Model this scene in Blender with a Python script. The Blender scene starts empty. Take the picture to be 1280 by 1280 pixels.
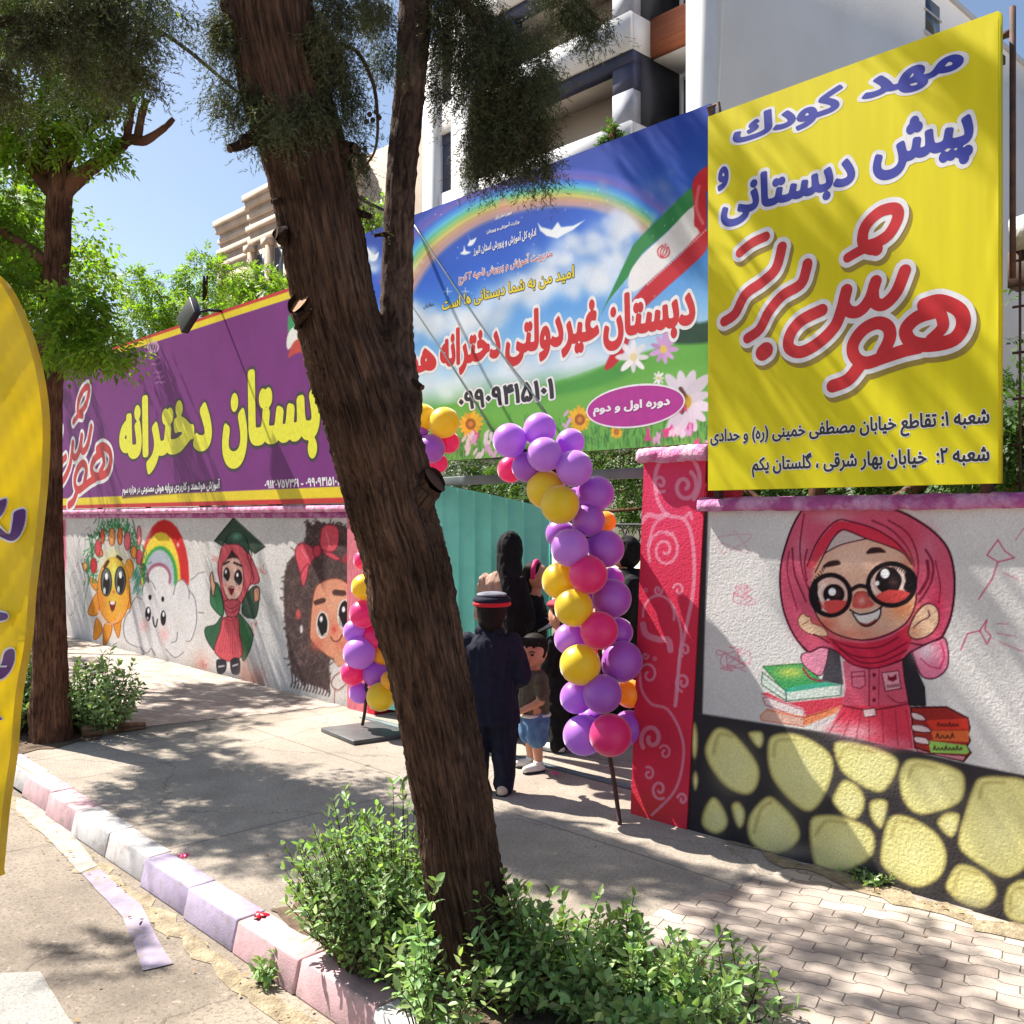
import bpy, bmesh, math, random
import numpy as np
from mathutils import Vector, Matrix
R_ = math.radians
sc = bpy.context.scene
COL = sc.collection

# ---------------------------------------------------------------- camera, sky, sun, exposure
CAMH = 1.7
FOC = 1200.0                      # focal length in pixels of the 1280 px photograph
HOR = 648.0                       # row of the horizon
_n = math.hypot(.728, .686)
FX, FY = -.728/_n, .686/_n        # view direction (x runs along the school wall, y into it)
RX, RY = .686/_n, .728/_n
cam = bpy.data.cameras.new('camera'); camo = bpy.data.objects.new('camera', cam); COL.objects.link(camo)
camo.location = (0, 0, CAMH)
camo.rotation_euler = Matrix(((RX, 0, -FX), (RY, 0, -FY), (0, 1, 0))).to_euler()
cam.sensor_width = 36; cam.lens = FOC/1280*36; cam.shift_y = (HOR-640)/1280
cam.clip_start = .05; cam.clip_end = 3000
sc.camera = camo

SUN_EL = 52.0
SH = (.972, .235)                 # horizontal travel of the sunlight
_c, _s = math.cos(R_(SUN_EL)), math.sin(R_(SUN_EL))
SUND = Vector((SH[0]*_c, SH[1]*_c, -_s)).normalized()
world = bpy.data.worlds.new('World'); sc.world = world; world.use_nodes = True
wn = world.node_tree.nodes; wl = world.node_tree.links
sky = wn.new('ShaderNodeTexSky'); sky.sky_type = 'NISHITA'; sky.sun_disc = False
sky.sun_elevation = R_(SUN_EL); sky.sun_rotation = math.atan2(-SH[0], -SH[1])
sky.air_density = 1.0; sky.dust_density = 1.2; sky.ozone_density = 1.0
wl.new(sky.outputs[0], wn['Background'].inputs[0]); wn['Background'].inputs[1].default_value = .066
sun = bpy.data.lights.new('sun', 'SUN'); sun.energy = 5.0; sun.angle = R_(.5); sun.color = (1, .95, .87)
suno = bpy.data.objects.new('sun', sun); COL.objects.link(suno); suno.location = (-20, -5, 25)
suno.rotation_euler = SUND.to_track_quat('-Z', 'Y').to_euler()
sc.view_settings.view_transform = 'Standard'; sc.view_settings.look = 'None'
sc.view_settings.exposure = 1.3; sc.view_settings.gamma = 1
sc.cycles.max_bounces = 6; sc.cycles.transparent_max_bounces = 6
sc.cycles.use_denoising = True

# ---------------------------------------------------------------- helpers
rng = np.random.default_rng(7); random.seed(7)
def ray(px, py):
    a = (px-640)/FOC; return np.array((FX+RX*a, FY+RY*a, (HOR-py)/FOC))
CAM = np.array((0, 0, CAMH))
def T(px, py, t): return CAM+ray(px, py)*t
def G(px, py, h=0.):
    d = ray(px, py); return CAM+d*((h-CAMH)/d[2])
def W(px, py, D):
    d = ray(px, py); return CAM+d*(D/d[1])
def proj(P):
    P = np.asarray(P, float); x, y, z = P[..., 0], P[..., 1], P[..., 2]-CAMH
    t = x*FX+y*FY; r = x*RX+y*RY
    return 640+FOC*r/t, HOR-FOC*z/t
def lin(c):
    c = np.asarray(c, float)
    return np.where(c <= .04045, c/12.92, ((c+.055)/1.055)**2.4)
def rgb(r, g, b): return tuple(lin(np.array((r, g, b))/255.))

def mesh_data(name, V, faces, mat=None, smooth=False, cols=None, uv=None):
    """faces: list of int arrays shaped (n,k) (k=3,4) or list of python lists"""
    V = np.asarray(V, np.float32).reshape(-1, 3)
    me = bpy.data.meshes.new(name)
    me.vertices.add(len(V)); me.vertices.foreach_set('co', V.ravel())
    loops = []; tot = []
    for f in faces:
        if isinstance(f, np.ndarray):
            if f.size == 0: continue
            loops.append(f.ravel()); tot.append(np.full(len(f), f.shape[1]))
        else:
            loops.append(np.array(f)); tot.append(np.array([len(f)]))
    L = np.concatenate(loops).astype(np.int32); Tt = np.concatenate(tot).astype(np.int32)
    me.loops.add(len(L)); me.loops.foreach_set('vertex_index', L)
    me.polygons.add(len(Tt))
    st = np.concatenate(([0], np.cumsum(Tt)[:-1])).astype(np.int32)
    me.polygons.foreach_set('loop_start', st); me.polygons.foreach_set('loop_total', Tt)
    if smooth: me.polygons.foreach_set('use_smooth', np.ones(len(Tt), bool))
    if cols is not None:
        a = me.color_attributes.new('Col', 'FLOAT_COLOR', 'POINT')
        c = np.ones((len(V), 4), np.float32); c[:, :3] = cols; a.data.foreach_set('color', c.ravel())
    if uv is not None:
        u = me.uv_layers.new(name='UVMap'); u.data.foreach_set('uv', np.asarray(uv, np.float32)[L].ravel())
    me.update(calc_edges=True); me.validate()
    if mat: me.materials.append(mat)
    return me
def link(name, me, parent=None):
    o = bpy.data.objects.new(name, me); COL.objects.link(o)
    if parent: o.parent = parent
    return o
def mobj(name, V, faces, mat, parent=None, **k):
    V = np.asarray(V, float).reshape(-1, 3)
    if parent is not None: V = V-np.array(origin(parent))
    return link(name, mesh_data(name, V, faces, mat, **k), parent)
def origin(o):
    p = Vector((0, 0, 0))
    while o is not None: p = p+o.location; o = o.parent
    return p
def tag(o, label=None, cat=None, group=None, kind=None):
    if label: o['label'] = label
    if cat: o['category'] = cat
    if group: o['group'] = group
    if kind: o['kind'] = kind
    return o
def thing(name, loc, label, cat, group=None):
    o = bpy.data.objects.new(name, None); COL.objects.link(o); o.location = loc
    o.empty_display_size = .1
    return tag(o, label, cat, group)

class MB:                          # gathers primitives into one mesh
    def __init__(s): s.V = []; s.F = []; s.n = 0
    def add(s, V, F):
        V = np.asarray(V, float).reshape(-1, 3)
        for f in F:
            s.F.append(f+s.n if isinstance(f, np.ndarray) else [i+s.n for i in f])
        s.V.append(V); s.n += len(V); return s
    def box(s, x0, y0, z0, x1, y1, z1):
        V = [(x, y, z) for z in (z0, z1) for y in (y0, y1) for x in (x0, x1)]
        return s.add(V, [np.array([(0, 2, 3, 1), (4, 5, 7, 6), (0, 1, 5, 4), (2, 6, 7, 3), (0, 4, 6, 2), (1, 3, 7, 5)])])
    def hexa(s, P):                # 8 corners: bottom 4 (ccw), top 4
        return s.add(P, [np.array([(3, 2, 1, 0), (4, 5, 6, 7), (0, 1, 5, 4), (1, 2, 6, 5), (2, 3, 7, 6), (3, 0, 4, 7)])])
    def prism(s, poly, z0, z1):
        n = len(poly); V = [(p[0], p[1], z0) for p in poly]+[(p[0], p[1], z1) for p in poly]
        F = [list(range(n))[::-1], list(range(n, 2*n))]
        F += [[i, (i+1) % n, n+(i+1) % n, n+i] for i in range(n)]
        return s.add(V, F)
    def tube(s, P, r, n=8, cap=True):
        V, F = sweep(P, r, n, cap)[:2]; return s.add(V, F)
    def ball(s, c, r, seg=12, ring=8):
        r = np.ones(3)*np.asarray(r, float); V = []
        for i in range(ring+1):
            th = math.pi*i/ring
            for j in range(seg):
                ph = 2*math.pi*j/seg
                V.append((c[0]+r[0]*math.sin(th)*math.cos(ph), c[1]+r[1]*math.sin(th)*math.sin(ph), c[2]+r[2]*math.cos(th)))
        F = np.array([(i*seg+j, (i+1)*seg+j, (i+1)*seg+(j+1) % seg, i*seg+(j+1) % seg) for i in range(ring) for j in range(seg)])
        return s.add(V, [F])
    def obj(s, name, mat, parent=None, smooth=False, bevel=0, cols=None):
        o = mobj(name, np.concatenate(s.V), s.F, mat, parent, smooth=smooth, cols=cols)
        if bevel:
            m = o.modifiers.new('bevel', 'BEVEL'); m.width = bevel; m.segments = 2; m.limit_method = 'ANGLE'
        return o

def sweep(P, r, n=8, cap=True, disp=None):
    P = np.asarray(P, float); m = len(P); r = np.broadcast_to(np.asarray(r, float), (m,))
    tg = np.gradient(P, axis=0); tg /= np.linalg.norm(tg, axis=1)[:, None]+1e-12
    up = np.array((0, 0, 1.)) if abs(tg[0][2]) < .9 else np.array((1., 0, 0))
    u = np.cross(tg[0], up); u /= np.linalg.norm(u)
    ang = np.arange(n)*2*math.pi/n; V = np.zeros((m, n, 3)); UV = np.zeros((m, n, 2)); l = 0
    for i in range(m):
        u = u-tg[i]*np.dot(u, tg[i]); u /= np.linalg.norm(u); v = np.cross(tg[i], u)
        rr = r[i]*(1 if disp is None else (1+disp[i]))
        V[i] = P[i]+(np.cos(ang)*rr)[:, None]*u+(np.sin(ang)*rr)[:, None]*v
        if i: l += np.linalg.norm(P[i]-P[i-1])
        UV[i, :, 0] = ang/(2*math.pi); UV[i, :, 1] = l
    i, j = np.meshgrid(np.arange(m-1), np.arange(n), indexing='ij'); j2 = (j+1) % n
    F = [np.stack((i*n+j, i*n+j2, (i+1)*n+j2, (i+1)*n+j), -1).reshape(-1, 4)]
    if cap: F += [list(range(n))[::-1], list(range((m-1)*n, m*n))]
    return V.reshape(-1, 3), F, UV.reshape(-1, 2)

def spline(P, k=5, closed=False):
    P = np.asarray(P, float); n = len(P)
    if n < 3: return P
    out = []; segs = n if closed else n-1
    g = lambda i: P[i % n] if closed else P[min(max(i, 0), n-1)]
    for i in range(segs):
        a, b, c, d = g(i-1), g(i), g(i+1), g(i+2)
        for t in np.arange(k)/k:
            out.append(.5*((2*b)+(c-a)*t+(2*a-5*b+4*c-d)*t*t+(3*b-a-3*c+d)*t**3))
    if not closed: out.append(P[-1])
    return np.array(out)

# ---------------------------------------------------------------- materials
def mat(name, c1, c2=None, scale=6., rough=.7, bump=0., bscale=None, metal=0., vcol=False, transl=0., tcol=None, detail=4.,
        coord='geo', stretch=(1, 1, 1), spec=.5, bdist=.01, mixlo=.35, mixhi=.65, stain=None):
    m = bpy.data.materials.new(name); m.use_nodes = True; nt = m.node_tree; N = nt.nodes; L = nt.links
    b = N['Principled BSDF']; b.inputs['Roughness'].default_value = rough; b.inputs['Metallic'].default_value = metal
    b.inputs['Specular IOR Level'].default_value = spec
    if coord == 'geo': co = N.new('ShaderNodeNewGeometry').outputs['Position']
    elif coord == 'uv': co = N.new('ShaderNodeTexCoord').outputs['UV']
    else: co = N.new('ShaderNodeTexCoord').outputs['Object']
    mp = N.new('ShaderNodeMapping'); mp.inputs['Scale'].default_value = stretch; L.new(co, mp.inputs[0]); co = mp.outputs[0]
    def noise(sc_, det=detail):
        t = N.new('ShaderNodeTexNoise'); t.inputs['Scale'].default_value = sc_; t.inputs['Detail'].default_value = det
        t.inputs['Roughness'].default_value = .6; L.new(co, t.inputs['Vector']); return t.outputs['Fac']
    def mix(bt, f, a, b_):
        x = N.new('ShaderNodeMix'); x.data_type = 'RGBA'; x.blend_type = bt
        if isinstance(f, float): x.inputs[0].default_value = f
        else: L.new(f, x.inputs[0])
        for k, v in ((6, a), (7, b_)):
            if isinstance(v, tuple): x.inputs[k].default_value = (*v[:3], 1)
            else: L.new(v, x.inputs[k])
        return x.outputs[2]
    def ramp(f, lo, hi):
        r = N.new('ShaderNodeMapRange'); r.inputs[1].default_value = lo; r.inputs[2].default_value = hi; L.new(f, r.inputs[0]); return r.outputs[0]
    base = tuple(c1)
    if vcol:
        a = N.new('ShaderNodeVertexColor'); a.layer_name = 'Col'
        base = a.outputs['Color'] if c1 is None else mix('MULTIPLY', 1., a.outputs['Color'], base)
    if c2 is not None: base = mix('MIX', ramp(noise(scale), mixlo, mixhi), base, tuple(c2))
    if stain:
        base = mix('MIX', ramp(noise(stain[1]), stain[2], stain[3]), base, tuple(stain[0]))
    if isinstance(base, tuple): b.inputs['Base Color'].default_value = (*base, 1)
    else: L.new(base, b.inputs['Base Color'])
    if bump:
        bn = N.new('ShaderNodeBump'); bn.inputs['Strength'].default_value = bump; bn.inputs['Distance'].default_value = bdist
        L.new(noise(bscale or scale*4), bn.inputs['Height']); L.new(bn.outputs[0], b.inputs['Normal'])
    if transl:
        tr = N.new('ShaderNodeBsdfTranslucent'); ms = N.new('ShaderNodeMixShader'); ms.inputs[0].default_value = transl
        if tcol or isinstance(base, tuple): tr.inputs[0].default_value = (*(tcol or base), 1)
        else: L.new(base, tr.inputs[0])
        L.new(b.outputs[0], ms.inputs[1]); L.new(tr.outputs[0], ms.inputs[2])
        L.new(ms.outputs[0], N['Material Output'].inputs[0])
    return m

# ---------------------------------------------------------------- painting: brush shapes baked into the vertex colours of a real surface
def poly_sd(P, Q):
    """signed distance (negative inside) of points P to closed polygon Q"""
    d2 = np.full(len(P), 1e18); ins = np.zeros(len(P), bool)
    x, y = P[:, 0], P[:, 1]
    for a, b in zip(Q, np.roll(Q, -1, 0)):
        e = b-a; l = e@e
        if l < 1e-12: continue
        t = np.clip(((x-a[0])*e[0]+(y-a[1])*e[1])/l, 0, 1)
        d2 = np.minimum(d2, (x-a[0]-t*e[0])**2+(y-a[1]-t*e[1])**2)
        if a[1] != b[1]:
            c = ((a[1] > y) != (b[1] > y)) & (x < e[0]*(y-a[1])/(b[1]-a[1])+a[0]); ins ^= c
    d = np.sqrt(d2); return np.where(ins, -d, d)
def line_d(P, Q):
    d2 = np.full(len(P), 1e18); x, y = P[:, 0], P[:, 1]
    for a, b in zip(Q[:-1], Q[1:]):
        e = b-a; l = e@e+1e-12; t = np.clip(((x-a[0])*e[0]+(y-a[1])*e[1])/l, 0, 1)
        d2 = np.minimum(d2, (x-a[0]-t*e[0])**2+(y-a[1]-t*e[1])**2)
    return np.sqrt(d2)
class Paint:
    """a grid on the plane y=D; shapes are traced in photo pixels and carried to the plane"""
    def __init__(s, x0, x1, z0, z1, D, step, base):
        s.nx = int((x1-x0)/step)+2; s.nz = int((z1-z0)/step)+2
        X, Z = np.meshgrid(np.linspace(x0, x1, s.nx), np.linspace(z0, z1, s.nz))
        s.V = np.stack((X, np.full_like(X, D), Z), -1).reshape(-1, 3)
        s.P = np.stack(proj(s.V), -1); s.C = np.tile(np.array(base, float)/255., (len(s.V), 1))
        s.o = (0, 0); s.k = 1.; s.soft = 1.2
    def tr(s, ox, oy, k): s.o = (ox, oy); s.k = k; return s
    def q(s, pts): return np.asarray(pts, float)*s.k+np.array(s.o)
    def _sel(s, lo, hi):
        return np.nonzero((s.P[:, 0] > lo[0]) & (s.P[:, 0] < hi[0]) & (s.P[:, 1] > lo[1]) & (s.P[:, 1] < hi[1]))[0]
    def _put(s, i, a, col):
        a = np.clip(a, 0, 1)[:, None]; s.C[i] = s.C[i]*(1-a)+np.array(col, float)/255.*a
    def fill(s, pts, col, soft=None, alpha=1., sm=True, grow=0., outline=None, ow=1.2):
        Q = s.q(pts); Q = spline(Q, 4, True) if sm else Q; so = soft or s.soft
        m = so+2+ow*2; i = s._sel(Q.min(0)-m, Q.max(0)+m)
        if not len(i): return s
        sd = poly_sd(s.P[i], Q)-grow
        s._put(i, (.5-sd/so)*1. if alpha == 1 else np.clip(.5-sd/so, 0, 1)*alpha, col)
        if outline is not None: s._put(i, np.clip(.5+(ow/2-np.abs(sd))/s.soft, 0, 1)*.95, outline)
        return s
    def line(s, pts, w, col, alpha=.95, sm=True, soft=None):
        Q = s.q(pts); Q = spline(Q, 5) if sm else Q; so = soft or s.soft; r = w*s.k/2; m = r+so+1
        i = s._sel(Q.min(0)-m, Q.max(0)+m)
        if len(i): s._put(i, np.clip(.5+(r-line_d(s.P[i], Q))/so, 0, 1)*alpha, col)
        return s
    def ell(s, cx, cy, rx, ry, col, rot=0., soft=None, alpha=1., outline=None, ow=1.2):
        t = np.linspace(0, 2*math.pi, 25)[:-1]; c, n = math.cos(rot), math.sin(rot)
        pts = [(cx+rx*math.cos(a)*c-ry*math.sin(a)*n, cy+rx*math.cos(a)*n+ry*math.sin(a)*c) for a in t]
        return s.fill(pts, col, soft, alpha, False, outline=outline, ow=ow)
    def ring(s, cx, cy, rx, ry, w, col, alpha=.95):
        t = np.linspace(0, 2*math.pi, 29); return s.line([(cx+rx*math.cos(a), cy+ry*math.sin(a)) for a in t], w, col, alpha, False)
    def blob(s, cx, cy, r, col, alpha=.6, ry=None):
        c = s.q([(cx, cy)])[0]; rx = r*s.k; ry_ = (ry or r)*s.k; i = s._sel(c-2.2*np.array((rx, ry_)), c+2.2*np.array((rx, ry_)))
        if len(i):
            d2 = ((s.P[i, 0]-c[0])/rx)**2+((s.P[i, 1]-c[1])/ry_)**2; s._put(i, np.exp(-d2)*alpha, col)
        return s
    def grain(s, amt):
        s.C *= 1+rng.normal(0, amt, (len(s.C), 1)); return s
    def obj(s, name, m, parent=None, c0=0., c1=1.):
        a, b = int(round(c0*(s.nx-1))), int(round(c1*(s.nx-1)))+1
        V = s.V.reshape(s.nz, s.nx, 3)[:, a:b].reshape(-1, 3); C = s.C.reshape(s.nz, s.nx, 3)[:, a:b].reshape(-1, 3)
        n = b-a; i, j = np.meshgrid(np.arange(s.nz-1), np.arange(n-1), indexing='ij'); k = i*n+j
        F = np.stack((k, k+1, k+n+1, k+n), -1).reshape(-1, 4)
        return mobj(name, V, [F], m, parent, cols=lin(np.clip(C, 0, 1)))

# ---------------------------------------------------------------- lettering: glyph outlines -> distance field -> flat letter faces
AR = {}
for ch, code in zip('بتثجحخسشصضطظعغفقلمنه', (0xFE8F, 0xFE95, 0xFE99, 0xFE9D, 0xFEA1, 0xFEA5, 0xFEB1, 0xFEB5, 0xFEB9, 0xFEBD, 0xFEC1, 0xFEC5, 0xFEC9, 0xFECD, 0xFED1, 0xFED5, 0xFEDD, 0xFEE1, 0xFEE5, 0xFEE9)):
    AR[ch] = [code+i for i in range(4)]
for ch, code in zip('پچکگی', (0xFB56, 0xFB7A, 0xFB8E, 0xFB92, 0xFBFC)): AR[ch] = [code+i for i in range(4)]
AR['ك'] = [0xFED9+i for i in range(4)]
for ch, code in zip('اآدذرزوژ', (0xFE8D, 0xFE81, 0xFEA9, 0xFEAB, 0xFEAD, 0xFEAF, 0xFEED, 0xFB8A)): AR[ch] = [code, code+1]
def shape_ar(t):
    out = []; n = len(t); i = 0
    dual = lambda c: c in AR and len(AR[c]) == 4
    while i < n:
        c = t[i]
        if c not in AR: out.append({'(': ')', ')': '('}.get(c, c)); i += 1; continue
        prev = i > 0 and dual(t[i-1]); nxt = i+1 < n and t[i+1] in AR
        if c == 'ل' and nxt and t[i+1] == 'ا': out.append(chr(0xFEFC if prev else 0xFEFB)); i += 2; continue
        f = AR[c]
        if len(f) == 2: k = 1 if prev else 0
        else: k = 3 if prev and nxt else 1 if prev else 2 if nxt else 0
        out.append(chr(f[k])); i += 1
    out = out[::-1]; s = []; run = []
    for c in out:                                   # digit runs keep their own order
        if '۰' <= c <= '۹': run.append(c)
        else: s += run[::-1]+[c]; run = []
    return ''.join(s+run[::-1])
def glyph_polys(text):
    c = bpy.data.curves.new('t', 'FONT'); c.body = text; c.resolution_u = 4
    o = bpy.data.objects.new('t', c); COL.objects.link(o); bpy.context.view_layer.update()
    cu = o.to_curve(bpy.context.evaluated_depsgraph_get()); polys = []
    for sp in cu.splines:
        if sp.type == 'BEZIER':
            pts = []; n = len(sp.bezier_points)
            for i in range(n):
                a, b = sp.bezier_points[i], sp.bezier_points[(i+1) % n]
                p0, p1, p2, p3 = (np.array(v[:2]) for v in (a.co, a.handle_right, b.handle_left, b.co))
                for t in np.arange(4)/4: pts.append((1-t)**3*p0+3*t*(1-t)**2*p1+3*t*t*(1-t)*p2+t**3*p3)
            polys.append(np.array(pts))
        else: polys.append(np.array([p.co[:2] for p in sp.points]))
    o.to_curve_clear(); bpy.data.objects.remove(o); bpy.data.curves.remove(c)
    return polys
class Field:                       # unsigned-distance raster with an inside mask
    def __init__(s, lo, hi, h):
        s.lo = np.array(lo, float); s.h = h; s.n = np.ceil((np.array(hi)-s.lo)/h).astype(int)+1
        s.d = np.full((s.n[1], s.n[0]), 1e9)
    def seg(s, a, b, m):
        i0 = np.maximum(np.floor((np.minimum(a, b)-m-s.lo)/s.h).astype(int), 0); i1 = np.minimum(np.ceil((np.maximum(a, b)+m-s.lo)/s.h).astype(int)+1, s.n)
        if (i1 <= i0).any(): return
        x = s.lo[0]+np.arange(i0[0], i1[0])*s.h; y = (s.lo[1]+np.arange(i0[1], i1[1])*s.h)[:, None]
        e = b-a; l = e@e+1e-15; t = np.clip(((x-a[0])*e[0]+(y-a[1])*e[1])/l, 0, 1)
        d = np.hypot(x-a[0]-t*e[0], y-a[1]-t*e[1]); v = s.d[i0[1]:i1[1], i0[0]:i1[0]]; np.minimum(v, d, out=v)
    def polys(s, PP, m):
        w = np.zeros((s.n[1], s.n[0]+1))
        for Q in PP:
            for a, b in zip(Q, np.roll(Q, -1, 0)):
                s.seg(a, b, m)
                if a[1] == b[1]: continue
                sg = 1 if b[1] > a[1] else -1; y0, y1 = min(a[1], b[1]), max(a[1], b[1])
                r = np.arange(max(0, math.ceil((y0-s.lo[1])/s.h)), min(s.n[1], math.ceil((y1-s.lo[1])/s.h)))
                if not len(r): continue
                x = a[0]+(s.lo[1]+r*s.h-a[1])/(b[1]-a[1])*(b[0]-a[0])
                c = np.clip(np.ceil((x-s.lo[0])/s.h).astype(int), 0, s.n[0]); np.add.at(w, (r, c), sg)
        ins = np.cumsum(w, 1)[:, :-1] != 0; s.d = np.where(ins, -s.d, s.d); return s
    def mesh(s, iso):
        f = s.d-iso; h = s.h; ny, nx = f.shape; ins = f < 0
        cs = ins[:-1, :-1].astype(int)+ins[:-1, 1:]+ins[1:, 1:]+ins[1:, :-1]
        V = []; F = []
        for r in range(ny-1):                      # full cells, merged along the row
            full = np.concatenate(([0], (cs[r] == 4).astype(int), [0])); e = np.diff(full)
            for a, b in zip(np.nonzero(e == 1)[0], np.nonzero(e == -1)[0]):
                k = len(V); V += [(a, r), (b, r), (b, r+1), (a, r+1)]; F.append([k, k+1, k+2, k+3])
        for r, c in zip(*np.nonzero((cs > 0) & (cs < 4))):
            q = [(c, r), (c+1, r), (c+1, r+1), (c, r+1)]; fv = [f[y, x] for x, y in q]; k = len(V)
            for i in range(4):
                j = (i+1) % 4
                if fv[i] < 0: V.append(q[i])
                if (fv[i] < 0) != (fv[j] < 0):
                    t = fv[i]/(fv[i]-fv[j]); V.append((q[i][0]+t*(q[j][0]-q[i][0]), q[i][1]+t*(q[j][1]-q[i][1])))
            if len(V)-k >= 3: F.append(list(range(k, len(V))))
        return np.array(V, float).reshape(-1, 2)*h+s.lo, F
def flat_part(name, V2, F, to3, m, parent):
    if not len(V2): return None
    return mobj(name, to3(V2), F, m, parent)
def lettering(parent, text, BL, TR, D, m, outl=(), bold=.03, res=46, name='lettering', label=None, depth=.0011, arabic=True):
    """writes text so that its box runs from pixel BL to pixel TR on the plane y=D"""
    polys = glyph_polys(shape_ar(text) if arabic else text); A = np.concatenate(polys); lo, hi = A.min(0)-bold, A.max(0)+bold
    mx = bold+max([w for w, _ in outl], default=0)+.05; h = 1./res
    fld = Field(lo-mx, hi+mx, h).polys(polys, mx+h)
    p0, p1 = W(*BL, D), W(*TR, D); sx = (p1[0]-p0[0])/(hi[0]-lo[0]); sz = (p1[2]-p0[2])/(hi[1]-lo[1]); res_o = None
    for k, (w, mm) in enumerate([(0, m)]+list(outl)):
        V2, F = fld.mesh(bold+w); dy = D-depth+.0005*k
        to3 = lambda v: np.stack((p0[0]+(v[:, 0]-lo[0])*sx, np.full(len(v), dy), p0[2]+(v[:, 1]-lo[1])*sz), -1)
        o = flat_part(name if k == 0 else 'letter_outline', V2, F, to3, mm, parent if k == 0 else res_o or parent)
        if k == 0:
            res_o = o
            if label: o['label'] = label
    return res_o
# ---------------------------------------------------------------- colours and materials
M = {}
M['ground'] = mat('dry_ground', rgb(120, 108, 92), rgb(90, 80, 68), .8, .95, .3, 8)
M['road'] = mat('old_asphalt', rgb(158, 146, 132), rgb(124, 114, 104), 1.3, .95, .7, 130, bdist=.006, stain=(rgb(104, 95, 88), 70., .56, .72))
M['patch'] = mat('concrete_patch', rgb(178, 166, 150), rgb(158, 146, 132), 5, .9, .35, 120, bdist=.004)
M['slab'] = mat('grey_slab', rgb(176, 172, 166), rgb(158, 154, 150), 3, .85, .2, 120, bdist=.004)
M['walk'] = mat('worn_concrete', rgb(172, 158, 143), rgb(148, 135, 121), 1.4, .95, .7, 110, bdist=.005, stain=(rgb(112, 101, 90), 60., .56, .72))
M['soil'] = mat('dry_soil', rgb(120, 100, 80), rgb(82, 66, 52), 9, 1., .8, 60, bdist=.02)
M['mortar'] = mat('crumbling_mortar', rgb(170, 155, 128), rgb(128, 114, 92), 14, 1., .8, 60, bdist=.02)
KC = dict(pink=(202, 164, 168), white=(198, 194, 192), lilac=(176, 162, 186))
for k, c in KC.items():
    M['kerb_'+k] = mat('kerb_paint_'+k, rgb(*c), rgb(*(x*.88 for x in c)), 9, .85, .5, 120, bdist=.004, stain=(rgb(146, 134, 124), 13., .52, .74))
for k, c in (('white', (172, 164, 156)), ('lilac', (160, 148, 168))): M['strip_'+k] = mat('dusty_strip_'+k, rgb(*c), rgb(*(x*.82 for x in c)), 7, .95, .5, 110, bdist=.004, stain=(rgb(140, 128, 114), 18., .5, .72))
M['stucco'] = mat('painted_stucco', None, rough=.92, vcol=True, bump=.85, scale=20, bscale=75, bdist=.012, detail=3)if 0 else None
def vmat(name, rough, bump=0, bscale=75, bdist=.012, spec=.4):
    m = bpy.data.materials.new(name); m.use_nodes = True; N = m.node_tree.nodes; L = m.node_tree.links; b = N['Principled BSDF']
    a = N.new('ShaderNodeVertexColor'); a.layer_name = 'Col'; b.inputs['Roughness'].default_value = rough; b.inputs['Specular IOR Level'].default_value = spec
    g = N.new('ShaderNodeNewGeometry')
    n2 = N.new('ShaderNodeTexNoise'); n2.inputs['Scale'].default_value = 3.; n2.inputs['Detail'].default_value = 6; L.new(g.outputs['Position'], n2.inputs['Vector'])
    r = N.new('ShaderNodeMapRange'); r.inputs[1].default_value = .3; r.inputs[2].default_value = .7; r.inputs[3].default_value = .9; r.inputs[4].default_value = 1.05; L.new(n2.outputs['Fac'], r.inputs[0])
    x = N.new('ShaderNodeMix'); x.data_type = 'RGBA'; x.blend_type = 'MULTIPLY'; x.inputs[0].default_value = 1; L.new(a.outputs['Color'], x.inputs[6]); L.new(r.outputs[0], x.inputs[7])
    L.new(x.outputs[2], b.inputs['Base Color'])
    if bump:
        n = N.new('ShaderNodeTexNoise'); n.inputs['Scale'].default_value = bscale; n.inputs['Detail'].default_value = 3; L.new(g.outputs['Position'], n.inputs['Vector'])
        bn = N.new('ShaderNodeBump'); bn.inputs['Strength'].default_value = bump; bn.inputs['Distance'].default_value = bdist; L.new(n.outputs['Fac'], bn.inputs['Height']); L.new(bn.outputs[0], b.inputs['Normal'])
    return m
M['stucco'] = vmat('painted_stucco', .95, .45, 85, .006, .15)
M['vinyl'] = vmat('printed_vinyl', .55, .10, 5, .02, .3)
M['white_wall'] = mat('white_stucco', rgb(214, 210, 206), rgb(196, 191, 186), 2, .95, .7, 70, bdist=.01, spec=.2)
M['coping'] = mat('magenta_paint', rgb(170, 78, 140), rgb(206, 150, 188), 9, .85, .9, 30, bdist=.03, mixlo=.42, mixhi=.62)
M['coping_pink'] = mat('pink_coping_paint', rgb(214, 110, 160), rgb(232, 186, 208), 11, .85, .9, 30, bdist=.03)
M['steel'] = mat('dark_steel', rgb(70, 66, 64), rgb(96, 72, 58), 9, .6, .2, 60, metal=.4, bdist=.003)
M['rust'] = mat('rusty_steel', rgb(92, 62, 52), rgb(60, 46, 42), 12, .8, .3, 60, bdist=.004)
M['grey_metal'] = mat('grey_painted_metal', rgb(120, 132, 134), rgb(98, 110, 112), 4, .5, .1, 40, metal=.2)
M['black'] = mat('black_plastic', rgb(30, 30, 33), None, rough=.5)
M['turq'] = mat('turquoise_sheet_metal', rgb(132, 240, 220), rgb(116, 222, 204), 3, .45, .08, 30, stain=(rgb(120, 140, 120), 12, .68, .8))
M['yvinyl'] = mat('yellow_vinyl', rgb(220, 208, 20), rgb(212, 198, 18), 3, .6, .05, 4, bdist=.02, stretch=(3., 1, .35), detail=2, spec=.25)
def flat(name, c, rough=.5): return mat(name, rgb(*c), rgb(*(x*.93 for x in c)), 20, rough)
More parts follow.
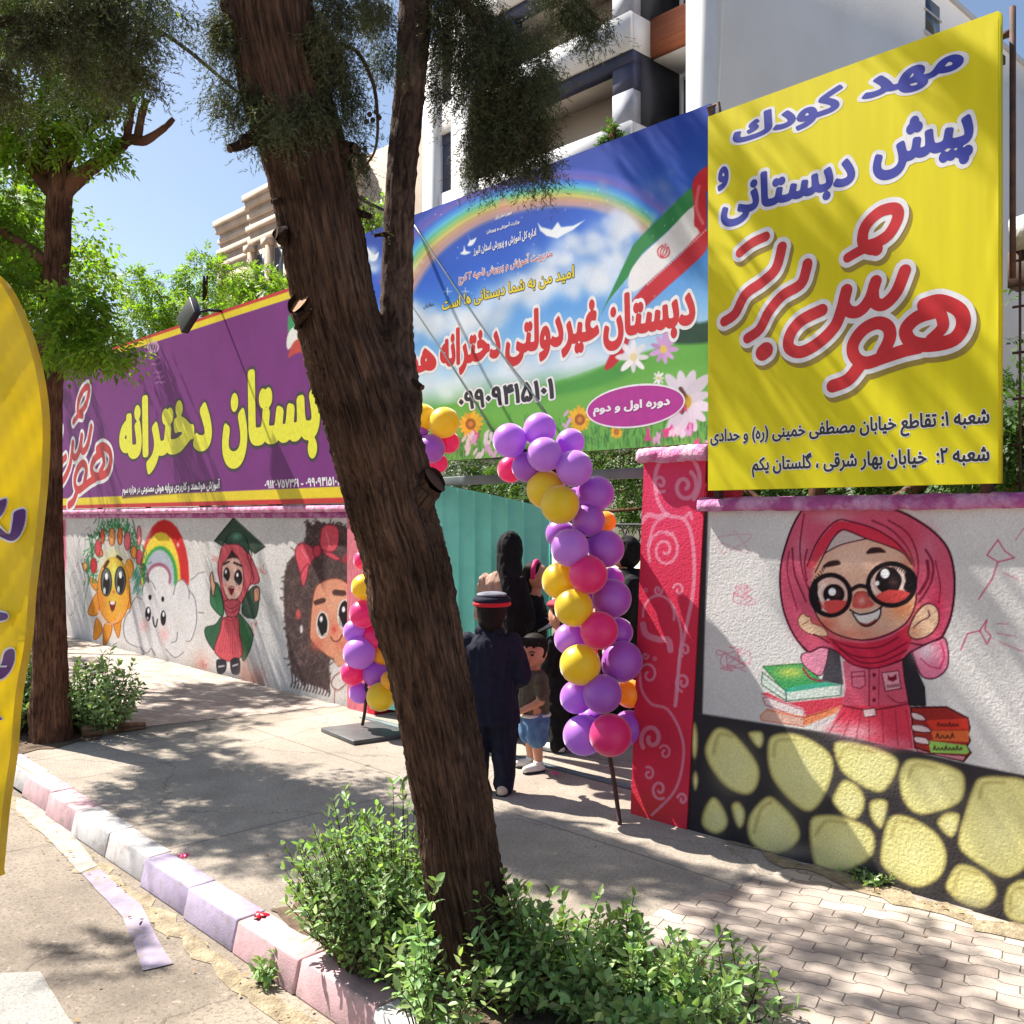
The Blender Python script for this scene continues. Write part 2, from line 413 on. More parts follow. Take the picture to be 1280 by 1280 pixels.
M['blue_ink'] = flat('blue_ink', (44, 52, 158)); M['white_ink'] = flat('white_ink', (228, 226, 228)); M['red_ink'] = flat('red_ink', (196, 14, 24))
M['black_ink'] = flat('black_ink', (28, 24, 36)); M['yel_ink'] = flat('yellow_ink', (228, 224, 40)); M['dark_out'] = flat('dark_outline_ink', (48, 30, 40))
M['mag_ink'] = flat('magenta_ink', (170, 34, 140)); M['gold_ink'] = flat('gold_ink', (226, 206, 30)); M['shadow_ink'] = flat('grey_brown_ink', (150, 128, 40))
M['brick'] = None
def ground_mat(name, c1, c2, c3, crack, joints=None, grit=70., seed=0.):
    m = bpy.data.materials.new(name); m.use_nodes = True; N = m.node_tree.nodes; L = m.node_tree.links; b = N['Principled BSDF']; b.inputs['Roughness'].default_value = .95; b.inputs['Specular IOR Level'].default_value = .2
    g = N.new('ShaderNodeNewGeometry'); mp = N.new('ShaderNodeMapping'); mp.inputs['Location'].default_value = (seed, seed*.7, 0); L.new(g.outputs['Position'], mp.inputs[0]); co = mp.outputs[0]
    def noise(s, d=6): t = N.new('ShaderNodeTexNoise'); t.inputs['Scale'].default_value = s; t.inputs['Detail'].default_value = d; t.inputs['Roughness'].default_value = .65; L.new(co, t.inputs['Vector']); return t
    def rng_(f, a, b_, c=0., d=1.): r = N.new('ShaderNodeMapRange'); L.new(f, r.inputs[0]); r.inputs[1].default_value = a; r.inputs[2].default_value = b_; r.inputs[3].default_value = c; r.inputs[4].default_value = d; return r.outputs[0]
    def mix(f, a, b_, bt='MIX'):
        x = N.new('ShaderNodeMix'); x.data_type = 'RGBA'; x.blend_type = bt; L.new(f, x.inputs[0])
        for k, v in ((6, a), (7, b_)):
            if isinstance(v, tuple): x.inputs[k].default_value = (*v, 1)
            else: L.new(v, x.inputs[k])
        return x.outputs[2]
    c = mix(rng_(noise(1.1).outputs['Fac'], .38, .62), c1, c2); c = mix(rng_(noise(.45, 3).outputs['Fac'], .5, .6, 0, .6), c, c3)
    c = mix(rng_(noise(grit, 2).outputs['Fac'], .5, .72, 0, .75), c, tuple(x*.55 for x in c2)); c = mix(rng_(noise(grit*.6, 2).outputs['Fac'], .62, .75, 0, .7), c, tuple(min(.9, x*1.35) for x in c1))
    c = mix(rng_(noise(5., 8).outputs['Fac'], .56, .74, 0, .5), c, tuple(x*.7 for x in c2))
    w = noise(2.2, 4); va = N.new('ShaderNodeVectorMath'); va.operation = 'MULTIPLY_ADD'; va.inputs[1].default_value = (.5, .5, 0); L.new(w.outputs['Color'], va.inputs[0]); L.new(co, va.inputs[2])
    v = N.new('ShaderNodeTexVoronoi'); v.feature = 'DISTANCE_TO_EDGE'; v.inputs['Scale'].default_value = .62; L.new(va.outputs[0], v.inputs['Vector'])
    cr = rng_(v.outputs['Distance'], .0, .008, crack, 0.); c = mix(cr, c, tuple(x*.3 for x in c2)); hgt = cr
    if joints:
        t = N.new('ShaderNodeTexBrick'); t.inputs['Scale'].default_value = 1; t.inputs['Brick Width'].default_value = joints[0]; t.inputs['Row Height'].default_value = joints[1]; t.inputs['Mortar Size'].default_value = .008; t.offset = .0; L.new(co, t.inputs['Vector']); c = mix(rng_(t.outputs['Fac'], 0, 1, 0, .6), c, tuple(x*.45 for x in c2))
    L.new(c, b.inputs['Base Color'])
    f = noise(130., 3); s_ = N.new('ShaderNodeMath'); s_.operation = 'SUBTRACT'; L.new(f.outputs['Fac'], s_.inputs[0]); L.new(hgt, s_.inputs[1])
    bn = N.new('ShaderNodeBump'); bn.inputs['Strength'].default_value = .75; bn.inputs['Distance'].default_value = .006; L.new(s_.outputs[0], bn.inputs['Height']); L.new(bn.outputs[0], b.inputs['Normal'])
    return m
M['walk'] = ground_mat('worn_concrete', rgb(182, 169, 154), rgb(152, 140, 127), rgb(164, 153, 141), .4, (2.4, 1.9))
M['road'] = ground_mat('old_asphalt', rgb(150, 138, 124), rgb(120, 110, 99), rgb(166, 154, 138), .45, None, 60., 3.)
M['slab'] = ground_mat('grey_slab', rgb(160, 156, 150), rgb(142, 138, 134), rgb(150, 148, 144), .2, None, 90., 7.)

# ---------------------------------------------------------------- ground, road, pavement
S = 'structure'
def sheet(name, x0, y0, x1, y1, z, m):
    return tag(mobj(name, [(x0, y0, z), (x1, y0, z), (x1, y1, z), (x0, y1, z)], [np.array([(0, 1, 2, 3)])], m), kind=S)
def wavy(name, poly, z, m, amp=.02, k=6, parent=None):
    P = np.array(poly, float); out = []
    for a, b in zip(P, np.roll(P, -1, 0)):
        n = max(2, int(np.linalg.norm(b-a)/.08))
        for t in np.arange(n)/n: out.append(a+(b-a)*t+rng.normal(0, amp, 2)*(1 if t else .3))
    V = [(p[0], p[1], z) for p in out]
    return tag(mobj(name, V, [list(range(len(V)))], m, parent), kind=S)
RZ = -.13
sheet('ground', -500, -300, 500, 600, -.16, M['ground'])
sheet('road', -80, -40, 60, 2.0, RZ, M['road'])
b_ = MB(); b_.box(-40, 2.05, -.15, 25, 13, 0); tag(b_.obj('sidewalk', M['walk']), kind=S)

def paver_mat():
    m = bpy.data.materials.new('interlocking_pavers'); m.use_nodes = True; N = m.node_tree.nodes; L = m.node_tree.links; b = N['Principled BSDF']
    g = N.new('ShaderNodeNewGeometry'); sp = N.new('ShaderNodeSeparateXYZ'); L.new(g.outputs['Position'], sp.inputs[0])
    def mth(op, a, b_=None):
        n = N.new('ShaderNodeMath'); n.operation = op
        for i, v in enumerate((a, b_)):
            if v is None: continue
            if isinstance(v, (int, float)): n.inputs[i].default_value = v
            else: L.new(v, n.inputs[i])
        return n.outputs[0]
    ang = .30
    X = mth('ADD', mth('MULTIPLY', sp.outputs[0], math.cos(ang)), mth('MULTIPLY', sp.outputs[1], math.sin(ang)))
    Y = mth('SUBTRACT', mth('MULTIPLY', sp.outputs[1], math.cos(ang)), mth('MULTIPLY', sp.outputs[0], math.sin(ang)))
    # stepped zigzag edges of the interlocking blocks
    sx = mth('MULTIPLY', mth('SINE', mth('MULTIPLY', X, 2*math.pi/.18)), 3.0); sx = mth('MINIMUM', mth('MAXIMUM', sx, -1.), 1.)
    sy = mth('MULTIPLY', mth('SINE', mth('MULTIPLY', Y, 2*math.pi/.184)), 3.0); sy = mth('MINIMUM', mth('MAXIMUM', sy, -1.), 1.)
    co = N.new('ShaderNodeCombineXYZ'); L.new(mth('ADD', X, mth('MULTIPLY', sy, .010)), co.inputs[0]); L.new(mth('ADD', Y, mth('MULTIPLY', sx, .010)), co.inputs[1])
    nd = N.new('ShaderNodeTexNoise'); nd.inputs['Scale'].default_value = 4; L.new(g.outputs['Position'], nd.inputs['Vector'])
    va = N.new('ShaderNodeVectorMath'); va.operation = 'MULTIPLY_ADD'; va.inputs[1].default_value = (.02, .02, 0); L.new(nd.outputs['Color'], va.inputs[0]); L.new(co.outputs[0], va.inputs[2])
    t = N.new('ShaderNodeTexBrick'); t.inputs['Scale'].default_value = 1; t.inputs['Brick Width'].default_value = .18; t.inputs['Row Height'].default_value = .092
    t.inputs['Mortar Size'].default_value = .0034; t.inputs['Mortar Smooth'].default_value = .8; t.offset = .5
    t.inputs['Color1'].default_value = (*rgb(186, 173, 161), 1); t.inputs['Color2'].default_value = (*rgb(158, 144, 134), 1); t.inputs['Mortar'].default_value = (*rgb(104, 92, 82), 1)
    L.new(va.outputs[0], t.inputs['Vector'])
    n = N.new('ShaderNodeTexNoise'); n.inputs['Scale'].default_value = 2.2; n.inputs['Detail'].default_value = 8; L.new(g.outputs['Position'], n.inputs['Vector'])
    r = N.new('ShaderNodeMapRange'); r.inputs[1].default_value = .3; r.inputs[2].default_value = .7; r.inputs[3].default_value = .8; r.inputs[4].default_value = 1.08; L.new(n.outputs['Fac'], r.inputs[0])
    x = N.new('ShaderNodeMix'); x.data_type = 'RGBA'; x.blend_type = 'MULTIPLY'; x.inputs[0].default_value = 1; L.new(t.outputs['Color'], x.inputs[6]); L.new(r.outputs[0], x.inputs[7]); L.new(x.outputs[2], b.inputs['Base Color'])
    f = N.new('ShaderNodeTexNoise'); f.inputs['Scale'].default_value = 120; L.new(g.outputs['Position'], f.inputs['Vector'])
    hh = mth('ADD', mth('MULTIPLY', mth('SUBTRACT', 1., t.outputs['Fac']), 1.), mth('MULTIPLY', f.outputs['Fac'], .5))
    bn = N.new('ShaderNodeBump'); bn.inputs['Strength'].default_value = .7; bn.inputs['Distance'].default_value = .008; L.new(hh, bn.inputs['Height']); L.new(bn.outputs[0], b.inputs['Normal'])
    b.inputs['Roughness'].default_value = .92
    return m
M['brick'] = paver_mat()
wavy('paved_path', [(-2.45, 4.29), (-2.55, 3.5), (-2.7, 2.09), (20, 2.09), (20, 4.29)], .004, M['brick'], .025)
wavy('paved_path', [(-7.4, 4.84), (-7.75, 3.1), (-7.9, 2.09), (-40, 2.09), (-40, 4.84)], .004, M['brick'], .02)
wavy('planting_soil', [(-3.75, 2.09), (-3.6, 2.55), (-2.9, 2.75), (-2.2, 2.62), (-1.6, 2.45), (3, 2.5), (3, 2.09)], .006, M['soil'], .03)
wavy('planting_soil', [(-7.5, 2.09), (-7.55, 2.75), (-8, 3.0), (-20, 2.9), (-20, 2.09)], .006, M['soil'], .03)
# dirt gathered along the foot of the wall
wavy('planting_soil', [(-2.9, 4.27), (-1.9, 4.12), (-.9, 4.13), (1, 4.2), (1, 4.27)], .008, M['mortar'], .04)

# kerb: painted stones on a mortar haunch
kerb = thing('kerb', (0, 1.99, RZ), None, None); kerb['kind'] = S
xb = [-13.3, -12.8, -12.3, -11.8, -11.3, -10.8, -10.3, -9.8, -9.3, -8.8, -8.3, -7.8, -7.3, -6.82, -6.29, -5.8, -5.27, -4.75, -4.23, -3.75, -3.25, -2.75, -2.25, -1.75, -1.25, -.75, -.25, .25, .75]
kc = {-3.75: 'pink', -3.25: 'pink', -2.75: 'white', -2.25: 'white', -1.75: 'lilac', -1.25: 'lilac', -4.23: 'lilac', -4.75: 'lilac', -5.27: 'white', -5.8: 'white', -6.29: 'pink', -6.82: 'pink', -7.3: 'white', -7.8: 'lilac', -8.3: 'lilac'}
for a, b in zip(xb[:-1], xb[1:]):
    kcol = kc.get(a, ('pink', 'white', 'lilac')[int(abs(a)) % 3]); m_ = MB(); j = rng.normal(0, .008, 4)
    off = .10*max(0, (-a-4.5)/3.2) if a > -8 else .11
    y0, y1 = 1.915+off+j[0], 2.075+off
    m_.hexa([(a+.003, y0, RZ), (b-.003, y0, RZ), (b-.003, y1, RZ), (a+.003, y1, RZ), (a+.003, y0+.03, .004+j[1]*.4), (b-.003, y0+.03, .004+j[1]*.4), (b-.003, y1, .006), (a+.003, y1, .006)])
    o = m_.obj('kerb_stone', M['kerb_'+kcol], kerb, bevel=.010); o['label'] = {'pink': 'pale pink painted kerb stone', 'white': 'white painted kerb stone', 'lilac': 'lilac painted kerb stone'}[kcol]
wavy('gutter', [(-13, 1.99), (-7.9, 1.99), (-4.2, 1.87), (-3.2, 1.86), (2, 1.86), (2, 1.70), (-3.2, 1.77), (-5, 1.80), (-8, 1.88), (-13, 1.88)], RZ+.003, M['mortar'], .018)
def ghost(name, pts, m, amp=.0015, dz=.005):
    return wavy(name, [G(px, py, RZ+dz)[:2] for px, py in pts], RZ+dz, m, amp)
ghost('gutter_strip', [(20, 996), (66, 1009), (122, 1082), (100, 1091), (60, 1048), (20, 1012)], M['strip_white'])
ghost('gutter_strip', [(102, 1092), (126, 1086), (156, 1115), (176, 1130), (196, 1172), (217, 1204), (178, 1213), (166, 1176), (153, 1146)], M['strip_lilac'])
ghost('road_slab', [(-80, 1219), (50, 1214), (120, 1330), (-120, 1400)], M['slab'], .003)

# ---------------------------------------------------------------- right wall: stucco, mural, painted stones
DR, DL = 4.30, 4.85
XR = W(880, 800, DR)[0]; XRE = 6.0; WH = 1.79
rw = thing('boundary_wall', (XR, DR, 0), 'white stucco wall painted with a girl in glasses and yellow stones', 'wall')
pw = Paint(XR-.16, -1.05, 0, WH, DR, .0046, (212, 208, 205))
BK = (56, 52, 55)
pw.tr(860, 820, .328125)
pw.fill([(-60, 205), (20, 215), (300, 258), (600, 303), (850, 358), (1050, 408), (1280, 455), (1700, 560), (1700, 1500), (-60, 900)], BK, 3, sm=False)
pw.tr(0, 0, 1).fill([(846, 600), (888, 600), (885, 640), (878, 893), (846, 893)], BK, 2.5, sm=False)
pw.tr(860, 820, .328125)
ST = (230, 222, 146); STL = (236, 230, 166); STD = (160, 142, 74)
stones = [[(75, 320), (110, 275), (160, 285), (215, 340), (268, 420), (265, 490), (225, 528), (150, 500), (90, 430), (65, 370)], [(230, 295), (280, 290), (283, 330), (268, 348)],
 [(305, 330), (330, 300), (400, 295), (480, 325), (545, 380), (550, 450), (510, 550), (460, 592), (400, 560), (330, 480), (305, 410)],
 [(555, 340), (600, 325), (700, 345), (790, 385), (798, 430), (760, 500), (720, 518), (640, 480), (580, 430)], [(555, 530), (590, 475), (640, 490), (672, 540), (665, 590), (630, 622), (580, 590), (553, 560)],
 [(692, 560), (730, 545), (760, 560), (750, 610), (735, 655), (700, 620)], [(820, 410), (860, 390), (950, 405), (1040, 440), (1055, 500), (1030, 560), (940, 595), (870, 600), (820, 550), (805, 470)],
 [(1090, 490), (1120, 462), (1200, 460), (1300, 490), (1330, 700), (1290, 800), (1210, 845), (1120, 800), (1040, 740), (1032, 680), (1060, 580)], [(950, 630), (980, 600), (1030, 600), (1030, 640), (1005, 690), (965, 660)],
 [(60, 590), (90, 540), (120, 555), (150, 620), (140, 660), (100, 675), (55, 645)], [(165, 575), (190, 555), (215, 590), (210, 640), (190, 650)],
 [(230, 620), (270, 560), (310, 535), (350, 560), (410, 630), (425, 690), (380, 740), (300, 750), (235, 700)], [(465, 630), (520, 605), (600, 615), (690, 655), (712, 710), (690, 770), (600, 820), (510, 810), (475, 770)],
 [(755, 640), (790, 605), (860, 620), (950, 680), (985, 760), (960, 840), (880, 880), (800, 850), (740, 800), (735, 740)], [(990, 850), (1030, 795), (1100, 810), (1165, 870), (1170, 920), (1120, 960), (1040, 940), (985, 890)],
 [(1205, 930), (1230, 870), (1300, 860), (1340, 1000), (1280, 1020), (1215, 990)], [(14, 290), (25, 255), (36, 300), (34, 360), (24, 388), (14, 350)], [(18, 470), (28, 440), (38, 470), (28, 510)]]
for q in stones:
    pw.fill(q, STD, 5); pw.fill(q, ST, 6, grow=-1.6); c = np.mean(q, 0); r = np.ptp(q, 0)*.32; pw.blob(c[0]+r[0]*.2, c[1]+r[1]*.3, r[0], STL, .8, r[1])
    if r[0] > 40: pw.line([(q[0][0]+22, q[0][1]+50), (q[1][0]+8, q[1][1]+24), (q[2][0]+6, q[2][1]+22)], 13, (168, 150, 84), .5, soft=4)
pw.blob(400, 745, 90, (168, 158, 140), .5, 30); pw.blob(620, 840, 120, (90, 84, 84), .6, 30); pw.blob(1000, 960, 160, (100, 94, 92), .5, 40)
OUT = (66, 16, 34)
# books, skirt and torso
pw.fill([(285, 40), (440, 28), (520, 105), (370, 135)], (70, 158, 92), 2, sm=False, outline=(36, 92, 56)); pw.blob(390, 62, 55, (196, 206, 96), .9, 22)
pw.fill([(283, 62), (372, 132), (585, 108), (582, 150), (375, 172), (280, 108)], (206, 216, 206), 1.5, sm=False, outline=(48, 84, 62)); pw.line([(372, 132), (375, 172)], 5, (48, 84, 62))
pw.line([(285, 85), (372, 152)], 3, (120, 150, 130)); pw.fill([(372, 122), (520, 98), (585, 108), (372, 140)], (70, 170, 140), 1.5, sm=False)
pw.fill([(278, 145), (300, 138), (380, 178), (600, 155), (590, 190), (450, 235), (440, 200)], (206, 66, 84), 2, sm=False); pw.fill([(285, 160), (300, 156), (445, 208), (440, 232), (400, 226), (295, 186)], (220, 206, 204), 1.5, sm=False, outline=(190, 66, 86))
pw.fill([(300, 200), (440, 232), (590, 186), (560, 220), (450, 265), (290, 228)], (224, 134, 92), 2, sm=False); pw.fill([(275, 228), (300, 205), (440, 236), (440, 268), (280, 245)], (220, 176, 158), 1.5, sm=False, outline=(206, 110, 84))
pw.line([(440, 236), (540, 206)], 4, (150, 70, 50))
pw.fill([(590, 180), (845, 180), (862, 355), (800, 352), (700, 326), (600, 300), (520, 282), (560, 240)], (212, 60, 82), 4, sm=False); pw.blob(640, 290, 80, (226, 178, 186), .8, 34); pw.blob(790, 335, 80, (216, 120, 140), .7, 24); pw.blob(540, 268, 40, (224, 190, 192), .8, 22)
for x0, x1 in ((600, 530), (630, 590), (660, 640), (690, 690), (740, 745), (790, 800), (830, 852)): pw.line([(x0, 205), (x1, 300+(x1-530)*.15)], 5, (150, 40, 60), .6)
pw.fill([(590, 20), (835, 10), (845, 185), (588, 190), (600, 120)], (206, 84, 108), 2, sm=False); pw.blob(640, 60, 50, (220, 130, 155), .7); pw.line([(592, 190), (700, 205), (846, 180)], 6, (110, 24, 44)); pw.line([(690, 30), (690, 190)], 5, (120, 26, 50)); pw.line([(728, 40), (726, 190)], 4, (150, 40, 70))
for yy in (72, 122, 168): pw.ell(709, yy, 7, 8, (120, 26, 50))
pw.fill([(622, 62), (672, 58), (676, 112), (652, 124), (626, 116)], (212, 110, 134), 1.2, sm=False, outline=(130, 30, 58)); pw.line([(622, 80), (675, 76)], 4, (130, 30, 58))
pw.fill([(738, 64), (802, 56), (812, 124), (752, 134)], (220, 150, 165), 1.2, sm=False, outline=(90, 20, 40)); pw.fill([(760, 70), (770, 80), (782, 78), (794, 66), (796, 88), (780, 98), (762, 92)], (120, 24, 44), 1.2, sm=False)
for i in range(6): pw.line([(760+i*8, 112-i), (763+i*8, 120-i)], 4, (60, 20, 30))
pw.line([(760, 150), (800, 178), (846, 170)], 4, (120, 28, 50)); pw.fill([(665, 205), (712, 198), (718, 226), (672, 235)], (226, 196, 196), 1.3, sm=False, outline=(110, 30, 44))
pw.fill([(848, 196), (985, 194), (1066, 236), (1074, 275), (1066, 300), (1076, 322), (1062, 345), (1078, 368), (1050, 402), (865, 350)], (150, 44, 40), 1.5, sm=False, outline=(50, 12, 20), ow=2)
pw.fill([(905, 245), (1066, 238), (1070, 280), (930, 282)], (206, 60, 46), 1.5, sm=False); pw.fill([(925, 285), (1070, 284), (1070, 328), (935, 322)], (214, 102, 56), 1.5, sm=False); pw.fill([(915, 322), (1060, 340), (1072, 366), (1060, 374), (925, 368)], (146, 192, 92), 1.5, sm=False)
for a in ([(852, 215), (890, 225), (905, 246), (860, 240)], [(856, 262), (905, 268), (925, 290), (862, 286)], [(862, 308), (905, 312), (918, 336), (870, 330)]): pw.fill(a, (214, 190, 190), 1.3, outline=(60, 14, 26))
pw.fill([(868, 350), (925, 370), (1060, 380), (1050, 400), (875, 364)], (206, 130, 140), 1.3, sm=False, outline=(50, 12, 20))
def scrib(x, y, w, n, s=9):                       # the brush-written words on the book spines
    pts = []
    for i in range(n): pts += [(x+w*i/n, y+s*.5), (x+w*(i+.3)/n, y-s*(.9 if i % 3 == 0 else .3)), (x+w*(i+.6)/n, y+s*.4)]
    pw.line(pts, 4.5, (56, 26, 26), .9)
scrib(950, 262, 85, 6); scrib(945, 306, 75, 4, 12); scrib(935, 352, 115, 8, 10)
# the girl
pw.tr(960, 620, .203125)
pw.fill([(370, 940), (440, 960), (465, 1160), (330, 1140), (350, 1050)], (74, 70, 76), 1.5, sm=False)
pw.fill([(825, 985), (880, 970), (920, 1080), (965, 1180), (970, 1290), (870, 1290), (840, 1130)], (46, 42, 48), 1.5, sm=False, outline=(26, 18, 24))
pw.fill([(280, 850), (370, 870), (365, 1000), (330, 1100), (280, 1090), (220, 1040), (205, 980), (270, 940)], (222, 140, 165), 1.5, outline=OUT); pw.line([(215, 1060), (260, 1120), (330, 1140)], 12, (150, 40, 70))
pw.fill([(890, 900), (1070, 865), (1110, 960), (1100, 1060), (1030, 1120), (950, 1110), (900, 1000)], (218, 120, 150), 1.5, outline=OUT, ow=1.8); pw.blob(970, 950, 70, (232, 206, 214), .9); pw.line([(940, 1000), (1000, 1050), (1060, 1060)], 7, (170, 40, 80)); pw.line([(1060, 900), (1085, 980), (1060, 1060)], 12, (196, 46, 86), .8)
pw.fill([(250, 45), (350, 38), (500, 38), (650, 50), (800, 90), (920, 150), (1030, 230), (1110, 330), (1145, 470), (1145, 620), (1120, 760), (1070, 870), (1000, 900), (880, 960), (820, 1010), (700, 1050), (600, 1055), (500, 1020), (430, 960), (330, 930), (250, 960), (190, 900), (140, 820), (95, 700), (75, 560), (80, 420), (110, 300), (150, 190), (200, 100)], (204, 86, 112), 2, outline=OUT, ow=2.0)
pw.blob(400, 130, 120, (206, 146, 160), .8, 44); pw.blob(980, 310, 60, (204, 120, 140), .7, 110); pw.blob(1040, 690, 44, (190, 40, 76), .8, 130); pw.blob(160, 690, 34, (212, 84, 118), .8, 120); pw.blob(200, 320, 44, (206, 130, 148), .6, 90); pw.blob(860, 240, 130, (196, 60, 84), .5, 80)
pw.line([(250, 45), (350, 38), (500, 38), (650, 50), (800, 90), (920, 150), (1030, 230), (1110, 330), (1145, 470), (1145, 620), (1120, 760), (1070, 870)], 14, OUT)
pw.line([(250, 45), (200, 100), (150, 190), (110, 300), (80, 420), (75, 560), (95, 700), (140, 820), (190, 900), (240, 950)], 10, OUT)
FD = (112, 22, 46)
for q, w in (([(222, 110), (197, 300), (210, 450), (248, 570)], 9), ([(640, 150), (760, 210), (860, 320), (900, 430)], 10), ([(740, 150), (850, 220), (910, 330), (925, 450), (905, 560)], 10), ([(150, 320), (165, 480), (235, 650)], 10), ([(970, 330), (1015, 420), (1000, 540), (930, 650)], 14), ([(1030, 400), (1060, 550), (1050, 660)], 8), ([(240, 330), (225, 420), (240, 520)], 10), ([(980, 400), (985, 500), (930, 600)], 20), ([(130, 340), (120, 480), (180, 700)], 7)): pw.line(q, w, FD, .85)
pw.fill([(420, 155), (520, 162), (680, 205), (800, 285), (885, 395), (850, 372), (740, 300), (600, 262), (450, 215), (400, 245), (330, 370), (270, 450), (240, 440), (310, 280)], (206, 52, 74), 2, sm=False)
pw.line([(240, 430), (310, 270), (420, 153), (520, 160), (650, 200), (770, 270), (850, 350), (885, 400)], 8, OUT)
pw.fill([(350, 860), (450, 890), (600, 905), (750, 870), (865, 795), (900, 840), (860, 940), (800, 1010), (700, 1050), (600, 1058), (500, 1020), (420, 950)], (202, 44, 72), 2)
for q in ([(400, 900), (520, 980), (680, 990), (860, 900)], [(440, 940), (560, 1020), (700, 1020), (850, 950)], [(380, 880), (520, 930), (680, 930), (800, 870)], [(430, 960), (500, 1025), (600, 1058), (700, 1052), (820, 1005)]): pw.line(q, 9, FD, .9)
SK = (218, 172, 148)
pw.fill([(265, 520), (300, 420), (350, 350), (450, 300), (600, 265), (720, 300), (830, 350), (885, 420), (905, 560), (905, 660), (880, 740), (820, 800), (720, 850), (600, 880), (500, 880), (420, 855), (340, 800), (290, 730), (260, 620)], SK, 1.6)
pw.blob(350, 790, 80, (206, 90, 74), .75, 50); pw.blob(520, 850, 150, (206, 110, 92), .6, 40); pw.blob(830, 690, 90, (216, 128, 78), .75, 70); pw.blob(520, 390, 120, (226, 190, 170), .7, 70); pw.blob(860, 420, 40, (206, 120, 90), .6, 80); pw.blob(290, 480, 30, (200, 130, 110), .6, 90)
pw.fill([(350, 350), (400, 260), (465, 208), (600, 262), (450, 300)], (196, 178, 172), 1.4, sm=False); pw.line([(290, 470), (350, 350), (400, 262), (465, 208), (600, 260), (720, 300), (830, 350), (885, 420)], 8, OUT); pw.line([(350, 352), (450, 300), (600, 264)], 7, OUT)
pw.line([(250, 560), (270, 660), (320, 770), (400, 840), (520, 880), (640, 882), (760, 842), (850, 780), (900, 690), (915, 600)], 9, OUT)
K = (30, 22, 26)
for cx, cy, rx, ry in ((385, 610, 118, 122), (760, 545, 140, 126)): pw.ell(cx, cy, rx, ry, (214, 176, 162), outline=K, ow=5)
pw.fill([(870, 440), (915, 500), (905, 590), (850, 590), (830, 540), (845, 470)], K, 2); pw.fill([(262, 560), (300, 510), (310, 600), (330, 700), (280, 660)], K, 2)
pw.fill([(310, 640), (350, 700), (420, 740), (490, 690), (490, 650), (420, 660), (370, 700)], (206, 70, 72), 1.5); pw.fill([(660, 625), (740, 575), (850, 588), (870, 615), (790, 655), (700, 652)], (208, 72, 72), 1.5)
pw.ell(405, 605, 66, 64, K); pw.ell(742, 520, 82, 84, K); pw.blob(425, 600, 24, (84, 56, 54), .8); pw.blob(770, 530, 28, (84, 56, 54), .8)
pw.line([(345, 545), (315, 590), (330, 640)], 18, (226, 204, 200)); pw.line([(800, 450), (836, 510), (820, 565)], 20, (226, 200, 192)); pw.line([(640, 480), (632, 530), (660, 590)], 14, (226, 204, 200))
pw.ell(395, 590, 23, 24, (238, 238, 240)); pw.ell(370, 645, 12, 13, (230, 226, 226)); pw.ell(720, 478, 27, 29, (238, 238, 240)); pw.ell(672, 537, 13, 15, (230, 226, 226))
pw.fill([(345, 655), (410, 640), (490, 650), (500, 690), (430, 730), (370, 712)], (206, 74, 74), 1.5); pw.fill([(662, 628), (740, 578), (850, 590), (868, 618), (790, 655), (700, 652)], (208, 74, 72), 1.5)
pw.ring(385, 610, 122, 126, 26, K); pw.ring(760, 545, 144, 130, 28, K); pw.line([(500, 585), (560, 553), (612, 562)], 26, K)
for i in range(7): pw.line([(300+i*8, 545-i*16), (268+i*13, 530-i*17)], 7, K, .9)
for i in range(8): pw.line([(765+i*14, 435+i*7), (772+i*15, 405+i*8)], 7, K, .9)
pw.fill([(525, 620), (550, 592), (600, 590), (625, 630), (655, 670), (600, 692), (560, 692), (520, 682)], (196, 84, 78), 2); pw.blob(577, 645, 22, (222, 160, 150), .9); pw.line([(530, 620), (548, 594), (600, 590), (620, 620)], 5, (110, 34, 34))
pw.fill([(335, 440), (370, 405), (430, 395), (446, 420), (400, 432)], (60, 36, 36), 1.5); pw.fill([(605, 355), (632, 320), (690, 317), (726, 347), (680, 350)], (60, 36, 36), 1.5)
pw.fill([(515, 715), (600, 722), (695, 683), (690, 740), (650, 782), (600, 800), (550, 770)], (224, 216, 212), 1.3); pw.fill([(545, 770), (610, 785), (665, 755), (650, 785), (600, 802)], (150, 60, 60), 1.4)
pw.line([(505, 700), (560, 728), (640, 716), (700, 682)], 11, K); pw.line([(520, 722), (560, 780), (600, 802), (650, 785), (688, 740), (694, 690)], 10, K)
HS = (222, 184, 152); HO = (120, 56, 44)
pw.fill([(185, 760), (215, 722), (240, 742), (262, 745), (270, 780), (340, 810), (365, 862), (260, 850), (200, 810)], HS, 1.4, outline=HO)
pw.line([(215, 790), (250, 770)], 5, HO); pw.fill([(865, 830), (900, 740), (960, 670), (1020, 670), (1050, 720), (1045, 790), (1000, 850), (930, 880), (880, 870)], HS, 1.4, outline=OUT, ow=1.8); pw.line([(895, 810), (940, 770), (992, 742), (985, 705)], 8, OUT); pw.blob(900, 840, 40, (206, 120, 92), .5)
pw.line([(280, 850), (340, 880), (375, 905)], 8, OUT); pw.line([(880, 905), (960, 915), (1060, 870)], 8, OUT)
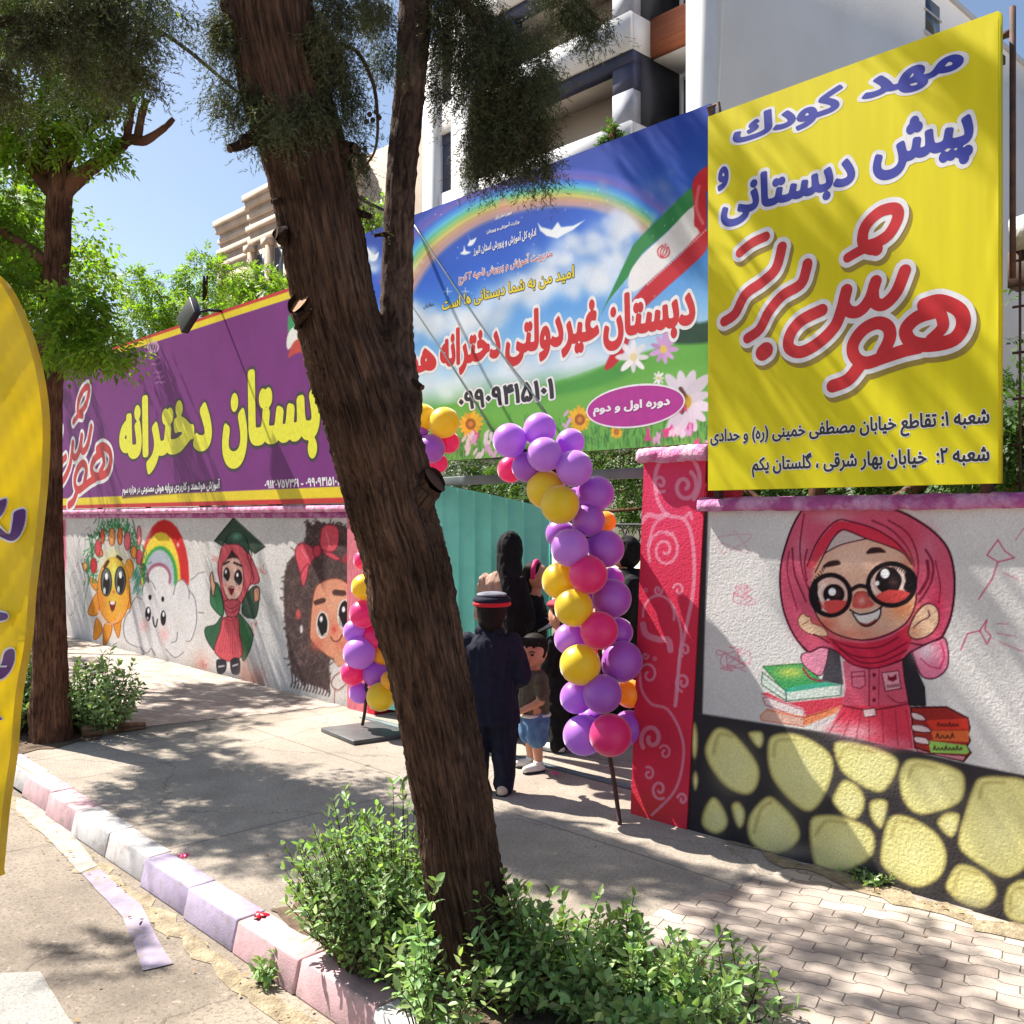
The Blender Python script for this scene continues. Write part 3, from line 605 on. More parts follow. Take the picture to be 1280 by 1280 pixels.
# loose pink sketches on the plaster
pw.tr(840, 400, .34375); PK = (196, 58, 98)
for q in ([(1185, 800), (1145, 855), (1185, 880), (1165, 940), (1115, 1015)], [(1185, 800), (1210, 840), (1245, 865), (1185, 880)], [(1050, 1200), (1075, 1140), (1120, 1130), (1145, 1180), (1160, 1150), (1138, 1125), (1145, 1090), (1118, 1132)]): pw.line(q, 5, PK, .85, False)
for a, b in (((1180, 1105), (1225, 1105)), ((1182, 1140), (1250, 1150)), ((1190, 1170), (1275, 1205)), ((1205, 920), (1260, 945)), ((1250, 800), (1280, 755))): pw.line([a, b], 3.5, PK, .6, False)
for cx, cy, r, n, al in ((265, 1000, 45, 16, .5), (215, 1235, 55, 14, .6), (250, 1215, 50, 12, .45), (225, 800, 60, 9, .28)):
    pw.line([(cx+rng.uniform(-r, r), cy+rng.uniform(-r, r)*.9) for _ in range(n)], 4, (206, 90, 124), al)
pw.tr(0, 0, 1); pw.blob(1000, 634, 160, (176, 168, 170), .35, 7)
pw.grain(.03)
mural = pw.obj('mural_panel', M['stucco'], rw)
mural['label'] = 'white wall face with painted hijab girl, books and yellow stones'
b_ = MB(); b_.box(-1.05, DR, 0, XRE, DR+.26, WH); b_.box(XR-.16, DR+.004, 0, -1.05, DR+.26, WH); b_.obj('wall_core', M['white_wall'], rw)
pd = Paint(-1.05, XRE, 0, WH, DR-.003, .014, (212, 208, 205)); pd.C[pd.V[:, 2] < .62] = np.array(BK)/255.
for x in np.arange(-.90, XRE, .30):
    for k in range(2):
        cx, cz, rx, rz = x+rng.normal(0, .02)+.14*k, .17+.28*k+rng.normal(0, .015), rng.uniform(.10, .135), rng.uniform(.09, .12)
        a = np.arctan2(pd.V[:, 2]-cz, pd.V[:, 0]-cx); rr = np.hypot((pd.V[:, 0]-cx)/rx, (pd.V[:, 2]-cz)/rz)*(1+.09*np.sin(2*a+x)+.06*np.sin(3*a+2*x)); f = np.clip((1.06-rr)/.12, 0, 1)[:, None]
        pd.C = pd.C*(1-f)+np.array(ST)/255.*f
pd.obj('dado', M['stucco'], rw)
def lumpy(name, x0, x1, y0, y1, z0, z1, m, parent, amp=.0028, step=.025, slope=0.):
    n = int((x1-x0)/step)+1; xs = np.linspace(x0, x1, n); prof = np.array([(y0, z0), (y0-.012, z0+(z1-z0)*.35), (y0-.006, z0+(z1-z0)*.75), (y0+.02, z1), (y1-.02, z1+.004), (y1, z1-.01), (y1, z0)])
    k = len(prof); V = np.zeros((n, k, 3)); V[:, :, 0] = xs[:, None]; V[:, :, 1] = prof[:, 0]; V[:, :, 2] = prof[:, 1]
    nz = rng.normal(0, amp, (n, k)); nz = (nz+np.roll(nz, 1, 0)+np.roll(nz, -1, 0))/1.7; V[:, :, 1] += nz*.8; V[:, :5, 2] += (nz*.8)[:, :5]; V[:, :, 2] += (slope*(xs-x0))[:, None]
    i, j = np.meshgrid(np.arange(n-1), np.arange(k), indexing='ij'); j2 = (j+1) % k
    F = np.stack((i*k+j, (i+1)*k+j, (i+1)*k+j2, i*k+j2), -1).reshape(-1, 4)
    return mobj(name, V, [F, list(range(k)), list(range((n-1)*k, n*k))[::-1]], m, parent, smooth=True)
lumpy('coping', XR-.02, XRE, DR-.03, DR+.28, WH-.05, WH+.02, M['coping'], rw)

# ---------------------------------------------------------------- left wall with four painted figures
XL0, XL1 = -16.2, W(437, 800, DL)[0]
lw = thing('boundary_wall', (XL1, DL, 0), 'long white stucco wall with painted sun, rainbow, graduate and curly-haired girl', 'wall')
pl = Paint(XL0, XL1, 0, WH, DL, .0115, (208, 203, 199)); pl.soft = 1.0
pl.tr(75, 640, .15625)
pl.fill([(-60, 60), (45, 60), (48, 420), (30, 560), (-60, 600)], (206, 96, 124), 3, sm=False)
GY = (120, 116, 120)
for q in ([(150, 380), (140, 300), (165, 200), (195, 180), (200, 300), (175, 385), (150, 380)], [(205, 140), (235, 120), (245, 160)], [(130, 480), (95, 490), (80, 600), (100, 680), (150, 640)], [(75, 690), (55, 760), (70, 830), (110, 800), (115, 720), (85, 680)], [(130, 440), (150, 400), (185, 430), (200, 560), (180, 660)]): pl.line(q, 5, GY, .6)
RB = ((835, 198, 466, (196, 40, 40)), (806, 158, 366, (226, 196, 60)), (801, 140, 256, (60, 150, 74)), (796, 118, 224, (168, 172, 186)), (790, 100, 122, (150, 88, 112)), (790, 82, 92, (208, 204, 202)))
for cx, rx, ry, c in RB: pl.ell(cx, 526, rx, ry, c, soft=2)
pl.blob(700, 170, 30, (236, 214, 208), .6, 60); pl.blob(660, 220, 24, (236, 214, 208), .7, 60); pl.blob(944, 262, 10, (240, 220, 216), .9, 16)
pl.fill([(590, 585), (1090, 585), (1090, 1010), (590, 1010)], (206, 201, 198), 5, sm=False)
WC = (210, 206, 206)
for cx, cy, rx, ry in ((710, 700, 62, 150), (620, 830, 62, 150), (580, 950, 60, 110), (800, 800, 110, 300), (970, 700, 66, 160), (1040, 830, 56, 190), (680, 1000, 60, 130), (900, 1040, 100, 120), (800, 980, 130, 150), (1110, 640, 60, 170)): pl.ell(cx, cy, rx, ry, WC, soft=3)
for q in ([(655, 700), (610, 682), (570, 745), (558, 800)], [(560, 790), (520, 850), (508, 950), (540, 1040), (625, 1082)], [(640, 1080), (690, 1130), (722, 1095)], [(655, 640), (680, 560), (730, 556), (765, 620)], [(908, 660), (935, 560), (990, 550), (1030, 620), (1032, 690)], [(1030, 625), (1080, 700), (1092, 880), (1050, 1020), (1010, 1035)], [(730, 1090), (760, 1145)], [(850, 1100), (920, 1165), (990, 1120)], [(1040, 545), (1080, 520), (1100, 495), (1150, 480)], [(1110, 800), (1150, 810)], [(940, 960), (930, 1030), (890, 1045)]): pl.line(q, 7, (92, 88, 94), .8)
pl.ell(720, 682, 13, 22, K); pl.ell(822, 697, 12, 22, K); pl.ell(705, 815, 23, 58, K); pl.ell(826, 848, 22, 62, K); pl.ell(708, 790, 9, 22, (230, 230, 230)); pl.ell(828, 818, 8, 20, (230, 230, 230)); pl.ell(700, 850, 9, 12, (190, 190, 190)); pl.line([(742, 840), (752, 905), (768, 915), (780, 860)], 10, K); pl.blob(672, 910, 34, (222, 140, 134), .5, 50); pl.blob(832, 980, 36, (222, 140, 134), .5, 60)
OR = (216, 138, 42); ORD = (150, 82, 30)
for q in ([(240, 525), (300, 560), (312, 640), (258, 600)], [(222, 800), (300, 640), (315, 770), (285, 830)], [(540, 380), (582, 400), (582, 500), (540, 535), (520, 460)], [(528, 618), (560, 650), (562, 770), (505, 740)], [(290, 850), (340, 930), (312, 1000), (268, 1012)], [(355, 900), (415, 900), (400, 1000), (348, 1072)], [(430, 890), (492, 820), (472, 1000), (445, 960)]): pl.fill(q, OR, 1.3, outline=ORD, ow=1)
pl.ell(430, 630, 130, 268, (224, 150, 46), outline=ORD, ow=1.); pl.blob(430, 480, 80, (226, 220, 96), .95, 150); pl.blob(430, 720, 70, (224, 196, 76), .6, 90); pl.blob(330, 700, 34, (200, 108, 36), .6, 130)
pl.line([(305, 790), (350, 875), (405, 895), (460, 860), (482, 800)], 10, (226, 170, 150))
for cx, cy in ((370, 560), (482, 548)): pl.ell(cx, cy, 42, 112, (96, 100, 98), outline=K, ow=1.3); pl.ell(cx+2, cy+20, 27, 80, K); pl.ell(cx+2, cy-45, 13, 28, (236, 238, 236)); pl.ell(cx-14, cy+70, 10, 26, (200, 206, 204))
pl.line([(358, 440), (385, 395)], 24, (74, 42, 30)); pl.line([(460, 355), (490, 380)], 24, (74, 42, 30)); pl.fill([(392, 712), (420, 735), (447, 715), (436, 778), (410, 792)], (120, 34, 34), 1.2); pl.ell(420, 728, 20, 14, (232, 224, 216)); pl.blob(431, 640, 12, (196, 90, 50), .8)
arc = spline([(250, 520), (235, 420), (262, 290), (320, 170), (400, 110), (480, 110), (545, 160), (600, 260), (640, 380), (655, 470)], 12)
for _ in range(330):
    c = arc[rng.integers(len(arc))]+rng.normal(0, 1, 2)*(24, 42); d = rng.normal(0, 1, 2)*(14, 40); g = rng.uniform(.7, 1.3); pl.line([c, c+d*.5+(4, 0), c+d], 9, (54*g, 118*g, 70*g), .8)
for cx, cy, rx, ry, c in ((270, 430, 26, 62, (178, 44, 48)), (305, 290, 26, 65, (196, 70, 80)), (340, 195, 16, 60, (206, 92, 52)), (415, 200, 26, 72, (222, 150, 84)), (480, 195, 20, 70, (212, 112, 52)), (540, 235, 26, 74, (214, 104, 112)), (590, 322, 25, 50, (222, 144, 62)), (632, 360, 24, 62, (206, 84, 98)), (632, 190, 18, 80, (216, 120, 130)), (200, 435, 18, 34, (224, 168, 92)), (330, 330, 14, 30, (196, 100, 60))):
    pl.ell(cx, cy, rx, ry, c, soft=1.4, outline=(110, 40, 36), ow=.8); pl.line([(cx-rx*.4, cy-ry*.4), (cx+rx*.3, cy), (cx-rx*.2, cy+ry*.5)], 7, tuple(min(255, x*1.22) for x in c), .8)
for _ in range(60):
    x = rng.uniform(590, 660); y = rng.uniform(430, 620); pl.line([(x, y), (x-20+rng.normal(0, 14), y+50)], 8, (64, 140, 118), .5)
pl.line([(215, 470), (225, 560), (200, 700), (190, 840)], 8, (84, 140, 104), .6)
# graduate and curly girl
pl.tr(240, 640, .1953)
pl.fill([(200, 215), (270, 205), (340, 230), (375, 280), (432, 430), (400, 462), (370, 470), (330, 560), (290, 600), (210, 590), (180, 450), (165, 360), (178, 280)], (196, 84, 94), 1.4, outline=(90, 26, 34)); pl.line([(350, 270), (395, 420), (370, 470)], 8, (120, 40, 50)); pl.line([(375, 280), (380, 420), (330, 560)], 7, (140, 50, 60))
pl.fill([(190, 670), (205, 720), (150, 870), (128, 870), (88, 800), (88, 740), (150, 720)], (50, 92, 66), 1.3, outline=(26, 44, 34)); pl.fill([(285, 650), (320, 670), (392, 790), (335, 952), (310, 880), (285, 740)], (58, 104, 66), 1.3, outline=(26, 44, 34))
pl.fill([(200, 680), (290, 680), (305, 780), (322, 910), (260, 955), (190, 940), (143, 880), (180, 760)], (200, 84, 92), 1.3, outline=(96, 30, 38))
for i in range(9): pl.line([(215+i*9, 700), (170+i*18, 900)], 4, (140, 46, 58), .6)
pl.fill([(125, 470), (165, 460), (195, 560), (202, 650), (180, 662), (125, 600), (118, 540)], (52, 110, 72), 1.3, outline=(26, 44, 34)); pl.fill([(330, 560), (390, 480), (430, 490), (425, 600), (400, 680), (325, 655)], (52, 74, 58), 1.3, outline=(24, 34, 30))
pl.fill([(115, 410), (130, 385), (140, 440), (150, 470), (135, 540), (120, 470)], (206, 160, 128), 1.2, outline=(70, 40, 36)); pl.fill([(398, 495), (430, 488), (428, 560), (400, 570)], (186, 132, 104), 1.2, outline=(70, 40, 36))
pl.fill([(200, 330), (250, 290), (300, 300), (325, 370), (330, 450), (310, 530), (260, 570), (220, 540), (195, 460), (190, 380)], (226, 182, 166), 1.3, outline=(110, 50, 50)); pl.fill([(222, 302), (255, 240), (305, 300), (260, 295)], (62, 38, 40), 1.2, sm=False)
for cx, cy, rx, ry in ((222, 400, 21, 46), (296, 420, 26, 52)): pl.ell(cx, cy, rx, ry, (40, 30, 34)); pl.ell(cx-5, cy-18, 7, 13, (236, 232, 232)); pl.line([(cx-rx, cy+20), (cx, cy+ry)], 6, (228, 220, 216))
pl.line([(203, 335), (235, 318)], 14, (60, 36, 38)); pl.line([(270, 325), (318, 345)], 16, (60, 36, 38)); pl.fill([(232, 478), (272, 480), (256, 532), (242, 520)], (120, 28, 36), 1.1); pl.line([(238, 483), (268, 485)], 6, (232, 224, 222)); pl.blob(205, 470, 16, (222, 130, 124), .6); pl.blob(310, 480, 16, (222, 130, 124), .6)
pl.fill([(208, 570), (302, 570), (292, 660), (240, 672), (215, 640)], (192, 84, 94), 1.3, outline=(96, 30, 38)); pl.line([(212, 595), (250, 620), (298, 590)], 6, (130, 40, 54)); pl.line([(214, 625), (250, 645), (295, 620)], 6, (130, 40, 54)); pl.line([(200, 680), (245, 695), (292, 680)], 14, (170, 60, 72))
pl.fill([(145, 185), (265, 38), (467, 222), (402, 266), (330, 200), (270, 130), (215, 190), (190, 215)], (56, 74, 60), 1.3, sm=False, outline=(26, 32, 30), ow=1.6); pl.fill([(215, 200), (240, 140), (290, 125), (345, 165), (362, 265), (300, 205)], (50, 76, 62), 1.3, outline=(26, 32, 30)); pl.blob(285, 155, 34, (104, 150, 128), .85, 26); pl.line([(345, 165), (385, 275)], 6, (24, 30, 28))
pl.line([(270, 45), (455, 215)], 8, (96, 116, 98), .6)
pl.fill([(160, 950), (215, 955), (210, 1020), (168, 1032)], (44, 42, 50), 1.2, outline=(24, 22, 28)); pl.fill([(250, 950), (300, 940), (302, 1030), (258, 1032)], (44, 42, 50), 1.2, outline=(24, 22, 28)); pl.line([(172, 990), (205, 985)], 9, (206, 200, 200)); pl.line([(262, 985), (292, 975)], 9, (206, 200, 200))
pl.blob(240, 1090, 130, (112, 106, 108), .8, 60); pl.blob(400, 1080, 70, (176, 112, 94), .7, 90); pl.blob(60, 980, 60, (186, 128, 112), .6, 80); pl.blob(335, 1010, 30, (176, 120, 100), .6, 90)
for cx, cy in ((140, 290), (455, 375), (395, 735), (75, 975)): pl.line([(cx+rng.normal(0, 12), cy+rng.normal(0, 22)) for _ in range(8)], 6, (190, 90, 80), .6)
HC = (76, 60, 58)
hair = [(735, 66), (775, 92), (800, 62), (850, 76), (950, 80), (1040, 140), (1070, 300), (1085, 900), (890, 935), (885, 1130), (790, 1110), (700, 1085), (640, 1010), (612, 850), (592, 650), (588, 450), (620, 320), (720, 200)]
pl.fill(hair, HC, 3)
for _ in range(1500):
    a = rng.integers(len(hair)); 
    x, y = rng.uniform(590, 1080), rng.uniform(80, 1120); g = rng.uniform(.75, 1.8)
    if poly_sd(np.array([[x, y]]), np.array(hair, float))[0] < -6: pl.line([(x, y), (x+rng.normal(0, 14), y+10), (x+rng.normal(0, 14), y+24)], 6, (HC[0]*g, HC[1]*g, HC[2]*g), .55)
hb = spline(hair, 8, True)
for p in hb[::2]: pl.line([p, p+rng.normal(0, 12, 2), p+rng.normal(0, 20, 2)], 9, HC, .8)
for x in range(635, 880, 20): pl.line([(x, 1010+(x-635)*.35), (x+8, 1080+(x-635)*.3), (x-2, 1120+(x-635)*.25)], 10, HC, .8)
pl.fill([(780, 520), (830, 450), (930, 425), (1010, 470), (1090, 520), (1090, 820), (980, 905), (900, 935), (830, 890), (770, 830), (755, 770)], (216, 146, 116), 1.5, outline=(130, 66, 50)); pl.blob(800, 850, 40, (206, 104, 84), .7, 40); pl.blob(930, 580, 90, (226, 170, 142), .6, 80); pl.blob(960, 850, 40, (214, 110, 90), .6, 30)
for q in ([(660, 245), (700, 198), (760, 220), (792, 272), (760, 330), (708, 405), (676, 340)], [(830, 110), (880, 82), (935, 105), (936, 205), (900, 252), (825, 232)], [(695, 400), (745, 330), (735, 420), (712, 475)], [(830, 250), (900, 265), (950, 305), (900, 300)]): pl.fill(q, (206, 80, 94), 1.4, outline=(120, 36, 46))
pl.ell(800, 250, 26, 38, (196, 66, 84), outline=(120, 36, 46)); pl.line([(700, 240), (740, 300)], 8, (226, 130, 136), .7); pl.line([(860, 130), (880, 220)], 8, (226, 130, 136), .7); pl.fill([(970, 280), (1000, 270), (1010, 330), (960, 320)], (150, 56, 66), 2)
for cx, cy, rx, ry in ((835, 722, 33, 78), (978, 660, 40, 92)): pl.ell(cx, cy, rx+8, ry+9, (230, 220, 212)); pl.ell(cx, cy, rx, ry, (34, 28, 30)); pl.ell(cx-8, cy-36, 10, 18, (236, 232, 230)); pl.line([(cx-rx, cy+10), (cx-8, cy+ry-4), (cx+rx*.6, cy+ry*.7)], 7, (220, 210, 204))
pl.line([(795, 580), (840, 565)], 34, (76, 48, 44)); pl.line([(915, 515), (970, 520)], 36, (76, 48, 44)); pl.blob(910, 752, 20, (206, 80, 70), .9, 28); pl.line([(888, 800), (908, 828), (940, 822), (962, 788)], 8, (96, 40, 36)); pl.ell(680, 655, 16, 32, (196, 84, 84), soft=2); pl.ell(700, 750, 10, 26, (216, 206, 206), soft=2)
pl.fill([(905, 960), (960, 915), (1090, 900), (1090, 1150), (900, 1150), (890, 1060)], (208, 200, 194), 1.4); pl.line([(905, 950), (940, 985), (975, 960)], 8, (120, 70, 54)); pl.line([(960, 1015), (905, 1060), (895, 1110), (935, 1140), (985, 1100)], 8, (130, 80, 64)); pl.line([(915, 1140), (905, 1290)], 6, (150, 90, 80)); pl.fill([(910, 930), (970, 915), (985, 960), (930, 985)], (212, 150, 120), 1.4)
zb = pl.V[:, 2]; pl.C *= np.where(zb < .10, .88+.12*zb/.10, 1)[:, None]     # splash-back dirt along the foot of the wall
pl.grain(.05)
fr = lambda px: (W(px, 800, DL)[0]-XL0)/(XL1-XL0)
for a, b, l in ((0, fr(176), 'sunflower face with a crown of flowers painted on white wall'), (fr(176), fr(250), 'smiling cloud under a rainbow painted on white wall'), (fr(250), fr(340), 'girl in graduation cap and gown painted on white wall'), (fr(340), 1, 'curly-haired girl with pink bow painted on white wall')):
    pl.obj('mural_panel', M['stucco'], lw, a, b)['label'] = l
b_ = MB(); b_.box(XL0, DL+.004, 0, XL1, DL+.26, WH); b_.obj('wall_core', M['white_wall'], lw)
lumpy('coping', XL0, XL1+.02, DL-.05, DL+.28, WH-.03, WH+.04, M['coping_pink'], lw); 
b_ = MB(); b_.box(XL0, DL-.022, WH-.085, XL1, DL-.002, WH-.03); b_.obj('painted_band', M['coping'], lw)

# ---------------------------------------------------------------- gate pillars
def pillar(label, xa0, xa1, xb0, xb1, D, H, depth, swirls, cap):
    t = thing('gate_pillar', ((xa0+xa1)/2, D, 0), label, 'pillar')
    p = Paint(0, 1, 0, H, D, .0045, (220, 54, 80)) if swirls else Paint(0, 1, 0, H, D, .03, (212, 70, 92))
    u = np.clip(p.V[:, 0], 0, 1); z = p.V[:, 2]/H; lo = xa0+(xb0-xa0)*z; hi = xa1+(xb1-xa1)*z; p.V[:, 0] = lo+(hi-lo)*u
    p.V[:, 1] += 0; p.P = np.stack(proj(p.V), -1)
    if swirls:
        p.soft = 1.6; p.tr(760, 550, .390625); p.blob(190, 130, 150, (222, 70, 110), .9, 330); p.blob(150, 1180, 100, (214, 66, 60), .8, 60); SW = (232, 160, 182)
        def spi(cx, cy, r0, r1, a0, turns, w, asp=1.25):
            t = np.linspace(0, 1, 22); r_ = r0+(r1-r0)*t; a_ = R_(a0)+turns*2*math.pi*t; p.line(np.stack((cx+r_*np.cos(a_), cy+asp*r_*np.sin(a_)), -1), w, SW, .8, False)
        spi(222, 128, 72, 72, 180, .62, 13); spi(245, 148, 42, 8, -60, 1.3, 13); spi(168, 138, 24, 5, 60, 1.2, 10); spi(182, 352, 56, 8, 150, 1.9, 9); spi(160, 560, 48, 52, 175, .55, 8); spi(160, 480, 14, 3, 0, 1.1, 8); spi(226, 480, 18, 4, 200, 1.0, 8); spi(246, 672, 18, 5, 120, 1.2, 8); spi(240, 775, 24, 6, 100, 1.3, 9); spi(130, 750, 30, 6, 200, 1.1, 8); spi(140, 955, 36, 10, 140, 1.15, 14); spi(182, 1000, 20, 5, 220, 1.1, 7); spi(130, 1068, 18, 4, 250, 1.1, 8); spi(165, 1118, 26, 6, 60, 1.2, 9); spi(238, 1150, 16, 4, 200, 1., 9); spi(120, 690, 10, 3, 0, 1, 6)
        for q, w in (([(150, 128), (158, 190), (190, 240), (240, 252), (266, 300), (276, 400), (270, 500), (250, 600), (230, 700), (215, 850)], 12), ([(108, 262), (128, 240), (158, 245), (190, 238)], 16), ([(245, 250), (262, 232), (268, 252)], 10), ([(188, 242), (150, 268), (128, 340)], 9), ([(112, 590), (122, 622), (160, 638), (192, 640), (200, 672)], 20), ([(208, 530), (234, 610), (226, 720)], 8), ([(216, 850), (222, 810), (228, 690)], 7), ([(102, 745), (108, 800), (140, 845), (190, 862), (230, 930), (242, 1010), (215, 1120), (140, 1200)], 9)):
            p.line(q, w, SW, .75)
        for x, y in ((205, 300), (120, 480), (150, 700), (190, 300)): p.ell(x, y, 8, 8, SW, alpha=.5)
        p.grain(.03)
    else: p.C[:] = np.where((p.V[:, 0] < lo+(hi-lo)*.75)[:, None], np.array((214, 120, 132))/255., np.array((206, 52, 66))/255.); p.grain(.05)
    p.obj('painted_face', M['stucco'], t)
    m_ = MB(); m_.hexa([(xa0, D+.004, 0), (xa1, D+.004, 0), (xa1, D+depth, 0), (xa0, D+depth, 0), (xb0, D+.004, H), (xb1, D+.004, H), (xb1, D+depth, H), (xb0, D+depth, H)])
    m_.obj('pillar_core', M['red_paint'], t)
    if cap: lumpy('coping', xb0-.015, xb1+.03, D-.045, D+depth+.02, H-.02, H+.065, M['coping_pink'], t, .007)
    return t
M['red_paint'] = mat('red_paint', rgb(204, 40, 58), rgb(186, 34, 50), 5, .9, .8, 70, bdist=.01, spec=.2)
DP = 4.29
pillar('red gate pillar covered in pale pink painted swirls', W(788, 1015, DP)[0], W(858, 1033, DP)[0], W(805, 580, DP)[0], W(883, 620, DP)[0], DP, 2.03, .36, True, True)
pillar('plain pinkish red gate pillar beside the curly-haired girl mural', -7.27, -6.85, -7.27, -6.85, DL-.028, 2.03, .42, False, True)
# ---------------------------------------------------------------- gate
b_ = MB(); b_.box(-6.86, 4.72, 1.955, -3.42, 4.78, 2.02)
tag(b_.obj('gate_lintel', M['grey_metal'], bevel=.004), 'grey steel beam spanning the gate opening under the blue billboard', 'beam')
gt = thing('gate_leaf', (-6.84, 4.78, 0), 'turquoise corrugated metal gate leaf standing half open', 'gate')
gx, gy = 1.22, .94; gl = math.hypot(gx, gy); gd = np.array((gx/gl, gy/gl)); gn = np.array((gd[1], -gd[0]))
u = []; w = []
x = 0.
while x < gl:
    for du, h in ((0, 0), (.055, 0), (.065, .018), (.075, .018), (.085, 0)):
        u.append(x+du); w.append(h)
    x += .14
u = np.array(u); w = np.array(w); k = u < gl; u = u[k]; w = w[k]
top = 2.07-.285*(u/gl)-.03*np.sin(u/gl*math.pi)*-1
Vb = np.stack((-6.84+gd[0]*u+gn[0]*w, 4.78+gd[1]*u+gn[1]*w, np.full_like(u, .06)), -1); Vt = Vb.copy(); Vt[:, 2] = top; n = len(u)
mobj('corrugated_panel', np.concatenate((Vb, Vt)), [np.array([(i, i+1, n+i+1, n+i) for i in range(n-1)])], M['turq'], gt)
fr_ = MB(); P0 = Vb[0]-np.array((*gn, 0))*.03; P1 = Vb[-1]-np.array((*gn, 0))*.03
for a, b in ((P0, np.array((*P0[:2], top[0]))), (P1, np.array((*P1[:2], top[-1]))), (np.array((*P0[:2], .1)), np.array((*P1[:2], .1))), (np.array((*P0[:2], 1.0)), np.array((*P1[:2], 1.0))), (np.array((*P0[:2], top[0]-.03)), np.array((*P1[:2], top[-1]-.03)))): fr_.tube([a, b], .022, 6)
fr_.obj('gate_frame', M['turq'], gt)
for zz_ in (.45, 1.55):
    h_ = MB(); h_.tube([(-6.845, 4.765, zz_), (-6.845, 4.765, zz_+.12)], .018, 8); h_.obj('hinge', M['rust'], gt)
e_ = Vb[-4]+np.array((gn[0], gn[1], 0))*.02; h_ = MB(); h_.tube([e_+(0, 0, .9), e_+(gn[0]*.05, gn[1]*.05, .92), e_+(gn[0]*.05, gn[1]*.05, 1.06), e_+(0, 0, 1.08)], .009, 6); h_.obj('gate_handle', M['steel'], gt)
b_ = MB(); b_.box(-6.84, 4.66, 0, -3.5, 4.72, .012); tag(b_.obj('gate_threshold', M['grey_metal']), 'flat grey metal strip set in the ground across the gateway', 'threshold')

# ---------------------------------------------------------------- yellow sign on the right wall
DY = 4.235
ya, yb = W(886, 150, DY), W(1248, 604, DY); x0, x1, z0, z1 = ya[0]-.005, yb[0], yb[2], W(1246, 14, DY)[2]
ys = thing('billboard', ((x0+x1)/2, DY, z0), 'upright yellow nursery sign with blue headings and red wordmark', 'sign')
nx, nz = 80, 100; X, Z = np.meshgrid(np.linspace(x0, x1, nx), np.linspace(z0, z1, nz)); U = (X-x0)/(x1-x0)
Y = np.full_like(X, DY)+.0*Z-.0022*np.exp(-((U-.99)/.006)**2)*np.sin(Z*14)
V = np.stack((X, Y, Z), -1).reshape(-1, 3); i, j = np.meshgrid(np.arange(nz-1), np.arange(nx-1), indexing='ij'); k = i*nx+j
mobj('vinyl_sheet', V, [np.stack((k, k+1, k+nx+1, k+nx), -1).reshape(-1, 4)], M['yvinyl'], ys, smooth=True)
b_ = MB(); b_.box(x0, DY+.006, z0, x1, DY+.05, z1); b_.obj('backing_board', M['yvinyl'], ys)
b_ = MB(); b_.box(x1-.09, DY+.05, z0-.1, x1-.05, DY+.09, z1-.02); b_.box(x0, DY+.05, z0-.1, x0+.035, DY+.09, z1-.02); b_.box(x0, DY+.05, z1-.2, x1, DY+.08, z1-.165); b_.obj('steel_frame', M['rust'], ys)
DT = DY
wo = [(.075, M['white_ink'])]
for s, BL, TR in (('مهد', (1077, 136), (1205, 58)), ('کودك', (916, 190), (1054, 104)), ('پیش', (1091, 235), (1217, 122)), ('دبستانی', (901, 287), (1069, 180)), ('و', (897, 240), (911, 206))):
    lettering(ys, s, BL, TR, DT, M['blue_ink'], wo, bold=.045)
lettering(ys, 'شعبه ۱: تقاطع خیابان مصطفی خمینی (ره) و حدادی', (888, 561), (1237, 509), DT, M['black_ink'], [(.05, M['white_ink'])], bold=.03, res=34)
lettering(ys, 'شعبه ۲:  خیابان بهار شرقی ، گلستان یکم', (940, 597), (1237, 553), DT, M['black_ink'], [(.05, M['white_ink'])], bold=.03, res=34)
# the red wordmark, drawn as round-ended strokes (traced in units of the crop it was measured from)
LOGO = [([(160, 270), (215, 226), (275, 198)], 19), ([(92, 575), (140, 540), (185, 455), (260, 400), (320, 340), (347, 245)], 21), ([(195, 650), (248, 610), (290, 530), (350, 460), (430, 410), (455, 345), (460, 320)], 21),
        ([(262, 714), (275, 704)], 32), ([(640, 292), (700, 258), (760, 236)], 18), ([(770, 255), (730, 250), (705, 215), (720, 150), (780, 90), (848, 74), (862, 112), (825, 185), (770, 225), (735, 240), (768, 258)], 21),
        ([(893, 350), (855, 445), (800, 500), (760, 490), (752, 440), (764, 397)], 22), ([(764, 397), (735, 480), (690, 530), (645, 530), (622, 490), (634, 437)], 22), ([(634, 437), (610, 530), (580, 600), (510, 670), (430, 712), (378, 690), (385, 630), (435, 570), (525, 525)], 23),
        ([(978, 502), (1050, 486), (1135, 525), (1152, 590), (1110, 655), (1010, 680), (925, 668), (897, 615), (945, 560), (1030, 530)], 24), ([(1052, 540), (1062, 600), (1010, 655)], 20),
        ([(955, 690), (890, 705), (800, 735), (720, 760), (672, 735), (662, 680), (705, 615), (770, 582), (818, 600), (826, 650), (795, 715)], 23), ([(690, 775), (640, 835), (572, 863)], 24)]
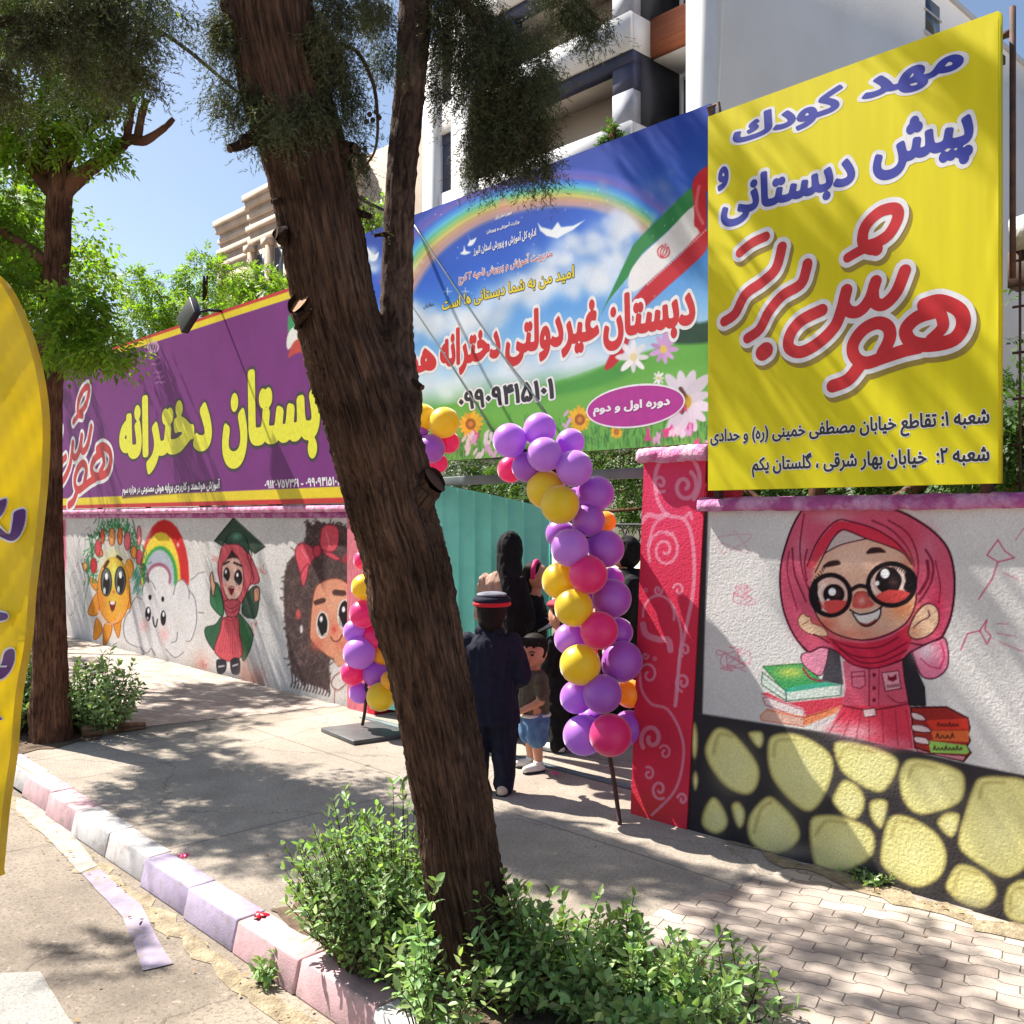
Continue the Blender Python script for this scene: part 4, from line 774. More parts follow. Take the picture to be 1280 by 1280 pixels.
def wordmark(parent, D, to2, name='wordmark', lw_=18, shadow=None, res=200, m_red=None):
    S2 = [(spline(to2(p), 5), w) for p, w in LOGO]
    A = np.concatenate([p for p, _ in S2]); kx = to2([(0, 0), (100, 0), (0, 100)]); kk = math.sqrt(abs((kx[1]-kx[0])[0]*(kx[2]-kx[0])[1]))/100
    pad = 60*kk; h = (A[:, 1].max()-A[:, 1].min())/res; f = Field(A.min(0)-pad, A.max(0)+pad, h)
    best = np.full_like(f.d, 1e9)
    for p, w in S2:
        f.d[:] = 1e9
        for a, b in zip(p[:-1], p[1:]): f.seg(np.array(a), np.array(b), (w+lw_+26)*kk)
        best = np.minimum(best, f.d-w*kk)
    f.d = best; o = None
    for iso, dy, m, nm in ((0, .0011, m_red or M['red_ink'], name), (lw_*kk, .0006, M['white_ink'], 'letter_outline')):
        V2, F = f.mesh(iso); q = mobj(nm, np.stack((V2[:, 0], np.full(len(V2), D-dy), V2[:, 1]), -1), F, m, o or parent); o = o or q
    if shadow:
        V2, F = f.mesh((lw_+2)*kk); V2 = V2+np.array((.012, -.022)); mobj('printed_drop_shadow', np.stack((V2[:, 0], np.full(len(V2), D+.0001), V2[:, 1]), -1), F, shadow, o)
    return o
to2 = lambda p: np.array([W(880+q[0]*.28125, 240+q[1]*.28125, DY)[[0, 2]] for q in p])
wordmark(ys, DY-.0006, to2, shadow=M['shadow_ink'], res=260)['label'] = 'red rounded wordmark with white outline'
p_ = thing('sign_post', (x1+.018, DY+.1, 2.72), 'rusty steel post rising behind the right edge of the yellow sign', 'post')
b_ = MB(); b_.box(x1+.008, DY+.10, 2.72, x1+.028, DY+.12, z1+.05); b_.obj('post', M['rust'], p_); b_ = MB(); b_.box(x1-.04, DY+.102, z1-.07, x1+.009, DY+.125, z1-.045); b_.obj('bracket', M['rust'], p_)
p_ = thing('sign_bracket', (x0-.02, DY+.1, z1-.4), 'bent steel bracket between the blue billboard and the yellow sign', 'bracket')
q0 = W(889, 131, DY+.02); b_ = MB(); b_.tube([q0+(-.03, .05, -.05), q0+(-.03, .02, .0), q0+(.03, .02, .005), q0+(.055, .02, -.12)], .012, 6); b_.obj('bracket_arm', M['rust'], p_)

# ---------------------------------------------------------------- blue billboard over the gate
DB = 4.45
q0, q1 = W(456, 297, DB), W(884, 552, DB); x0, x1, z0, z1 = q0[0], q1[0]+.02, 2.12, 4.0
bs = thing('billboard', ((x0+x1)/2, DB, z0), 'wide blue school billboard with rainbow, flag ribbon and red lettering', 'sign')
p = Paint(x0, x1, z0, z1, DB, .0062, (60, 120, 205)); p.soft = 1.2
v = (p.V[:, 2]-z0)/(z1-z0); u_ = (p.V[:, 0]-x0)/(x1-x0)
cs_ = np.array([(40, 120, 60), (80, 150, 70), (186, 210, 226), (126, 178, 224), (66, 136, 214), (30, 88, 196), (22, 58, 160)]); ks = np.array([0, .2, .3, .4, .55, .72, 1.])
for c in range(3): p.C[:, c] = np.interp(v, ks, cs_[:, c])/255.
p.tr(480, 220, .328125)
# rainbow
for r_, c in ((1.10, (86, 90, 190)), (1.06, (120, 92, 176)), (1.02, (60, 130, 220)), (.985, (90, 200, 220)), (.95, (130, 206, 110)), (.915, (232, 214, 80)), (.88, (220, 160, 104)), (.85, (200, 150, 140))):
    pts = [(60, 430+0*r_), (120, 330), (200, 240), (330, 150), (480, 95), (640, 68), (800, 78), (920, 120), (1010, 180)]
    c0 = np.array((640, 640)); pts = [tuple(c0+(np.array(q)-c0)*(1+(r_-.93)*.85)) for q in pts]
    p.line(pts, 23, c, .8, soft=6)
# clouds
def cloud(q, n, r, col=(222, 228, 236), al=.42):
    for _ in range(n):
        a = q[rng.integers(len(q))]; p.blob(a[0]+rng.normal(0, r*1.1), a[1]+rng.normal(0, r*.8), r*rng.uniform(.5, 1.2), tuple(np.array(col)*rng.uniform(.9, 1.05)), al*rng.uniform(.5, 1))
cloud([(660, 320), (740, 270), (800, 240), (860, 190), (900, 170), (930, 220), (880, 290)], 130, 28)
cloud([(360, 540), (430, 480), (520, 430), (600, 400), (700, 400), (800, 380), (880, 380)], 110, 36, al=.5)
cloud([(90, 520), (150, 560), (230, 560), (300, 570)], 60, 30, al=.5); cloud([(90, 350), (110, 340)], 10, 14); cloud([(150, 780), (300, 790), (500, 740), (700, 700)], 40, 40, (214, 226, 236), .4)
cloud([(-60, 330), (-50, 300), (-40, 350)], 30, 16); cloud([(820, 60), (1060, 40), (1100, 120)], 26, 26, (150, 150, 190), .35)
p.line([(560, 300), (980, 20)], 60, (110, 150, 220), .22, False, soft=30); p.line([(760, 240), (1080, 0)], 50, (90, 130, 210), .2, False, soft=30)
# hills and meadow
p.fill([(-200, 930), (100, 890), (300, 862), (480, 826), (700, 770), (900, 700), (1100, 640), (1300, 600), (1300, 1300), (-200, 1300)], (96, 164, 66), 4); p.fill([(560, 830), (700, 778), (880, 715), (1000, 690), (900, 770), (700, 830)], (64, 140, 60), 8, alpha=.8)
p.fill([(-200, 960), (300, 900), (600, 862), (900, 800), (1300, 740), (1300, 1300), (-200, 1300)], (110, 172, 74), 12, alpha=.7); p.fill([(1090, 600), (1140, 540), (1200, 560), (1300, 540), (1300, 620), (1120, 640)], (28, 64, 46), 5)
p.fill([(660, 700), (720, 660), (800, 650), (830, 690), (760, 740), (690, 750)], (222, 228, 232), 20, alpha=.5)
for _ in range(900):
    x = rng.uniform(-100, 1260); y = 1060-(x/1260)*90+rng.normal(0, 40); g = rng.uniform(.6, 1.5); p.line([(x, y+14), (x+rng.normal(0, 5), y-12)], 4, (52*g, 116*g, 58*g), .55)
# flag ribbon
p.fill([(1180, 10), (1300, -60), (1300, 60), (1225, 60), (1215, 190), (1180, 200)], (190, 26, 40), 2)
p.fill([(932, 300), (960, 250), (1060, 150), (1178, 40), (1180, 110), (1080, 210), (980, 300), (940, 370), (860, 470), (830, 520)], (40, 128, 66), 1.6); p.fill([(935, 372), (985, 300), (1080, 212), (1176, 118), (1182, 190), (1215, 215), (1120, 300), (1000, 410), (940, 440)], (224, 222, 224), 1.6)
p.fill([(1000, 412), (1120, 305), (1226, 200), (1228, 280), (1150, 360), (1060, 440), (960, 540), (930, 640), (880, 720), (840, 730), (900, 600), (930, 500)], (188, 30, 46), 2); p.fill([(1176, 30), (1200, 20), (1226, 60), (1226, 230), (1190, 190), (1180, 110)], (196, 28, 40), 1.8); p.line([(1200, 40), (1190, 120), (1215, 180)], 12, (226, 140, 150), .6)
for t in np.linspace(0, 1, 26): p.ell(945+235*t, 366-250*t, 4, 4, (224, 222, 220), alpha=.7); p.ell(1005+220*t, 412-205*t, 4, 4, (224, 222, 220), alpha=.7)
EM = [([(-.35, -.75), (-.75, -.1), (-.55, .55), (-.15, .8)], .17), ([(.35, -.75), (.75, -.1), (.55, .55), (.15, .8)], .17), ([(-.2, -.6), (-.38, 0), (-.22, .5), (-.05, .7)], .15), ([(.2, -.6), (.38, 0), (.22, .5), (.05, .7)], .15), ([(0, -.8), (0, .85)], .13), ([(-.14, -.98), (0, -.9), (.14, -.98)], .1)]
def emblem(P, cx, cy, r, col, rot=0., al=.95):
    c, s = math.cos(rot), math.sin(rot)
    for q, w in EM: P.line([(cx+r*(a*c-b*s), cy+r*(a*s+b*c)) for a, b in q], w*r, col, al)
emblem(p, 1065, 288, 30, (190, 30, 46), .3); emblem(p, 455, 106, 24, (206, 130, 130), .1)
# doves, stars, sky wires
WHT = (226, 230, 236)
p.fill([(585, 178), (600, 195), (640, 205), (662, 175), (675, 195), (720, 190), (765, 168), (720, 205), (690, 220), (660, 238), (620, 228), (595, 208)], WHT, 1.5, sm=False); p.fill([(320, 225), (330, 245), (352, 235), (338, 262), (318, 265), (326, 245)], WHT, 1.2); p.fill([(305, 265), (312, 285), (330, 290), (310, 300), (290, 295), (302, 285)], WHT, 1.2)
p.fill([(-65, 270), (-40, 300), (-20, 290), (-30, 320), (-55, 320)], WHT, 1.5)
for x, y in ((242, 440), (310, 440)): p.line([(x-14, y), (x+14, y)], 3, WHT, .8); p.line([(x, y-14), (x, y+14)], 3, WHT, .8)
for _ in range(50): p.ell(rng.uniform(100, 1150), rng.uniform(40, 460), 2.5, 2.5, WHT, alpha=.6)
# flowers
def daisy(cx, cy, r, col, ctr, n=10, lean=0.):
    for k_ in range(n):
        a = 2*math.pi*k_/n+lean; rr = r*rng.uniform(.8, 1.1); p.ell(cx+math.cos(a)*rr*.55*.8, cy+math.sin(a)*rr*.55, rr*.5, rr*.17, tuple(np.array(col)*rng.uniform(.9, 1.05)), rot=a, soft=1.2)
    p.ell(cx, cy, r*.24*.8, r*.24, ctr)
daisy(1145, 860, 130, (222, 214, 226), (190, 150, 50), 13, .2); p.line([(1130, 810), (1150, 850), (1135, 900)], 16, (70, 40, 26), .9); p.blob(1150, 860, 20, (206, 170, 50), .9)
daisy(950, 690, 70, (226, 222, 224), (214, 200, 150), 8); daisy(1065, 660, 66, (196, 150, 200), (214, 190, 80), 9); daisy(1046, 770, 26, (220, 220, 220), (214, 190, 60), 8)
for cx, cy, r in ((330, 945, 52), (746, 928, 52), (885, 975, 26)): daisy(cx, cy, r, (222, 170, 44), (150, 86, 34), 15); p.ell(cx, cy, r*.38, r*.42, (150, 90, 34)); p.ell(cx, cy, r*.18, r*.2, (200, 130, 60))
for _ in range(46):
    x = rng.uniform(-60, 1240); y = 1040-(x/1260)*60+rng.normal(0, 34); c = ((222, 206, 216), (206, 60, 130), (210, 160, 200))[rng.integers(3)]
    for k_ in range(4): p.ell(x+rng.normal(0, 8), y-abs(rng.normal(0, 18)), 6, 16, c, rot=rng.normal(0, .5), alpha=.9)
p.grain(.012); p.C[:] = np.clip(p.C, 0, 1)
p.obj('printed_face', M['vinyl'], bs)
b_ = MB(); b_.box(x0, DB+.004, z0, x1, DB+.05, z1); b_.box(x0+.3, DB+.06, z0-.2, x0+.36, DB+.12, z1-.1); b_.box(x1-.5, DB+.06, z0-.2, x1-.44, DB+.12, z1-.1); b_.obj('backing_frame', M['steel'], bs)
DT = DB
w_ = [(.07, M['white_ink'])]
c4 = lambda x, y: (480+x*.328125, 220+y*.328125)
for s, BL, TR in (('دبستان', c4(835, 672), c4(1186, 385)), ('غیردولتی', c4(462, 730), c4(820, 448)), ('دخترانه', c4(213, 772), c4(444, 540)), ('هوش', c4(-40, 812), c4(200, 625))):
    lettering(bs, s, BL, TR, DT, M['red_ink'], w_, bold=.05)
lettering(bs, '۰۹۹۰۹۴۱۵۱۰۱', c4(285, 894), c4(648, 768), DT, M['black_ink'], w_, bold=.04)
lettering(bs, 'امید من به شما دبستانی ها است', c4(222, 524), c4(724, 338), DT, M['gold_ink'], [(.045, M['dark_out'])], bold=.025)
lettering(bs, 'مدیریت آموزش و پرورش ناحیه ۲ کرج', c4(285, 418), c4(640, 270), DT, M['red_ink'], [(.07, M['white_ink'])], bold=.0)
for s, BL, TR in (('اداره کل آموزش و پرورش استان البرز', c4(342, 310), c4(580, 192)), ('وزارت آموزش و پرورش', c4(392, 224), c4(516, 163)), ('جمهوری اسلامی ایران', c4(424, 168), c4(488, 131))): lettering(bs, s, BL, TR, DT, M['white_ink'], (), bold=.03, res=30)
lettering(bs, 'سفارش', c4(150, 508), c4(190, 475), DT, M['dark_out'], (), bold=.01, res=24)
eo = W(*c4(950, 877), DB); ex = (W(*c4(1132, 860), DB)[0]-W(*c4(768, 892), DB)[0])/2; ez = .118
t_ = np.linspace(0, 2*math.pi, 49)[:-1]
for k_, (r_, m_) in enumerate(((1.0, M['mag_ink']), (1.045, M['white_ink']))):
    V = [(eo[0]+ex*(1 if k_ == 0 else 1.03)*math.cos(a), DB-(.0012-.0005*k_), eo[2]+ez*(1 if k_ == 0 else 1.1)*math.sin(a)) for a in t_]
    o = mobj('oval_badge' if k_ == 0 else 'badge_rim', V, [list(range(48))], m_, bs if k_ == 0 else o)
lettering(bs, 'دوره اول و دوم', c4(797, 918), c4(1090, 838), DB-.0012, M['white_ink'], (), bold=.045)

# ---------------------------------------------------------------- purple billboard on the left wall
DU = 4.80
x0, x1, z0, z1 = W(52, 635, DU)[0], W(457, 600, DU)[0], 1.84, 3.93
us = thing('billboard', ((x0+x1)/2, DU, z0), 'long purple school billboard with big yellow lettering above painted wall', 'sign')
p = Paint(x0, x1, z0, z1, DU, .014, (112, 30, 116)); p.soft = 1.
z = p.V[:, 2]; xx = p.V[:, 0]
p.C[(z > z1-.11) | (z < z0+.15)] = np.array((222, 198, 30))/255.; p.C[(z > z1-.03) | (z < z0+.055)] = np.array((190, 40, 44))/255.; p.C[xx > x1-.09] = np.array((196, 36, 40))/255.; p.C[(xx < x0+.05)] = np.array((222, 198, 30))/255.
p.tr(60, 380, .3125)
p.fill([(958, 110), (960, 50), (985, 25), (1090, 0), (1090, 110)], (50, 140, 86), 1.2, sm=False); p.fill([(958, 180), (960, 120), (1000, 80), (1100, 40), (1100, 160), (1000, 160)], (222, 220, 216), 1.2); p.fill([(960, 215), (985, 150), (1040, 130), (1110, 140), (1110, 190), (1000, 195)], (188, 62, 50), 1.5); emblem(p, 1015, 120, 22, (60, 30, 36))
emblem(p, 420, 172, 28, (216, 190, 212), .05); 
for x, y in ((428, 215), (430, 240), (438, 272), (445, 292), (450, 312)): p.line([(x-18, y+4), (x-6, y-1), (x+4, y+3), (x+18, y-3)], 4, (206, 180, 206), .6)
p.ring(1195, 698, 17, 34, 5, (222, 210, 222)); p.line([(1188, 715), (1192, 700), (1200, 685)], 6, (222, 210, 222))
p.fill([(295, 745), (690, 697), (692, 742), (297, 778)], (60, 30, 66), 2, sm=False, alpha=.75)
p.grain(.02)
p.obj('printed_face', M['vinyl'], us)
b_ = MB(); b_.box(x0, DU+.004, z0, x1, DU+.06, z1)
for xx in np.arange(x0+.5, x1, 1.6): b_.box(xx, DU+.07, z0-.05, xx+.05, DU+.12, z1-.05)
b_.obj('backing_frame', M['steel'], us)
DT = DU
lettering(us, 'د', (406, 545), (447, 484), DT, M['yel_ink'], [(.035, M['dark_out'])], bold=.055)
lettering(us, 'بستان', (277.8, 587), (400, 442), DT, M['yel_ink'], [(.035, M['dark_out'])], bold=.055)
lettering(us, 'دخترانه', (149.2, 596), (265, 475), DT, M['yel_ink'], [(.035, M['dark_out'])], bold=.055)
lettering(us, 'آموزش هوشمند و کاربردی برپایه هوش مصنوعی در هزاره سوم', (153, 621), (275, 598), DT, M['white_ink'], (), bold=.035, res=28)
lettering(us, '۰۹۹۰۹۴۱۵۱۰۱ - ۰۹۱۲۰۷۵۷۳۶۱', (331, 611), (424, 595), DT, M['white_ink'], (), bold=.035, res=28)
pa, pb = W(140.5, 633, DU), W(140.5, 470, DU)
A = np.concatenate([np.array(q) for q, _ in LOGO]); la, lb = A.min(0)-25, A.max(0)+25
xl = W(47, 600, DU)[0]; xr = W(141, 600, DU)[0]; zb_, zt_ = W(95, 636, DU)[2], W(112, 478, DU)[2]
to2 = lambda q: np.stack((xl+(np.array(q, float)[:, 0]-la[0])/(lb-la)[0]*(xr-xl), zt_-(np.array(q, float)[:, 1]-la[1])/(lb-la)[1]*(zt_-zb_)), -1)
wordmark(us, DU, to2, lw_=20, res=160)['label'] = 'red rounded wordmark with white outline'
# floodlight on its top edge
fl = W(236, 394, DU-.35); f_ = thing('floodlight', fl, 'small black floodlight on an arm above the purple billboard', 'floodlight')
b_ = MB(); q = .155; c, s = math.cos(.75), math.sin(.75)
b_.add([(fl[0]+(a*c-d*s)*q, fl[1]+e*.04+(a*s+d*c)*.03, fl[2]+(a*s+d*c)*q*.9) for e in (-1, 1) for a, d in ((-1, -1), (1, -1), (1, 1), (-1, 1))], [np.array([(0, 1, 2, 3), (7, 6, 5, 4), (0, 4, 5, 1), (1, 5, 6, 2), (2, 6, 7, 3), (3, 7, 4, 0)])])
b_.obj('lamp_housing', M['black'], f_, bevel=.008)
b_ = MB(); b_.tube([fl+(0, .03, .02), fl+(.02, .2, .08), (fl[0]+.03, DU+.03, z1)], .016, 6); b_.tube([fl+(-.14, 0, .0), fl+(-.02, .08, .10), fl+(.13, 0, .03)], .012, 5); b_.obj('bracket_arm', M['black'], f_)
# ---------------------------------------------------------------- apartment building behind the school
M['render_white'] = mat('white_facade_render', rgb(226, 224, 224), rgb(212, 210, 210), .6, .85, .1, 20)
M['render_grey'] = mat('pale_grey_facade_render', rgb(238, 230, 222), rgb(228, 220, 212), .35, .9, .15, 12, bdist=.02)
M['navy'] = mat('navy_facade_panel', rgb(58, 62, 88), rgb(48, 52, 76), 1., .6)
M['charcoal'] = mat('charcoal_panel', rgb(34, 36, 46), rgb(28, 30, 38), 1., .55)
M['beige_in'] = mat('beige_plaster', rgb(206, 196, 186), rgb(196, 186, 176), .7, .9)
M['wood'] = mat('wood_cladding', rgb(168, 98, 64), rgb(136, 72, 46), 3., .6, coord='geo', stretch=(.15, .15, 6))
M['glass'] = mat('window_glass', rgb(70, 84, 96), rgb(50, 62, 74), .5, .08, spec=.8)
M['alu'] = mat('white_window_frame', rgb(200, 202, 204), None, rough=.5)
YF = 20.0                          # facade plane
fx = lambda px, y=YF: W(px, 300, y)[0]
fz = lambda px, py, y=YF: W(px, py, y)[2]
xc0, xc1 = fx(859), fx(887)        # corner column
xb1 = fx(788); xb0 = fx(640); xl = fx(530)
zp = fz(788, 13); st = fz(788, 13)-fz(788, 150)         # parapet top and storey height
ab = thing('apartment_building', (xc1, YF, 0), 'tall white apartment block with navy balcony bays behind the signs', 'building')
HB = 19.6
b_ = MB(); b_.box(xl, YF+3.4, 0, xc0+.01, YF+24, HB); b_.obj('wall', M['render_white'], ab)
b_ = MB(); b_.box(xc0+.012, YF+.35, 0, xc1+.25, YF+24, HB); b_.obj('wall', M['render_grey'], ab)
b_ = MB(); b_.box(xc0, YF-.05, 0, xc1, YF+3.3, HB+.2); b_.obj('corner_column', M['render_white'], ab)
for a, b in ((fx(530), fx(546)), (fx(566), fx(590))):
    b_ = MB(); b_.box(a, YF-.07, 0, b, YF+2.4, HB-2.); b_.obj('facade_column', M['render_white'], ab)
for k in range(-3, 3):
    zt = zp+k*st; zb = zt-.98
    if zt > HB+1: continue
    bal = MB()
    bal.box(xb0-3.5, YF, zb, xb1, YF+.15, zt); bal.box(xb1-.15, YF+.15, zb, xb1, YF+.85, zt); bal.box(xb0-3.5, YF+.15, zb, xb1-.15, YF+.85, zb+.16)
    bo = bal.obj('balcony', M['render_white'], ab)
    b_ = MB(); b_.box(xb1, YF+.85, zb-.02, xc0+.02, YF+1.0, zt+.06); b_.obj('wood_cladding', M['wood'], ab)
    b_ = MB(); b_.box(xb1+.001, YF+1.0, zb-.05, xc0, YF+3.4, zb+.1); b_.obj('soffit', M['render_white'], ab)
    # enclosed bay under the balcony: navy frame round a deep opening
    z0 = zb-(st-.98); z1 = zb-.002
    b_ = MB(); b_.box(xb0-3.5, YF+.12, z1-.33, xb1-.02, YF+.5, z1); b_.box(xb1-.75, YF+.14, z1-1.05, xb1-.024, YF+.48, z1-.33); b_.box(xb0-3.5, YF+.14, z0, xb0-.05, YF+.48, z1-.33); b_.obj('navy_frame', M['navy'], ab)
    b_ = MB(); b_.box(xb1-.75, YF+.13, z0, xb1-.03, YF+.47, z1-1.052); b_.obj('grey_pier', mat('pier_grey', rgb(160, 162, 172), rgb(140, 142, 154), 2, .8), ab)
    b_ = MB(); b_.box(xb1-.4, YF+.5, z0, xb1-.021, YF+2.2, z1); b_.obj('charcoal_side', M['charcoal'], ab)
    b_ = MB(); b_.box(xb0-3.4, YF+1.9, z0, xb1-.41, YF+1.95, z1); b_.box(xb0-3.4, YF+.5, z1-.04, xb1-.41, YF+1.9, z1-.002); b_.obj('balcony_interior', M['beige_in'], ab)
    b_ = MB(); b_.box(xb1+.2, YF+2.1, z0+.2, xc0-.3, YF+2.14, z1-.3); w_o = b_.obj('window', M['glass'], ab)
    b_ = MB(); b_.box(xb1+.12, YF+2.05, z0+.15, xb1+.2, YF+2.16, z1-.25); b_.box(xb1+.7, YF+2.05, z0+.15, xb1+.76, YF+2.16, z1-.25); b_.box(xb1+.2, YF+2.05, z1-.3, xc0-.3, YF+2.16, z1-.25); b_.obj('frame', M['alu'], w_o)
    b_ = MB(); b_.box(xb1-.019, YF+3.36, z0, xc0-.01, YF+3.398, z1-.02); b_.obj('recess_panel', M['charcoal'], ab)
q = W(1165, 20, YF+8); ys_ = 30.; yv = []
b_ = MB(); xs_ = xc1+.26
def yside(px): # where a pixel column meets the side wall
    a = (px-640)/FOC; return xs_*(RX-a*FX)/(a*FY-RY)
y0_, y1_ = yside(1157), yside(1174); zz = lambda px, py: CAMH+(HOR-py)/FOC*(xs_*FX+yside(px)*FY)
b_.box(xs_-.05, min(y0_, y1_), zz(1165, 45), xs_+.02, max(y0_, y1_), zz(1165, 2)); o_ = b_.obj('window', M['glass'], ab)
b_ = MB(); b_.box(xs_-.02, min(y0_, y1_)-.12, zz(1165, 45)-.12, xs_+.05, max(y0_, y1_)+.12, zz(1165, 45)); b_.box(xs_-.02, min(y0_, y1_)-.12, zz(1165, 20), xs_+.05, max(y0_, y1_)+.12, zz(1165, 18)); b_.obj('sill', M['render_white'], o_)
b_ = MB(); b_.box(xl-.3, YF+2.0, HB, xc1+.3, YF+24.2, HB+.25); b_.obj('roof', M['render_white'], ab)

# beige classical building far to the left
M['stone'] = mat('beige_stone', rgb(196, 176, 156), rgb(178, 158, 138), 1.2, .85, .15, 8)
YC = 26.0; cx0 = fx(275, YC); cxb = fx(312, YC-.8); ztop = W(275, 258, YC)[2]-.9
cb = thing('classical_building', (cx0, YC, 0), 'beige stone building with stepped cornices beyond the purple billboard', 'building')
b_ = MB(); b_.box(cx0, YC, 0, cx0+24, YC+12, ztop-.2); b_.obj('wall', M['stone'], cb)
b_ = MB(); b_.box(cxb, YC-.8, 0, cxb+9, YC-.002, ztop-.1); b_.obj('projecting_bay', M['stone'], cb)
for off, za, zb in ((.30, -.35, 0.), (.20, -.75, -.35), (.10, -1.35, -1.05), (.16, -2.0, -1.7), (.08, -2.7, -2.4)):
    b_ = MB(); b_.box(cx0-off, YC-off, ztop+za, cxb+9.5, YC+12+off, ztop+zb); b_.box(cxb-off, YC-.8-off, ztop+za+.1, cxb+9+off, YC-off-.003, ztop+zb+.1); b_.obj('cornice', M['stone'], cb)
for xx, yy in ((cx0+.3, YC), (cxb+.4, YC-.8), (cxb+2.3, YC-.8), (cxb+4.2, YC-.8), (cxb+6.1, YC-.8)):
    b_ = MB(); b_.tube([(xx, yy-.08, 0), (xx, yy-.08, ztop-2.7)], .26, 12); b_.box(xx-.34, yy-.42, ztop-3.1, xx+.34, yy-.003, ztop-2.72); b_.obj('pilaster', M['stone'], cb, smooth=False)
for xx in (cxb+.85, cxb+2.75, cxb+4.65):
    for zz_ in (ztop-5.6, ztop-9.2, ztop-12.8): 
        b_ = MB(); b_.box(xx, YC-.84, zz_, xx+1.0, YC-.802, zz_+2.3); w_o = b_.obj('window', M['glass'], cb); b_ = MB(); b_.box(xx-.1, YC-.9, zz_-.12, xx+1.1, YC-.803, zz_-.001); b_.obj('sill', M['stone'], w_o)

# dry hill on the skyline
px_ = np.array([330, 380, 430, 450, 470, 500, 525, 545, 600, 700, 900]); py_ = np.array([300, 262, 228, 220, 232, 246, 255, 262, 285, 300, 320])
V = []; n = 60
for a in np.linspace(330, 900, n):
    t = 420.; b = np.interp(a, px_, py_)+rng.normal(0, 1.2); P = T(a, b, t); Q = T(a, 640, t-160)
    V += [tuple(Q), tuple(Q*.6+P*.4+(0, 0, rng.normal(0, 4))), tuple(P), (P[0]*1.4, P[1]*1.4, 0)]
F = np.array([(i*4+j, (i+1)*4+j, (i+1)*4+j+1, i*4+j+1) for i in range(n-1) for j in range(3)])
tag(mobj('hill', V, [F], mat('dry_hillside', rgb(178, 138, 108), rgb(140, 108, 86), .03, 1., .4, .2, bdist=2.), smooth=True), kind=S)

# ---------------------------------------------------------------- inside the school yard
M['cream'] = mat('cream_painted_wall', rgb(196, 188, 170), rgb(176, 168, 152), 1.5, .9, .3, 40)
M['iron'] = mat('black_iron', rgb(34, 34, 38), None, rough=.5)
yw = thing('yard_wall', (-5, 9.4, 0), 'low cream wall with black scrolled railing inside the school gate', 'wall')
b_ = MB(); b_.box(-9.5, 9.4, 0, 3, 9.6, 1.28); b_.obj('wall_core', M['cream'], yw)
b_ = MB(); b_.tube([(-9.5, 9.5, 1.33), (3, 9.5, 1.33)], .015, 5); b_.tube([(-9.5, 9.5, 1.62), (3, 9.5, 1.62)], .015, 5)
for xx in np.arange(-9.4, 2.9, .26):
    t = np.linspace(0, 2*math.pi, 15); b_.tube(np.stack((xx+.12*np.cos(t), np.full(15, 9.5), 1.475+.13*np.sin(t)), -1), .011, 4, False)
b_.obj('railing', M['iron'], yw)
sb = thing('school_building', (-3, 15, 0), 'pale plain school block glimpsed through the open gate', 'building')
b_ = MB(); b_.box(-14, 14.5, 0, 4, 19, 2.9); b_.obj('wall', mat('dull_plaster', rgb(104, 98, 88), rgb(84, 80, 72), 1., .9), sb); b_ = MB()
for xx in (-9, -6, -3): b_.box(xx, 14.46, 1.0, xx+1.2, 14.5, 2.2); 
b_.obj('window', M['glass'], sb)
# rebar fence, tarpaulin and banner at the far right on the wall
rf = thing('mesh_fence', (-1.2, DR+.2, WH), 'rusty red bar fence on the wall right of the yellow sign', 'fence')
b_ = MB()
for xx in np.arange(-1.52, 3, .13): b_.tube([(xx, DR+.16, WH), (xx, DR+.16, 2.86)], .006, 5)
for zz_ in (2.02, 2.22, 2.42, 2.62, 2.82): b_.tube([(-1.55, DR+.16, zz_), (3, DR+.16, zz_)], .006, 5)
b_.obj('fence_bars', M['rust'], rf); b_ = MB(); b_.box(-1.36, DR+.14, WH, -1.31, DR+.19, 2.3); b_.box(.6, DR+.14, WH, .65, DR+.19, 2.9); b_.obj('fence_post', M['rust'], rf)
cn = thing('canopy', (-1.2, DR+.6, 2.9), 'dark steel canopy beam with rolled white tarpaulin behind the yellow sign', 'canopy')
b_ = MB(); b_.box(-1.62, DR+.30, 2.74, 3, DR+.42, 2.90); b_.obj('beam', M['rust'], cn)
pts = [(-1.6+.12*i, DR+.30+.02*math.sin(i*1.7), 2.97+.02*math.sin(i*2.3)) for i in range(40)]
b_ = MB(); b_.tube(pts, .075+.014*np.sin(np.arange(40)*2.1), 10); b_.obj('rolled_tarpaulin', mat('white_tarpaulin', rgb(214, 214, 218), rgb(180, 182, 188), 7, .6, .5, 14, bdist=.03), cn, smooth=True)
bn_ = thing('cloth_banner', (-.9, DR+.36, 2.5), 'slack plain yellow cloth hung under the rusty canopy beam', 'banner')
V = []; n = 24
for i in range(n):
    f = i/(n-1); x = -1.5+1.6*f; sg = .10*math.sin(math.pi*f); 
    for j in range(6): V.append((x, DR+.27+.02*math.sin(i*.9+j), 2.70-.25*j/5-sg*(1+.5*j/5)))
mobj('cloth', V, [np.array([(i*6+j, (i+1)*6+j, (i+1)*6+j+1, i*6+j+1) for i in range(n-1) for j in range(5)])], M['yvinyl'], bn_, smooth=True)

